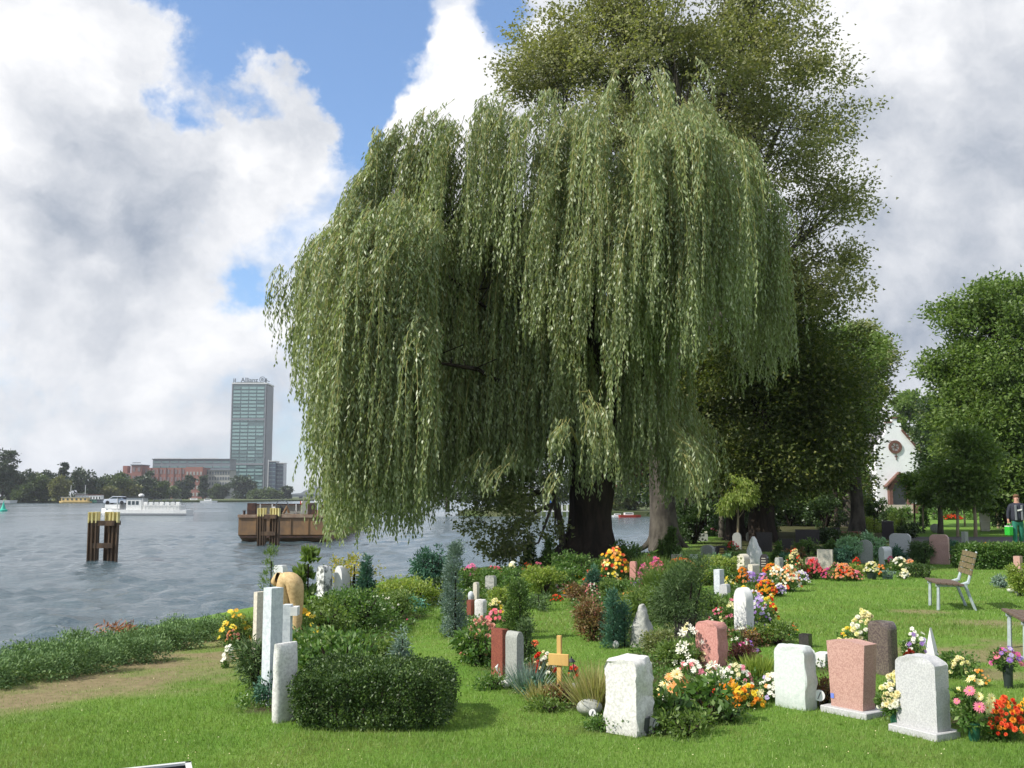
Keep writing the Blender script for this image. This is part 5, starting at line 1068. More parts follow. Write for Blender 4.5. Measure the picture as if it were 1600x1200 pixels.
# ------------------------------------------------------------------ shrubs
def fol(T, blobs, n, L, W, mat, cl_r, g, per=20, shell=.55, up=0.0, name='foliage'):
    far_ = T.location.y > 15; V, F, cl = leaf_cloud(blobs, int(n * (1.1 if far_ else .95)), L, W, cl_r, g, per=per, shell=shell, flat_=.8, droop=up, outw=.7, rag=.45, tri=far_); link(name, np_mesh(name, V, F, M[mat]), T); return cl
shn = [0]
def shrub(px, py, w, h, label, mat, kind='round', lf=None, asp=.55, name='shrub', cat='shrub', dens=1.0, group=None, dr=.9, stems=True, rotz=0.0):
    shn[0] += 1; x, Y = G(px, py); k = Y / FPX; W = w * k; H = XZ(Y, px, py - h)[1]; g = np.random.default_rng(shn[0] + 70)
    lf = max(lf or .035, 4.2 * k); n = int(min(16000, max(250, dens * 5.2 * (w * k) * (h * k) / (lf * lf * asp * .5))))
    T = thing(name, label, cat, (x, Y + W * dr * .0, gz(x, Y)), rotz, group=group)
    if kind == 'round': bl = [(0, 0, H * .5, W * .46, W * .46 * dr, H * .46, 2)] + [(W * .3 * math.cos(a), W * .3 * dr * math.sin(a), H * g.uniform(.35, .78), W * .24, W * .24 * dr, H * .25, .5) for a in np.arange(6) * 1.05]
    elif kind == 'cone': bl = [(0, 0, H * (.12 + .17 * i), W * .5 * (1 - .175 * i), W * .5 * (1 - .175 * i), H * .14, 1.2 - .2 * i) for i in range(5)] + [(0, 0, H * .93, W * .07, W * .07, H * .07, .1)]
    elif kind == 'column': bl = [(g.normal(0, W * .05), 0, H * (.08 + .155 * i), W * .5 * (1 - .07 * i) * (1 if i < 5 else .55), W * .5 * (1 - .08 * i), H * .12, 1) for i in range(6)] + [(W * .05, 0, H * .95, W * .12, W * .12, H * .06, .15)]
    elif kind == 'hedge': bl = None
    elif kind == 'spread': bl = [(W * (i / 4 - .5) * .8, g.normal(0, .1), H * .42, W * .2, W * .30 * dr, H * g.uniform(.42, .58), 1) for i in range(5)]
    elif kind == 'tuft': bl = [(0, 0, H * .05, W * .12, W * .12, H * .05, 1)]
    if kind == 'tuft':
        n = int(n * .10) + 60; b0 = np.stack([g.normal(0, W * .16, n), g.normal(0, W * .16, n), np.zeros(n)], -1); d = unit(np.stack([b0[:, 0] / W * 2.2 + g.normal(0, .22, n), b0[:, 1] / W * 2.2 + g.normal(0, .22, n), np.ones(n)], -1))
        V, F = leaves_geo(b0, d, H * g.uniform(.5, 1.05, n), max(.008, 1.6 * k), g); link('foliage', np_mesh('foliage', V, F, M[mat]), T); return T
    up = {'round': .1, 'cone': .7, 'column': .9, 'spread': .35}.get(kind, .2)
    fol(T, bl, n, lf, lf * asp, mat, max(.03, W * .05), g, up=up)
    if stems:
        s_ = MB()
        for i in range(5): a = i * 1.3 + 1; s_.tube([(0, 0, -.03), (math.cos(a) * W * .12, math.sin(a) * W * .12, H * .35), (math.cos(a) * W * .25, math.sin(a) * W * .22, H * .7)] if kind == 'round' else [(0, 0, -.03), (0, 0, H * .8)], [max(.008, W * .03)] * 2 + ([.004] if kind == 'round' else []), 5)
        s_.build('stem', M['bark'], T)
    return T
# clipped box hedges: leaves over a rounded-box shell
def hedge(cx, cy, L, Dp, H, rotz, label, mat, lf, n, g, rag=.02, name='clipped_hedge'):
    T = thing(name, label, 'hedge', (cx, cy, 0), rotz)
    u = g.uniform(-1, 1, (n, 3)); ax = g.choice(3, n, p=[.30, .12, .58]); ar = np.arange(n)
    f = u.copy(); mk = ax == 1; f[mk, 0] = np.sign(u[mk, 0]); mk = ax == 0; f[mk, 2] = 1; mk = ax == 2; f[mk, 1] = np.sign(u[mk, 1]) * 1
    inner = 1 - g.exponential(.05, n)[:, None]; f = f * inner
    q = (np.abs(f) ** 5).sum(1) ** .2; f = f / np.maximum(q, 1)[:, None]
    nz = np.array([mnoise.noise((a * 4 * L, b * 4 * Dp, c * 4 * H)) for a, b, c in f]) * rag * 3
    P = np.stack([f[:, 0] * L / 2, f[:, 1] * Dp / 2, (f[:, 2] + 1) * H / 2], -1); nd = unit(f * np.array([1 / L, 1 / Dp, 1 / H]) * min(L, Dp, H))
    P += nd * nz[:, None] + g.normal(0, rag * .6, (n, 3)); P[:, 2] = np.maximum(P[:, 2], .01)
    V, F = leaves_geo(P, nd * .6 + rdirs(n, g) + np.array([0, 0, .25]), lf * g.uniform(.7, 1.2, n), lf * .6, g)
    link('foliage', np_mesh('foliage', V, F, M[mat]), T)
    s_ = MB(); 
    for i in range(int(L / .14)): 
        xx = -L / 2 + .08 + i * .14; s_.tube([(xx, 0, -.03), (xx + .03, .02, H * .6)], [.012, .006], 5)
        s_.tube([(xx, Dp * .25, -.03), (xx - .03, Dp * .3, H * .6)], [.012, .006], 5); s_.tube([(xx, -Dp * .25, -.03), (xx - .03, -Dp * .3, H * .6)], [.012, .006], 5)
    tag(s_.build('stems', M['bark'], T), kind='stuff'); return T
hg = np.random.default_rng(77)
gx0, gy0 = G(452, 1122); gx1, gy1 = G(700, 1133)
hedge(-1.075, 8.32, 1.22, .95, .41, R(-1), 'clipped dark box hedge block beside the rough white pillar stone', 'box_leaf', .025, 32000, hg, .024)
x0, y0 = G(1512, 889); x1, y1 = G(1660, 893)
hedge((x0 + x1) / 2, y0 + .3, x1 - x0 + .3, .8, .55, 0, 'long clipped green hedge along the path behind the benches', 'bush_leaf', .06, 15000, hg, .03)
x0, y0 = G(1432, 902); hedge(x0, y0, .5, .45, .26, 0, 'small low box hedge right of the mixed bouquet', 'box_leaf', .035, 2600, hg, .012)
# juniper bank at the river
jl = [(-50, 1080, 110, 66), (32, 1068, 120, 64), (112, 1052, 120, 66), (190, 1040, 110, 60), (252, 1020, 90, 52), (305, 1004, 80, 46), (345, 992, 60, 38), (150, 1030, 110, 56), (70, 1044, 110, 54), (-10, 1050, 90, 50), (225, 1012, 90, 42), (285, 994, 80, 36)]
jn = ['cut by the left edge of the photo', 'nearest to the left edge, full height', 'in the row left of the reddish dead twig', 'with the reddish-brown dead twig', 'right of the dead twig', 'sixth from the left in the front row', 'right end of the row beside the yellow flowers', 'behind the dead twig on the bank', 'back row near the left edge', 'back row at the left edge', 'back row above the bare path', 'back row at the narrow right end']
for (px, py, w_, h_), l_ in zip(jl, jn): shrub(px, py - 2, w_, h_ * .78, 'low spreading green juniper on the bank, ' + l_, 'juniper', 'spread', .036, .4, 'juniper_bush', 'shrub', 1.0, 'low junipers along the river bank', 1.1, stems=False)
x, Y = G(178, 1012); V, F = leaves_geo(np.array([(x, Y, .22)]) + rng.normal(size=(160, 3)) * np.array([.12, .06, .03]), rdirs(160) + np.array([.6, 0, .4]), .07, .014)
tag(link('dead_twig', np_mesh('dead_twig', V, F, simple('dead_needles', (.36, .13, .05)))), 'reddish-brown dead juniper twig lying on the bank junipers', 'twig')
SH = [ # px, py, w, h, label, mat, kind, leaf, asp
 (540, 1075, 170, 100, 'leafy light green shrub rising right behind the clipped box hedge', 'bush_leaf', 'round', .06, .6), (470, 1040, 60, 60, 'green bush squeezed behind the rough pillar stone', 'bush_leaf', 'round', .05, .5), (600, 1060, 90, 62, 'low mixed green shrub at the right end behind the box hedge', 'green_leaf', 'round', .05, .5),
 (628, 1078, 34, 100, 'soft blue-grey spruce sapling poking above the box hedge', 'blue_conifer', 'cone', .04, .25), (500, 1000, 110, 70, 'middle green perennial mass below the sandstone figure', 'green_leaf', 'round', .05, .55), (560, 985, 110, 72, 'rose-like green bush with pink buds in the left bed', 'bush_leaf', 'round', .045, .55), (620, 968, 70, 50, 'thin-leaved weeds at the right of the left bed', 'green_leaf', 'round', .05, .4),
 (642, 955, 44, 24, 'small turquoise-blue foliage cushion at the bed edge', 'turquoise', 'round', .05, .35), (640, 948, 100, 45, 'yellow-green flat-topped bush near the river', 'lime_leaf', 'round', .05, .6), (690, 940, 46, 44, 'dark small shrub touching the blue columnar juniper', 'dark_leaf', 'round', .05, .5),
 (674, 912, 56, 58, 'blue-green rounded shrub at the water edge', 'blue_green', 'round', .08, .3), (711, 996, 40, 146, 'columnar blue-grey juniper at the end of the left lawn', 'blue_conifer', 'column', .035, .35), (573, 945, 32, 78, 'dark green conifer right of the white round-topped stone', 'blue_green', 'cone', .06, .3),
 (552, 940, 90, 86, 'airy yellowish-leaved shrub overhanging the white stones', 'yellow_leaf', 'round', .06, .5), (422, 960, 30, 104, 'tall feathery weed behind the marble steles', 'green_leaf', 'column', .06, .18), (480, 960, 44, 100, 'tall broad-leaved green plant behind the sandstone figure', 'green_leaf', 'column', .13, .6),
 (398, 1078, 50, 90, 'dark pine-like shrub at the left side of the steles', 'conifer', 'round', .06, .2), (375, 1010, 40, 52, 'green stems of the yellow daisies', 'green_leaf', 'round', .05, .3), (418, 1102, 26, 50, 'grey-green ivy climbing at the foot of the tall stele', 'blue_green', 'round', .035, .5),
 (830, 886, 28, 48, 'left of the two small pointed cypresses at the water', 'thuja', 'cone', .05, .35), (860, 888, 30, 50, 'right of the two small pointed cypresses at the water', 'thuja', 'cone', .05, .35), (1053, 878, 44, 54, 'broad pointed dark cypress at the foot of the grey trunk', 'thuja', 'cone', .06, .35), (1035, 880, 18, 38, 'slim lighter cypress beside the grey trunk', 'thuja', 'cone', .05, .35),
 (812, 1000, 46, 90, 'olive green thuja bush in the middle of the round bed', 'thuja', 'column', .04, .4), (822, 1040, 28, 70, 'shaggy lower juniper behind the grey pillar', 'conifer', 'column', .04, .3), (842, 955, 26, 30, 'small dark conifer spreading onto the lawn', 'conifer', 'spread', .05, .3), (826, 1085, 44, 60, 'blue-green grassy clump right of the grey pillar', 'blue_conifer', 'tuft', .04, .3), (845, 1098, 50, 40, 'grassy green tuft left of the wooden cross', 'dry_grass', 'tuft', .04, .3),
 (843, 1092, 30, 26, 'small blue-green rosette shrub under the red and white flowers', 'blue_green', 'round', .04, .5), (930, 1110, 56, 84, 'dry yellow grass between cross and big white block', 'dry_grass', 'tuft', .05, .1), (878, 1100, 50, 30, 'low reddish ground plants at the foot of the cross', 'red_leaf', 'round', .035, .5),
 (959, 1014, 26, 92, 'left one of the twin blue-green junipers', 'blue_green', 'column', .04, .25), (976, 1012, 26, 70, 'right one of the twin blue-green junipers', 'blue_green', 'column', .04, .25), (926, 1002, 52, 72, 'reddish-tinged loose shrub left of the twin junipers', 'red_leaf', 'round', .045, .35), (930, 930, 36, 46, 'blue-green little cedar behind the pale pink stone', 'blue_green', 'cone', .05, .25),
 (1074, 1000, 96, 128, 'large feathery dark green shrub in the middle of the graves', 'conifer', 'round', .06, .16), (1012, 975, 70, 60, 'light willow-leaved shrub left of the feathery one', 'green_leaf', 'round', .07, .22), (1035, 1030, 50, 50, 'trailing cotoneaster over the grey boulder', 'olive_leaf', 'round', .035, .5), (1040, 935, 60, 60, 'grassy lily foliage behind the cedar', 'green_leaf', 'tuft', .06, .12), (980, 935, 50, 30, 'green low bush under the terracotta stele', 'bush_leaf', 'round', .05, .5),
 (790, 920, 80, 34, 'green bush with pink flowers along the water', 'bush_leaf', 'round', .05, .5), (850, 930, 60, 46, 'yellow-green spirea in the middle bed', 'lime_leaf', 'round', .05, .5), (885, 925, 40, 40, 'dark green bush behind the white figure', 'bush_leaf', 'round', .05, .5), (905, 905, 80, 40, 'green mass at the foot of the willow trunk', 'bush_leaf', 'round', .06, .5), (985, 885, 60, 40, 'bright green hosta-like bush by the second trunk', 'bush_leaf', 'round', .08, .5), (806, 940, 46, 46, 'dense green bush left of the round bed', 'bush_leaf', 'round', .05, .5), (745, 1040, 60, 60, 'green sedum leaves below the salmon heads', 'bush_leaf', 'round', .06, .5), (1020, 905, 60, 40, 'green leaves under the pink gladioli', 'green_leaf', 'tuft', .06, .12),
 (1261, 870, 38, 28, 'neatly clipped bright green ball shrub', 'thuja', 'round', .04, .5), (1308, 876, 32, 36, 'rounded green shrub right of the cream square slab', 'thuja', 'round', .05, .5), (1320, 890, 24, 40, 'dark blue-green bush in front of the rounded one', 'blue_green', 'round', .05, .4), (1332, 880, 40, 46, 'pale mint-green shrub left of the grey-brown arched stele', 'mint', 'round', .08, .5), (1374, 876, 44, 44, 'pale mint-green shrub right of the grey-brown arched stele', 'mint', 'round', .08, .5), (1219, 878, 24, 30, 'small dark cypress pair behind the slim stele', 'thuja', 'cone', .05, .35), (1245, 880, 34, 26, 'brownish shrub in front of the clipped ball', 'red_leaf', 'round', .05, .5),
 (1130, 905, 60, 38, 'bright green ground plants below the black lettered stone', 'lime_leaf', 'round', .05, .5), (1406, 882, 24, 32, 'blue-green juniper standing in front of the large pale slab', 'blue_green', 'round', .05, .3), (1443, 882, 40, 42, 'dark green pine shrub left of the pinkish slab', 'conifer', 'round', .06, .3), (1492, 872, 26, 32, 'small blue-green shrub right of the pinkish slab', 'blue_green', 'round', .05, .4), (1595, 932, 30, 56, 'yellow variegated bush cut by the right edge', 'lime_leaf', 'round', .05, .5), (1565, 918, 22, 18, 'bluish lavender cushion by the white stones at right', 'blue_conifer', 'round', .04, .3),
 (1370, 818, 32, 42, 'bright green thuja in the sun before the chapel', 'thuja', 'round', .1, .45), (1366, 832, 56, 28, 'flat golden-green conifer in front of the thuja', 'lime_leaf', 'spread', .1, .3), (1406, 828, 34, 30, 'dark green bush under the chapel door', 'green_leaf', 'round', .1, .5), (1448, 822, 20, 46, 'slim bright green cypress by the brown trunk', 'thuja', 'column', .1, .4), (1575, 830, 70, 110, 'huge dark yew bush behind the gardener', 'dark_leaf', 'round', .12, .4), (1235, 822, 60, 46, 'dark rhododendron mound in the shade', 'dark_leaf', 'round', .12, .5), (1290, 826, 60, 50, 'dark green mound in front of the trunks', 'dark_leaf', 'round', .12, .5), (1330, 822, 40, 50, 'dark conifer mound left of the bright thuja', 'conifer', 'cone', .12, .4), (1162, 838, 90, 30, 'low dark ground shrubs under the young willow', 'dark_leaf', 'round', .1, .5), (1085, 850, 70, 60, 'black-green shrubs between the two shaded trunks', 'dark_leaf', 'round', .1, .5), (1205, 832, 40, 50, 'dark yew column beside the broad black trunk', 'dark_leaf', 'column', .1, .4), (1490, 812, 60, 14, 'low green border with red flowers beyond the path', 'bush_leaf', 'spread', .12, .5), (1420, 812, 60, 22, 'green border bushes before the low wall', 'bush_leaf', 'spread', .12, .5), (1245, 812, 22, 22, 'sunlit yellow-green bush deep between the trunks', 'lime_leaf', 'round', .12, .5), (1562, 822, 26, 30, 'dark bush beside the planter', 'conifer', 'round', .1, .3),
 (1126, 915, 44, 30, 'green perennial clump right of the feathery shrub', 'bush_leaf', 'round', .05, .5), (1118, 965, 50, 36, 'grey-green low shrub below the grey mottled stone', 'green_leaf', 'round', .05, .5), (1148, 955, 44, 30, 'leafy clump behind the white round slab', 'bush_leaf', 'round', .05, .5), (1100, 915, 50, 26, 'light green foliage behind the feathery shrub', 'lime_leaf', 'round', .05, .5), (1246, 905, 40, 20, 'low leaves between snapdragons and rose geraniums', 'bush_leaf', 'round', .05, .5), (1340, 902, 30, 20, 'green cushion between coral begonias and the potted mums', 'lime_leaf', 'round', .05, .5), (1150, 885, 40, 24, 'green bush left of the cream round-topped slab', 'bush_leaf', 'round', .05, .5), (1234, 885, 30, 22, 'dark little bush behind the snapdragons', 'blue_green', 'round', .05, .4),
 (728, 922, 30, 36, 'green leafy plant under the magenta petunias', 'bush_leaf', 'round', .05, .5), (762, 912, 40, 26, 'low green plants below the rose-pink geraniums', 'green_leaf', 'round', .05, .5), (790, 948, 44, 30, 'yellow-green bush right of the small pale yellow mums', 'lime_leaf', 'round', .05, .5), (838, 918, 44, 26, 'feathery green bush below the pale pink flowers', 'green_leaf', 'round', .05, .4), (866, 915, 40, 30, 'dense green bush behind the angel figurine', 'bush_leaf', 'round', .05, .5), (945, 905, 44, 34, 'grey-green bush under the dahlias', 'bush_leaf', 'round', .05, .5), (998, 960, 60, 44, 'long-leaved daylily clump between the junipers and feathery shrub', 'lime_leaf', 'tuft', .06, .12), (960, 935, 44, 30, 'mixed green plants beside the pale pink square stone', 'green_leaf', 'round', .05, .5), (1062, 905, 60, 34, 'tall grassy leaves behind the feathery shrub top', 'green_leaf', 'tuft', .06, .12), (1130, 888, 36, 22, 'pale green sedum cushion below the black lettered stone', 'mint', 'round', .05, .5), (1060, 1045, 60, 44, 'green stems of the white lilies', 'green_leaf', 'round', .05, .4), (905, 940, 40, 30, 'red-tinged barberry left of the loose reddish shrub', 'red_leaf', 'round', .045, .4), (858, 1112, 60, 18, 'creeping thyme along the bed edge by the cross', 'green_leaf', 'round', .03, .5), (770, 1078, 50, 22, 'low green edging plants before the red pillar', 'bush_leaf', 'round', .03, .5), (940, 1140, 40, 14, 'trailing leaves left of the big white block', 'bush_leaf', 'round', .03, .5), (1140, 1130, 60, 26, 'low green edging of the central flower bed', 'bush_leaf', 'round', .035, .5),
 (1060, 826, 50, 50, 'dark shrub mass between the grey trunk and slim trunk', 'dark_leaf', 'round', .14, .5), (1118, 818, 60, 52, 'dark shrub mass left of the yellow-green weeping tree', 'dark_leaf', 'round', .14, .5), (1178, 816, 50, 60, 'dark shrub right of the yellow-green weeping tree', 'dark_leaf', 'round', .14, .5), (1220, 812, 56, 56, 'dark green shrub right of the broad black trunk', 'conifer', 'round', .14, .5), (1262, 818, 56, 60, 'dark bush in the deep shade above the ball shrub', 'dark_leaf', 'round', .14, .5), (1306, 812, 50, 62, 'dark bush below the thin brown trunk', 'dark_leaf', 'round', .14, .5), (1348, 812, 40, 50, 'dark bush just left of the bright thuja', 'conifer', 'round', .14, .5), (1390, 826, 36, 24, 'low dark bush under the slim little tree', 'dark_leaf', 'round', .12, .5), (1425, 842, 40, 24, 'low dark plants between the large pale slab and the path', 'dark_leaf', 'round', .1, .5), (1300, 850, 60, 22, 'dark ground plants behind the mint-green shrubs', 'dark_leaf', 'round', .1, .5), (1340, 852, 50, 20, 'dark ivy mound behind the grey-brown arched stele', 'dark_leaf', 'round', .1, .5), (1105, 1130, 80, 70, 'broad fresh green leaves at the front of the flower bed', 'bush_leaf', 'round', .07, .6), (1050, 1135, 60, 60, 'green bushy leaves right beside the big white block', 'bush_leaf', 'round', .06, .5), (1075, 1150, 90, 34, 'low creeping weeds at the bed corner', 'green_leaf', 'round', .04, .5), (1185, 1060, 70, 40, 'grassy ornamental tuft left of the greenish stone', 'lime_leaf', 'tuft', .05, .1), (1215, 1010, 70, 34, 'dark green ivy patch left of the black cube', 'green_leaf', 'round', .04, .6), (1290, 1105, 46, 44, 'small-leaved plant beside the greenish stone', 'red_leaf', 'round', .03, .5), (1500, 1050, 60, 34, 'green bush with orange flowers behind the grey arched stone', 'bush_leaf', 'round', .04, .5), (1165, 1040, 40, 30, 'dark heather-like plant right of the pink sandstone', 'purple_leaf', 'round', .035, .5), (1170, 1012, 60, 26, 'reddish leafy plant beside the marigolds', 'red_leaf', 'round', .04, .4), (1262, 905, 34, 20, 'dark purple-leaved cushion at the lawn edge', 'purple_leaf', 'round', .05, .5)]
for r_ in SH: shrub(r_[0], r_[1], r_[2], r_[3], r_[4], r_[5], r_[6], r_[7], r_[8], dens=.2 if r_[5] == 'yellow_leaf' or 'feathery weed' in r_[4] or 'broad-leaved green plant' in r_[4] else (.85 if r_[1] < 850 else 1.0))
# tall weeds with stems near the left steles are thin: stems
# ------------------------------------------------------------------ flowers
def petal_geo(kind, g):
    P, D, L, W = [], [], [], []
    rings = {'mum': [(14, .12, .5, .22), (12, .55, .45, .20), (9, 1.0, .36, .18), (5, 1.35, .25, .16)], 'daisy': [(11, .10, .5, .17)], 'gerbera': [(16, .08, .5, .14), (12, .30, .36, .12)], 'lily': [(6, .55, .6, .22), (3, 1.0, .5, .2)], 'ball': [(10, -.3, .42, .28), (12, .2, .46, .28), (10, .75, .42, .26), (6, 1.2, .36, .24)]}[kind]
    for n, el, L_, W_ in rings:
        for i in range(n):
            a = 2 * math.pi * (i + g.random() * .5) / n; e = el + g.normal(0, .08); P.append((math.cos(a) * .03, math.sin(a) * .03, 0)); D.append((math.cos(a) * math.cos(e), math.sin(a) * math.cos(e), math.sin(e))); L.append(L_); W.append(W_)
    P, D, L, W = map(np.array, (P, D, L, W)); n = len(P); S = unit(np.cross(D, np.array([0, 0, 1.0]))); L = L[:, None]; W = W[:, None]
    V = np.stack([P, P + D * L * .6 + S * W / 2, P + D * L + np.array([0, 0, -.04]), P + D * L * .6 - S * W / 2], 1).reshape(-1, 3); return V, np.arange(4 * n).reshape(n, 4)
PG = {}; pg_r = np.random.default_rng(9)
for kd in ('mum', 'daisy', 'gerbera', 'lily', 'ball'): PG[kd] = petal_geo(kd, pg_r)
PM = {}
def blossom_mesh(kd, col):
    if (kd, col) not in PM:
        V, F = PG[kd]; mats = [PET[col]]; mi = np.zeros(len(F), int)
        if kd in ('daisy', 'gerbera'):
            n0 = len(V); an = np.arange(8) * math.pi / 4; V2 = np.stack([np.cos(an) * .09, np.sin(an) * .09, np.full(8, .06)], -1); V = np.concatenate([V, V2, [[0, 0, .09]]]); T3 = np.array([(n0 + i, n0 + (i + 1) % 8, n0 + 8) for i in range(8)])
            me = np_mesh('blossom', V, [F, T3], mats=[PET[col], M['flower_eye']], midx=[0] * len(F) + [1] * 8)
        else: me = np_mesh('blossom', V, F, mats=mats, midx=mi)
        PM[(kd, col)] = me
    return PM[(kd, col)]
def orient(nrm, spin):
    q = Vector(nrm).to_track_quat('Z', 'Y'); from mathutils import Quaternion
    return q @ Quaternion((0, 0, 1), spin)
fln = [0]
def flowers(px, py, w, h, label, cols, size, n, leaf='bush_leaf', kd='mum', pot=None, name='flower_clump', cat='flowers', top=.55, leafn=1.0, group=None, z0=0.0, fo=1.0, lf=None, yoff=0.0, spread=1.0):
    """cols: list of colour names (weights by repetition); size = blossom diameter in metres"""
    n = int(n * 2.3) if n > 2 else n; size *= .82; fln[0] += 1; g = np.random.default_rng(fln[0] + 500); x, Y = G(px, py); Y += yoff; x = (px - 800) / 1600 * Y; k = Y / FPX; W = w * k; H = XZ(Y, px, py - h)[1] if yoff == 0 else h * k
    T = thing(name, label, cat, (x, Y, gz(x, Y) + z0), group=group); zb = 0
    if pot:
        ph = pot[1] * k; pr = pot[0] * k / 2; zb = ph * .9
        MB().lathe([(pr * .68, -.01), (pr * .75, 0), (pr * .98, ph * .92), (pr * 1.06, ph * .94), (pr * 1.06, ph), (pr * .9, ph)], 16).build('vase' if ph > pr * 2.4 else 'pot', M[pot[2]], T, smooth=True)
    lfz = max(lf or .035, 3.8 * k); Hf = H - zb
    nl = int(max(60, leafn * 4.0 * W * Hf / (lfz * lfz * .3)))
    fol(T, [(0, 0, zb + Hf * .42, W * .42, W * .36, Hf * .42, 2)] + ([(0, 0, zb + Hf * .15, W * .2, W * .2, Hf * .2, .8)] if pot else [(0, 0, Hf * .15, W * .46, W * .38, Hf * .18, 1)]), nl, lfz, lfz * .5, leaf, W * .06, g, up=.3)
    sz = max(size, 2.6 * k); pts = []
    tries = 0
    while len(pts) < n and tries < 4000:
        tries += 1; a = g.uniform(0, 2 * math.pi); r_ = math.sqrt(g.random()) ; e = r_ * spread
        c = np.array([math.cos(a) * e * W * .46, math.sin(a) * e * W * .40, zb + Hf * (fo * math.sqrt(max(0, 1 - (r_ * top) ** 2 * 1.0)) ) - (r_ ** 2.2) * Hf * top * 1.15]) + g.normal(0, Hf * .03, 3)
        if all(np.linalg.norm(c - p[0]) > sz * .55 for p in pts[-60:]): nrm = unit(np.array([[math.cos(a) * e * .8 - .25, math.sin(a) * e * .8 - .75, .75]]) + g.normal(0, .22, (1, 3)))[0]; pts.append((c, nrm))
    st_ = MB()
    for c, nrm in pts[:70]:
        st_.tube([(c[0] * .25, c[1] * .25, zb * .98), (c[0] * .8, c[1] * .8, c[2] * .75), tuple(c)], [max(.002, k * .25)] * 3, 3, cap=False)
    tag(st_.build('stems', M['stem'], T), kind='stuff')
    if sz / k >= 9.5:
        for i, (c, nrm) in enumerate(pts):
            o = link('blossom', blossom_mesh(kd, cols[g.integers(len(cols))]), T, tuple(c)); s_ = sz * g.uniform(.6, 1.25); o.scale = (s_, s_, s_); o.rotation_mode = 'QUATERNION'; o.rotation_quaternion = orient(nrm, g.uniform(0, 6.28))
    else:
        Vs, Fs, mi = [], [], []; names = sorted(set(cols)); b0 = 0; V, F = PG[kd]
        for c, nrm in pts:
            q = np.array(orient(nrm, g.uniform(0, 6.28)).to_matrix()); s_ = sz * g.uniform(.8, 1.25); Vs.append(V @ q.T * s_ + c); Fs.append(F + b0); b0 += len(V); mi += [names.index(cols[g.integers(len(cols))])] * len(F)
        if Vs: tag(link('blossoms', np_mesh('blossoms', np.concatenate(Vs), np.concatenate(Fs), mats=[PET[c] for c in names], midx=mi), T), kind='stuff')
    return T
M['stem'] = flat('stem', (.08, .16, .03), .6); M['pot_green'] = flat('pot_green', (.02, .10, .06), .4); M['pot_dark'] = flat('pot_dark', (.03, .04, .04), .4); M['pot_grey'] = flat('pot_grey', (.16, .16, .16), .5); M['terracotta'] = flat('terracotta', (.35, .15, .08), .8)
FL = flowers
# foreground
FL(1384, 1141, 52, 86, 'cream chrysanthemums in a green vase between pink and grey stones', ['cream', 'cream', 'lemon', 'white'], .062, 26, pot=(22, 24, 'pot_green'), kd='ball', name='bouquet', cat='bouquet')
FL(1500, 1160, 66, 100, 'bouquet of large yellow-pink chrysanthemums in a green vase', ['lemon', 'peach', 'lemon', 'pink'], .10, 6, pot=(20, 26, 'pot_green'), kd='gerbera', name='bouquet', cat='bouquet', lf=.05)
FL(1550, 1158, 64, 66, 'red and orange begonias right of the green vase', ['scarlet', 'red', 'scarlet', 'orange'], .055, 36, kd='ball', leaf='bush_leaf')
FL(1592, 1142, 64, 48, 'orange-gold marigolds at the right edge', ['orange', 'gold', 'orange'], .05, 34, kd='ball')
FL(1556, 1074, 46, 66, 'purple and pink gerberas in a dark cone vase on the lawn', ['purple', 'pink', 'lilac', 'magenta'], .085, 9, pot=(16, 34, 'pot_dark'), kd='gerbera', name='bouquet', cat='bouquet')
FL(1338, 1050, 58, 92, 'tall white and pale yellow mums behind the pink granite stone', ['white', 'lemon', 'cream', 'lemon'], .062, 38, kd='ball')
FL(1316, 1020, 46, 40, 'small yellow mums left of the tall white ones', ['lemon', 'yellow', 'peach'], .05, 14, kd='ball')
FL(1418, 1040, 44, 56, 'white and purple flowers right of the veined brown stone', ['white', 'lilac', 'white', 'purple'], .06, 16, kd='daisy')
FL(1408, 1052, 34, 36, 'red-orange flowers beside the veined brown stone', ['scarlet', 'red', 'orange'], .05, 12, kd='ball')
FL(1484, 1060, 38, 34, 'pale yellow mums behind the grey arched stone', ['lemon', 'cream'], .05, 12, kd='ball')
FL(1512, 1072, 40, 26, 'scattered orange flowers right of the pale yellow mums', ['orange', 'peach'], .035, 8, kd='daisy')
FL(1072, 1050, 46, 72, 'white trumpet lilies left of the pink sandstone block', ['white', 'white', 'cream'], .095, 12, kd='lily', leaf='green_leaf', lf=.06)
FL(1072, 1082, 66, 48, 'pink and white petunias below the lilies', ['pink', 'white', 'rose', 'white'], .06, 20, kd='daisy')
FL(1108, 1090, 50, 52, 'white lilies at the foot of the pink sandstone block', ['white', 'white', 'cream'], .09, 10, kd='lily', lf=.05)
FL(1050, 1120, 66, 66, 'peach and cream gerberas right of the big white block', ['peach', 'cream', 'peach', 'white'], .12, 9, kd='gerbera', lf=.06)
FL(1104, 1110, 34, 40, 'dark red gerberas in the middle of the flower bed', ['red', 'scarlet'], .10, 3, kd='gerbera', lf=.05)
FL(1130, 1112, 44, 46, 'bright orange lilies in the flower bed', ['orange', 'orange', 'gold'], .11, 6, kd='lily', lf=.05)
FL(1160, 1108, 50, 36, 'yellow and orange tagetes at the bed front', ['yellow', 'orange', 'lemon', 'gold'], .05, 22, kd='ball')
FL(1198, 1100, 46, 46, 'white and cream daisies left of the greenish stone', ['white', 'white', 'cream', 'peach', 'lilac'], .055, 26, kd='daisy')
FL(1140, 1075, 60, 36, 'white and pink small flowers under the pink sandstone', ['white', 'pink', 'white', 'cream'], .05, 20, kd='daisy')
FL(1158, 1036, 50, 34, 'purple-maroon asters right of the pink sandstone', ['maroon', 'magenta', 'purple', 'maroon'], .05, 14, kd='daisy', leaf='purple_leaf')
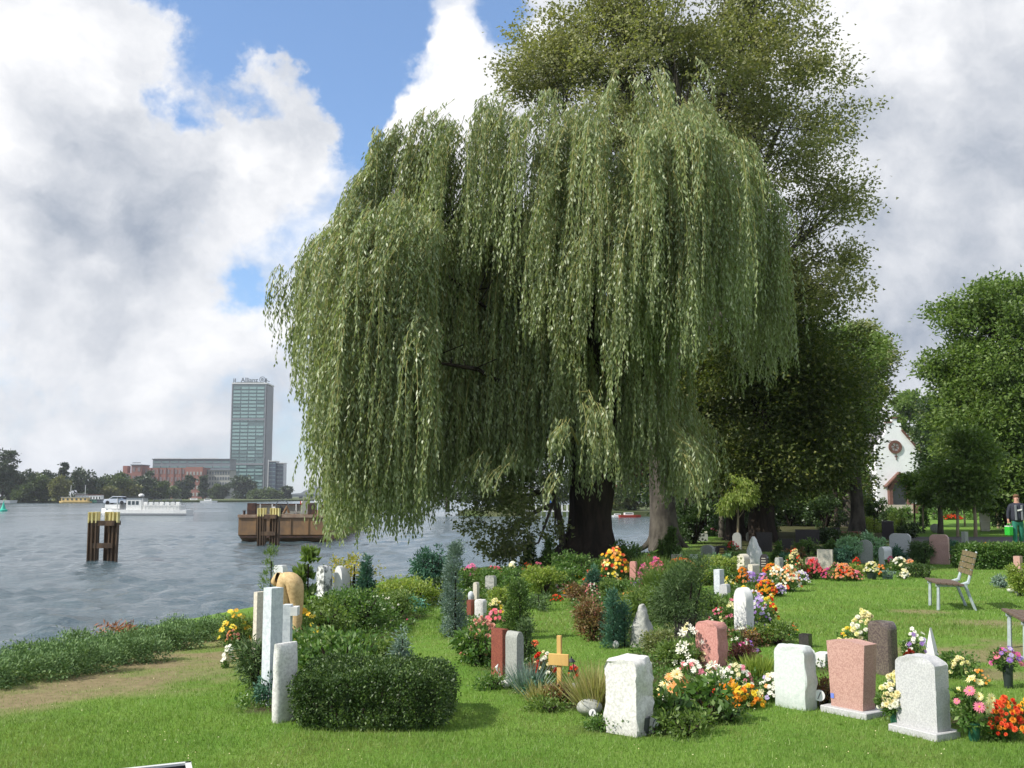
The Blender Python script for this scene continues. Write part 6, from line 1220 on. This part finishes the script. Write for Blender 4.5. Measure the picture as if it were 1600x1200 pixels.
FL(1148, 1015, 26, 40, 'white flowers peeking at the right top of the pink sandstone', ['white'], .05, 7, kd='lily')
FL(1186, 1000, 70, 18, 'row of golden yellow marigolds in front of the white round slab', ['yellow', 'gold', 'yellow'], .055, 26, kd='ball')
FL(1224, 998, 40, 24, 'orange-red flowers at the lawn edge right of the marigolds', ['orange', 'scarlet'], .04, 6, kd='daisy')
FL(1178, 985, 40, 52, 'purple and lilac pansies draped over the white round slab', ['purple', 'lilac', 'purple', 'white'], .055, 22, kd='daisy')
FL(1172, 962, 34, 40, 'white small-flowered spray beside the white round slab', ['white', 'white', 'lilac'], .04, 34, kd='daisy')
FL(1196, 982, 30, 50, 'yellow and red flowers right of the purple pansies', ['yellow', 'lemon', 'red', 'scarlet'], .055, 16, kd='ball')
FL(1138, 980, 34, 40, 'yellow and pink lilies left of the white round slab', ['lemon', 'cream', 'pink'], .08, 9, kd='lily')
FL(1134, 925, 20, 24, 'single yellow lilies below the blue-grey slab', ['lemon', 'yellow'], .08, 5, kd='lily')
FL(848, 1060, 46, 40, 'red and white begonias left of the wooden cross', ['red', 'white', 'cream', 'red'], .055, 16, kd='ball', leaf='red_leaf')
FL(835, 1022, 14, 22, 'single orange-red blossom beside the juniper', ['scarlet'], .09, 1, kd='gerbera'); FL(894, 1062, 18, 22, 'small rose-red flowers behind the black lantern', ['rose', 'red'], .05, 6, kd='ball')
FL(754, 1035, 76, 72, 'salmon-pink sedum heads in a dense cushion', ['salmon'], .085, 30, kd='ball', lf=.05, top=.7, fo=.95); FL(775, 975, 34, 22, 'pink-red dahlias above the sedum', ['rose', 'pink'], .07, 7, kd='gerbera')
FL(774, 965, 30, 28, 'pale yellow mums beside the small rough white stone', ['lemon', 'cream', 'yellow'], .06, 16, kd='ball')
FL(374, 1010, 52, 60, 'tall yellow daisies left of the marble steles', ['yellow', 'yellow', 'gold'], .075, 12, kd='daisy', leaf='green_leaf', leafn=.5); FL(366, 1042, 20, 34, 'white daisies low at the bed edge left of the steles', ['white'], .07, 7, kd='daisy', leafn=.5); FL(372, 1015, 26, 30, 'withered orange-brown flower heads left of the steles', ['peach', 'salmon'], .05, 6, kd='ball', leafn=.4)
FL(478, 1010, 60, 60, 'yellow sunflower-like blossoms at the foot of the sandstone figure', ['yellow', 'yellow', 'gold'], .10, 7, kd='daisy', leaf='green_leaf', leafn=.7)
FL(575, 1052, 60, 40, 'small pink and white roses behind the box hedge', ['white', 'pink', 'cream'], .04, 8, kd='ball'); FL(600, 975, 90, 46, 'scattered white and pink roses in the left bed', ['white', 'pink', 'white'], .045, 12, kd='ball'); FL(575, 930, 20, 30, 'white single lily above the left bed', ['white'], .10, 2, kd='lily')
FL(737, 905, 30, 24, 'magenta-pink petunias by the water', ['magenta', 'pink', 'magenta'], .06, 30, kd='daisy'); FL(773, 905, 36, 20, 'rose-pink geraniums by the water', ['rose', 'pink'], .06, 28, kd='ball'); FL(801, 905, 16, 28, 'large creamy white dahlias by the water', ['cream', 'white'], .12, 5, kd='gerbera'); FL(824, 900, 22, 20, 'red geranium behind the dahlias', ['scarlet', 'red'], .06, 8, kd='ball'); FL(840, 903, 22, 24, 'pale pink flowers left of the cypresses', ['pink'], .06, 8, kd='ball')
FL(900, 905, 20, 14, 'yellow flowers in the middle bed below the willow trunk', ['yellow'], .07, 10, kd='ball'); FL(893, 934, 32, 16, 'orange-red begonias in a shallow bowl', ['scarlet', 'orange', 'gold'], .045, 40, kd='ball', pot=(34, 5, 'pot_grey')); FL(868, 940, 24, 10, 'low red flowers left of the bowl', ['red', 'scarlet'], .04, 12, kd='ball')
FL(958, 905, 56, 48, 'orange and yellow dahlias at the willow foot', ['gold', 'orange', 'yellow', 'peach', 'scarlet'], .09, 40, kd='gerbera'); FL(948, 908, 30, 30, 'pale yellow dahlias left of the orange ones', ['lemon', 'yellow', 'red'], .08, 14, kd='gerbera'); FL(966, 925, 24, 20, 'peach flowers beside the pale pink stone', ['peach', 'orange'], .06, 12, kd='ball'); FL(1003, 912, 20, 30, 'pink gladioli right of the terracotta stele', ['pink', 'magenta', 'pink'], .07, 20, kd='lily'); FL(1022, 916, 28, 44, 'tall magenta gladioli leaning right', ['magenta', 'pink', 'rose'], .07, 34, kd='lily'); FL(1000, 920, 50, 14, 'low purple and pink flowers below the gladioli', ['pink', 'purple', 'magenta'], .05, 26, kd='ball')
FL(1060, 892, 60, 20, 'scarlet salvia carpet beyond the feathery shrub', ['scarlet', 'orange', 'scarlet'], .06, 80, kd='ball'); FL(1010, 880, 14, 14, 'few red flowers at the grey trunk', ['scarlet'], .07, 5, kd='ball')
FL(1154, 915, 24, 28, 'peach and orange begonias left of the purple asters', ['peach', 'orange'], .06, 24, kd='ball'); FL(1167, 912, 26, 18, 'purple asters below the low rough stone', ['purple', 'lilac'], .07, 26, kd='daisy'); FL(1188, 917, 26, 20, 'deep violet asters with a pink one', ['purple', 'purple', 'lilac', 'pink'], .08, 22, kd='daisy'); FL(1200, 900, 34, 18, 'orange-gold flowers below the dark lettered slab', ['gold', 'orange', 'scarlet'], .06, 34, kd='ball'); FL(1208, 918, 36, 32, 'white and cream flowers in the long border', ['white', 'cream', 'white', 'peach'], .07, 44, kd='daisy'); FL(1226, 925, 40, 42, 'white and orange mixed border at the lawn edge', ['white', 'peach', 'white', 'scarlet', 'cream'], .07, 46, kd='daisy'); FL(1190, 933, 40, 26, 'orange-red begonia row behind the white round slab', ['orange', 'scarlet', 'gold'], .06, 46, kd='ball'); FL(1212, 932, 20, 20, 'small blue-violet flowers at the border edge', ['lilac', 'purple', 'white'], .05, 20, kd='daisy'); FL(1156, 935, 24, 18, 'orange tagetes by the little cream cube', ['orange', 'yellow'], .06, 14, kd='ball')
FL(1236, 898, 28, 40, 'tall yellow-cream snapdragons with red ones below', ['lemon', 'cream', 'scarlet'], .06, 46, kd='ball'); FL(1210, 884, 14, 14, 'peach flowers right of the lettered slab', ['peach', 'cream'], .07, 6, kd='ball'); FL(1264, 905, 34, 30, 'red and rose geraniums in the long border', ['rose', 'red', 'rose'], .07, 54, kd='ball'); FL(1287, 906, 26, 18, 'magenta-pink flowers right of the rose geraniums', ['magenta', 'rose'], .06, 22, kd='ball'); FL(1312, 908, 40, 26, 'coral and peach begonias at the end of the border', ['peach', 'salmon', 'scarlet', 'peach'], .07, 52, kd='ball'); FL(1331, 894, 18, 22, 'red flowers left of the potted cream mums', ['scarlet', 'red'], .06, 14, kd='ball'); FL(1300, 892, 24, 14, 'pale pink little flowers before the cream slab', ['cream', 'pink'], .05, 12, kd='ball')
FL(1354, 906, 26, 28, 'cream mums in a dark pot by the lawn', ['cream', 'white', 'lemon'], .06, 26, kd='ball', pot=(16, 10, 'pot_dark')); FL(1368, 902, 18, 20, 'orange flowers beside the potted cream mums', ['orange', 'peach'], .06, 12, kd='ball'); FL(1398, 892, 34, 22, 'bright white bouquet before the small arch stone', ['white', 'white', 'cream'], .08, 20, kd='daisy'); FL(1384, 888, 14, 18, 'soft pink hydrangea left of the bright white bouquet', ['pink'], .07, 8, kd='ball'); FL(1414, 892, 22, 18, 'peach-orange begonias right of the bright white bouquet', ['peach', 'salmon'], .06, 14, kd='ball'); FL(1404, 905, 20, 16, 'small white flowers in front of the low box hedge', ['white', 'cream'], .06, 14, kd='daisy'); FL(1383, 905, 24, 18, 'blue-green fescue cushion in the border', ['white'], .03, 1, kd='daisy', leaf='blue_conifer')
FL(1532, 866, 32, 16, 'yellow flowers at the left end of the long hedge', ['yellow', 'gold'], .09, 26, kd='ball'); FL(1488, 870, 12, 12, 'small red flowers behind the pinkish slab', ['scarlet'], .07, 8, kd='ball'); FL(1422, 868, 12, 20, 'rusty orange flowers right of the large pale slab', ['orange', 'salmon'], .06, 8, kd='ball'); FL(1480, 812, 40, 8, 'red begonia strip beyond the path', ['scarlet', 'red'], .14, 30, kd='ball'); FL(1140, 860, 24, 14, 'shaded red flowers behind the black lettered stone', ['red', 'rose'], .07, 14, kd='ball'); FL(1108, 890, 40, 14, 'white small blossoms among the bright green ground plants', ['cream', 'peach'], .06, 8, kd='ball'); FL(1235, 868, 16, 10, 'yellow flowers before the black stone in the shade', ['gold', 'yellow'], .08, 8, kd='ball'); FL(1105, 838, 40, 14, 'pale flowers glinting in the dark behind the cypress', ['white', 'pink'], .1, 8, kd='ball')
FL(922, 960, 34, 50, 'tiny pinkish berries and blossoms left of the twin junipers', ['pink', 'salmon', 'white'], .03, 26, kd='ball', leaf='red_leaf', leafn=.5); FL(934, 988, 22, 16, 'faded pink-brown flower cushion at the lawn edge', ['salmon', 'white', 'maroon'], .05, 10, kd='ball'); FL(962, 1112, 14, 20, 'one pale yellow flower left of the big white block', ['lemon'], .05, 2, kd='ball', leafn=.4)

FL(1118, 975, 34, 26, 'white and rose begonias below the grey mottled stone', ['white', 'rose', 'pink'], .05, 14, kd='ball'); FL(1138, 952, 24, 20, 'peach roses beside the little cream cube', ['peach', 'cream'], .055, 9, kd='ball'); FL(1246, 915, 30, 22, 'white daisies and violet lobelia in the border gap', ['white', 'lilac'], .05, 24, kd='daisy'); FL(1330, 908, 26, 16, 'pink busy lizzies near the end of the border', ['pink', 'rose'], .05, 18, kd='daisy'); FL(862, 928, 30, 18, 'small white and pink flowers behind the angel figurine', ['white', 'pink'], .05, 14, kd='daisy'); FL(922, 915, 30, 24, 'red and gold marigolds left of the blue-green cedar', ['scarlet', 'gold'], .05, 18, kd='ball'); FL(980, 945, 30, 20, 'apricot flowers among the daylily leaves', ['peach', 'orange'], .06, 10, kd='lily'); FL(1040, 925, 34, 22, 'pink and violet phlox left of the feathery shrub', ['pink', 'lilac', 'magenta'], .05, 26, kd='daisy'); FL(1088, 905, 40, 20, 'red and orange flowers behind the feathery shrub', ['scarlet', 'orange'], .05, 26, kd='ball'); FL(795, 912, 30, 16, 'pink roses right of the rose-pink geraniums', ['pink', 'rose', 'white'], .05, 18, kd='ball'); FL(1024, 1100, 30, 22, 'yellow pansies close to the big white block', ['yellow', 'lemon'], .045, 8, kd='daisy'); FL(1084, 1120, 40, 24, 'small orange and red flowers low in the central bed', ['orange', 'scarlet', 'yellow'], .045, 14, kd='daisy')
# ------------------------------------------------------------------ small grave things
x, Y = G(893, 1070); T = thing('grave_lantern', 'little black metal grave lantern right of the wooden cross', 'lantern', (x, Y, .12)); k = Y / FPX
MB().lathe([(.035, 0), (.035, .012)], 4).build('base', M['black'], T); lp = MB()
for a in range(4): an = a * math.pi / 2 + .785; lp.box((math.cos(an) * .03, math.sin(an) * .03, .05), (.006, .006, .08))
lp.build('posts', M['black'], T); MB().lathe([(.042, .088), (.040, .095), (.006, .125), (.006, .14)], 4).build('roof', M['black'], T)
x, Y = G(900, 1094); T = thing('stone_pot', 'grey cylindrical stone pot below the black lantern', 'pot', (x, Y, 0)); MB().lathe([(.035, -.01), (.044, .03), (.046, .10), (.038, .14), (.034, .14)], 16).build('body', M['mid_granite'], T, smooth=True)
x, Y = G(1007, 1148); T = thing('plant_pot', 'dark grey plastic pot leaning on the big white block', 'pot', (x, Y, 0)); MB().lathe([(.032, -.01), (.033, .0), (.042, .115), (.046, .117), (.046, .128), (.040, .128), (.037, .10)], 18).build('body', M['darkgrey'], T, smooth=True)
def disc(px, py, h, r, label):
    x, Y = G(px, py); T = thing('grave_marker', label, 'marker', (x, Y, 0), R(-25)); H = h * Y / FPX; mb = MB(); mb.ring((0, 0, H), 0, r, -.006, .006, 20); mb.build('disc', M['white_paint'], T); MB().tube([(0, 0, -.02), (0, .01, H)], .003, 5).build('stick', M['darkgrey'], T); MB().box((0, -.008, H), (.006, .004, r * 1.3), 0, 0, .4).build('mark', M['darkgrey'], T)
disc(926, 1134, 19, .028, 'white round grave marker disc in front of the oval stone'); disc(1022, 1146, 16, .036, 'white shell-like marker right of the dark plastic pot'); disc(1281, 1112, 24, .045, 'white round marker disc beside the greenish stone')
x, Y = G(779, 1070); T = thing('wind_ornament', 'white feather-shaped garden ornament on thin wires before the red pillar', 'ornament', (x, Y, 0)); MB().tube([(0, 0, 0), (0, 0, .13)], .003, 4).build('wire', M['dull_white'], T); MB().tube([(.03, 0, 0), (.01, 0, .13)], .003, 4).build('wire', M['dull_white'], T); MB().tube([(-.012, 0, .12), (-.02, 0, .16), (-.005, 0, .19)], [.003, .014, .003], 6).build('feather', M['white_paint'], T)
x, Y = G(736, 940); T = thing('white_urn', 'small white ball lamp on top of the dark red slab', 'lamp', (x, Y, .40 * 0 + XZ(Y, 736, 938)[1])); MB().lathe([(.02, 0), (.04, .005), (.05, .05), (.055, .09), (.04, .13), (.012, .15)], 14).build('body', M['grey_marble'], T, smooth=True)
x, Y = G(880, 921); T = thing('angel_figure', 'small white angel figurine in the middle bed', 'figurine', (x, Y, 0)); MB().lathe([(.09, 0), (.08, .05), (.05, .14), (.035, .19), (.02, .2), (.035, .22), (.03, .26), (.008, .28)], 12).build('body', M['bright_marble'], T, smooth=True)
for s_ in (-1, 1): MB().prism([(0, .08), (.09 * s_, .13), (.10 * s_, .2), (.03 * s_, .18)], .03, .045).build('wing', M['bright_marble'], T)
x, Y = G(732, 1030); T = thing('plant_pot', 'small black tipped-over pot at the edge of the left lawn', 'pot', (x, Y, .03), 0); MB().lathe([(.03, -.05), (.045, .05), (.04, .05), (.028, -.03)], 14).build('body', M['black'], T, smooth=True).rotation_euler = (R(70), 0, R(40))
x, Y = G(1492, 880); T = thing('orange_pot', 'orange clay pot right of the pinkish slab', 'pot', (x - .1, Y, 0)); MB().lathe([(.08, 0), (.13, .2), (.14, .22), (.12, .22)], 14).build('body', M['terracotta'], T, smooth=True)
x, Y = G(895, 936); 
# corner of the white bin at the bottom edge
T = thing('metal_planter', 'white-rimmed dark metal box corner cut by the bottom edge', 'box', (-1.98, 5.55, 0), R(0))
bx0 = [XZ(5.0, 180, 1201), XZ(5.55, 298, 1188), XZ(4.9, 348, 1202)]
MB().box((0, 0, .2), (.9, .9, .4)).build('body', M['darkgrey'], T)
T.location = (0, 0, 0); T.children[0].data.materials[0] = M['darkgrey']
c1 = Vector((XZ(5.15, 298, 1189)[0], 5.15, XZ(5.15, 298, 1189)[1])); dA = Vector((-.80, -.50 + .12, 0)).normalized(); dB = Vector((.35, -.94, 0)).normalized(); zt_ = c1.z
bpy.data.objects.remove(T.children[0])
p = [c1, c1 + dA * .9, c1 + dA * .9 + dB * .8, c1 + dB * .8]
def wallbox(a, b, th, z0, z1):
    d = (b - a).normalized(); nrm = Vector((-d.y, d.x, 0)) * th
    v = [a, b, b + nrm, a + nrm]; return [(q.x, q.y, z) for z in (z0, z1) for q in v], [(0, 3, 2, 1), (4, 5, 6, 7), (0, 1, 5, 4), (1, 2, 6, 5), (2, 3, 7, 6), (3, 0, 4, 7)]
for a, b in ((p[0], p[1]), (p[1], p[2]), (p[2], p[3]), (p[3], p[0])):
    mb = MB(); mb.add(*wallbox(a, b, .012, 0, zt_ - .012)); mb.build('side_panel', M['darkgrey'], T); mb = MB(); mb.add(*wallbox(a, b, .026, zt_ - .011, zt_)); mb.build('rim', M['dull_white'], T)
mb = MB(); mb.add([(q.x, q.y, zt_ - .25) for q in p], [(0, 1, 2, 3)]); mb.build('soil', simple('box_soil', (.05, .035, .03)), T)

# ------------------------------------------------------------------ benches (long side along local y, sitter faces -x)
def bench(x, Y, rz, label, woodback, ln=1.0):
    T = thing('park_bench', label, 'bench', (x, Y, gz(x, Y)), rz, group='slatted benches on the lawn'); T.scale = (.76, 1, .97)
    sl_ = MB().box((0, 0, 0), (.085, ln, .032)).mesh('seat_slat', M['bench_wood'], bevel=.004)
    for i in range(5): link('seat_slat', sl_, T, (-.34 + i * .112, 0, .435 - i * .006))
    bs = MB().box((0, 0, 0), (.03, ln * .98, .085)).mesh('back_slat', M[woodback], bevel=.004)
    for i in range(4): link('back_slat', bs, T, (.305 + i * .032, 0, .60 + i * .092), (0, R(18), 0))
    for s_ in (-1, 1):
        y_ = s_ * ln * .36
        MB().tube([(-.33, y_, -.03), (-.31, y_, .41)], [.034, .030], 6).build('front_leg', M['bench_metal'], T)
        MB().tube([(.40, y_, -.03), (.28, y_, .22), (.20, y_, .40)], [.026, .030, .034], 6).build('rear_leg', M['bench_metal'], T)
        MB().tube([(.12, y_, .40), (.26, y_, .44), (.34, y_, .64), (.45, y_, .93)], [.03, .034, .028, .022], 6).build('back_post', M['bench_metal'], T)
        MB().box((-.06, y_, .395), (.60, .045, .045)).build('seat_rail', M['bench_metal'], T)
    return T
bench(6.93, 16.45, R(-12), 'slatted wooden bench with full backrest on grey legs', 'bench_wood2', .95)
bench(5.93, 11.72, R(-15), 'dark slatted bench cut by the right edge of the photo', 'bench_wood2', 1.15)

# ------------------------------------------------------------------ gardener
GX, GYY = 17.42, 35.6
P = thing('person', 'man in dark vest and green trousers walking with a green can', 'person', (GX, GYY, gz(GX, GYY)), R(-8))
skin = flat('skin', (.55, .30, .22), .55); M['skin'] = skin; M['vest'] = flat('vest_navy', (.025, .028, .045), .8); M['sleeve'] = flat('sleeve_grey', (.17, .18, .20), .8); M['trouser'] = flat('trouser_green', (.02, .17, .12), .8); M['boot'] = flat('boot', (.02, .03, .03), .6); M['hair'] = flat('hair', (.18, .09, .05), .9)
bv = [(0, 0, .95), (0, 0, 1.15), (0, 0, 1.38), (0, 0, 1.50), (0, -.01, 1.60), (0, 0, 1.72), (-.20, 0, 1.42), (-.30, .0, 1.15), (-.31, -.04, .90), (-.31, -.06, .84), (.20, 0, 1.42), (.29, .03, 1.15), (.30, 0, .92), (.30, -.02, .86), (-.10, 0, .90), (-.11, -.05, .50), (-.12, -.04, .10), (-.12, -.16, .05), (.10, 0, .90), (.12, .02, .50), (.13, .12, .12), (.13, .02, .05)]
be = [(0, 1), (1, 2), (2, 3), (3, 4), (4, 5), (2, 6), (6, 7), (7, 8), (8, 9), (2, 10), (10, 11), (11, 12), (12, 13), (0, 14), (14, 15), (15, 16), (16, 17), (0, 18), (18, 19), (19, 20), (20, 21)]
brd = [(.13, .10), (.13, .10), (.15, .10), .065, .085, .085, .07, .05, .036, .034, .07, .05, .036, .034, .10, .065, .045, .035, .10, .065, .045, .035]
skin_obj('body', bv, be, brd, 'skin', P)
skin_obj('vest', [(0, 0, .80), (0, 0, 1.12), (0, 0, 1.40), (0, 0, 1.53)], [(0, 1), (1, 2), (2, 3)], [(.26, .21), (.24, .20), (.27, .19), (.20, .14)], 'vest', P)
for s_ in (-1, 1):
    skin_obj('sleeve', [(.12 * s_, 0, 1.45), (.21 * s_, 0, 1.41), (.295 * s_, .0, 1.15), (.305 * s_, -.03, .93)], [(0, 1), (1, 2), (2, 3)], [.09, .09, .066, .052], 'vest', P)
    MB().box((.10 * s_, -.20, 1.18), (.07, .03, .52), 0, R(-2)).build('vest_panel', M['sleeve'], P, bevel=.01)
    hx = .31 * s_
    for i in range(4): skin_obj('finger', [(hx - .03 + i * .018, -.06, .86), (hx - .03 + i * .018, -.075, .81), (hx - .03 + i * .018, -.06, .775)], [(0, 1), (1, 2)], [.011, .010, .008], 'skin', P, 1)
    skin_obj('thumb', [(hx - .03 * s_, -.06, .86), (hx - .045 * s_, -.085, .83), (hx - .04 * s_, -.09, .80)], [(0, 1), (1, 2)], [.012, .011, .009], 'skin', P, 1)
skin_obj('trousers', [(0, 0, .96), (0, 0, .88), (-.10, 0, .80), (-.115, -.05, .50), (-.12, -.04, .14), (.10, 0, .80), (.12, .02, .50), (.13, .11, .17)], [(0, 1), (1, 2), (2, 3), (3, 4), (1, 5), (5, 6), (6, 7)], [(.18, .13), (.17, .13), .105, .085, .08, .105, .085, .08], 'trouser', P)
for bx_, by_ in ((-.12, -.08), (.13, .06)): skin_obj('boot', [(bx_, by_ + .05, .16), (bx_, by_ + .04, .05), (bx_, by_ - .12, .035)], [(0, 1), (1, 2)], [.055, .05, .04], 'boot', P, 1)
MB().box((.02, -.222, 1.27), (.15, .02, .045), 0, 0, R(-14)).build('white_badge', M['white_paint'], P)
hr = MB(); hr.lathe([(.086, 1.715), (.097, 1.74), (.08, 1.79), (.04, 1.815)], 14, (0, .018, 0)).build('hair', M['hair'], P, smooth=True)
MB().tube([(0, -.085, 1.69), (0, -.115, 1.655), (0, -.09, 1.645)], [.008, .016, .01], 6).build('nose', skin, P, smooth=True)
for s_ in (-1, 1):
    MB().lathe([(.001, -.008), (.009, 0), (.001, .008)], 8, (.034 * s_, -.086, 1.69)).build('eye', M['black'], P); MB().lathe([(.004, -.025), (.014, 0), (.004, .025)], 8, (.092 * s_, .0, 1.67)).build('ear', skin, P)
MB().box((0, -.088, 1.615), (.05, .01, .01)).build('mouth', M['redbrown_granite'], P)
T = thing('green_can', 'bright green plastic can carried by the walking man', 'can', (GX - .33, GYY - .04, gz(GX, GYY) + .40), R(10)); M['can_green'] = flat('can_green', (.03, .42, .04), .4)
MB().box((0, 0, .15), (.17, .26, .30)).build('body', M['can_green'], T, bevel=.02); MB().box((0, 0, .315), (.15, .24, .03)).build('lid', M['dull_white'], T); MB().tube([(0, -.1, .32), (0, -.06, .40), (0, .06, .40), (0, .1, .32)], .014, 6).build('handle', M['can_green'], T)

# ------------------------------------------------------------------ grass
gg = np.random.default_rng(4)
def grass(n, ya, yb, p, hgt, wid, name):
    u = gg.random(n * 2); Yv = (ya ** (1 - p) + u * (yb ** (1 - p) - ya ** (1 - p))) ** (1 / (1 - p)); X = gg.uniform(-.56, .56, n * 2) * Yv
    d = X - shore(Yv); ok = (d > .7) & (gg.random(n * 2) > bare(X, Yv) * .93) & (gg.random(n * 2) > beds(X, Yv) * .85)
    X, Yv = X[ok][:n], Yv[ok][:n]; m_ = len(X); nz = fbm(X, Yv, .9, 31); Z = land_z(X, Yv)
    hh = hgt * gg.uniform(.45, 1.15, m_) * (.7 + .6 * nz) * (1 - .5 * bare(X, Yv)); sc = (Yv / ya) ** .55; an = gg.uniform(0, 2 * math.pi, m_); ww = wid * sc * gg.uniform(.7, 1.3, m_)
    lean = gg.normal(0, .38, (m_, 2)); base = np.stack([X, Yv, Z - .004], -1); s_ = np.stack([np.cos(an) * ww, np.sin(an) * ww, np.zeros(m_)], -1)
    tip = base + np.stack([lean[:, 0] * hh, lean[:, 1] * hh, hh], -1)
    V = np.stack([base - s_, base + s_, tip], 1).reshape(-1, 3); F = np.arange(3 * m_).reshape(m_, 3)
    return V, F
V1, F1 = grass(185000, 6.0, 13, 1.6, .036, .0022, ''); V2, F2 = grass(115000, 13, 42, 1.9, .045, .0050, '')
tag(link('grass', np_mesh('grass', np.concatenate([V1, V2]), np.concatenate([F1, F2 + len(V1)]), M['grass'])), 'short mown green lawn grass around the graves', 'grass', kind='stuff')
# low ground cover and tiny blossoms between the stones
gn = 60000; Yv = gg.uniform(7.0, 31, gn * 6) ; X = gg.uniform(-.42, .50, gn * 6) * Yv; ok = (beds(X, Yv) > .35) & (X > shore(Yv) + .6) & (gg.random(gn * 6) < (9 / Yv) ** .6); X, Yv = X[ok][:gn], Yv[ok][:gn]
cn = fbm(X, Yv, 2.2, 41); ok = cn > .40; X, Yv, cn = X[ok], Yv[ok], cn[ok]; m_ = len(X); Zg = land_z(X, Yv)
P_ = np.stack([X, Yv, Zg + gg.random(m_) * .10 * (cn - .3) * 3], -1); V, F = tri_leaves(P_, rdirs(m_, gg) + np.array([0, 0, .5]), .032 * (Yv / 10) ** .8, .022 * (Yv / 10) ** .8, gg)
tag(link('ground_cover', np_mesh('ground_cover', V, F, M['bush_leaf'])), 'low leafy ground cover filling the planted beds between the stones', 'ground cover', kind='stuff')
# daisies and fallen leaves in the lawn
dn = 1500; Yv = 6.3 + 14 * gg.random(dn) ** 1.4; X = gg.uniform(-.5, .52, dn) * Yv; ok = (X > shore(Yv) + 1) & (fbm(X, Yv, .7, 51) > .47); X, Yv = X[ok], Yv[ok]; m_ = len(X)
P_ = np.stack([X, Yv, land_z(X, Yv) + .028], -1); V, F = leaves_geo(P_, rdirs(m_, gg) * np.array([1, 1, .2]), .009, .009, gg)
tag(link('lawn_daisies', np_mesh('lawn_daisies', V, F, PET['cream'])), 'tiny pale daisies and clover heads dotted in the lawn', 'daisies', kind='stuff')
# air
hz = MB().box((0, 1850, 65), (7800, 4900, 136)).build('haze', M['black']); hz.data.materials.clear()
hm = bpy.data.materials.new('haze_air'); hm.use_nodes = True; hm.node_tree.nodes.clear(); ht = NT(hm.node_tree)
pv_ = ht.n('ShaderNodeVolumePrincipled'); pv_.inputs['Color'].default_value = (.86, .91, 1.0, 1); pv_.inputs['Density'].default_value = HAZE_D; pv_.inputs['Anisotropy'].default_value = .2
ho = ht.n('ShaderNodeOutputMaterial'); hm.node_tree.links.new(pv_.outputs[0], ho.inputs['Volume']); hz.data.materials.append(hm); tag(hz, kind='stuff'); hz.display_type = 'WIRE'
tot_t = sum(len(o.data.loops) - 2 * len(o.data.polygons) for o in scene.objects if o.type == 'MESH')
print('TRIS', tot_t, 'OBJS', len(scene.objects))

import collections
cc_ = collections.Counter()
for o in scene.objects:
    if o.type == 'MESH':
        r_ = o
        while r_.parent: r_ = r_.parent
        cc_[(r_.get('category') or r_.name).split('.')[0]] += len(o.data.loops) - 2 * len(o.data.polygons)
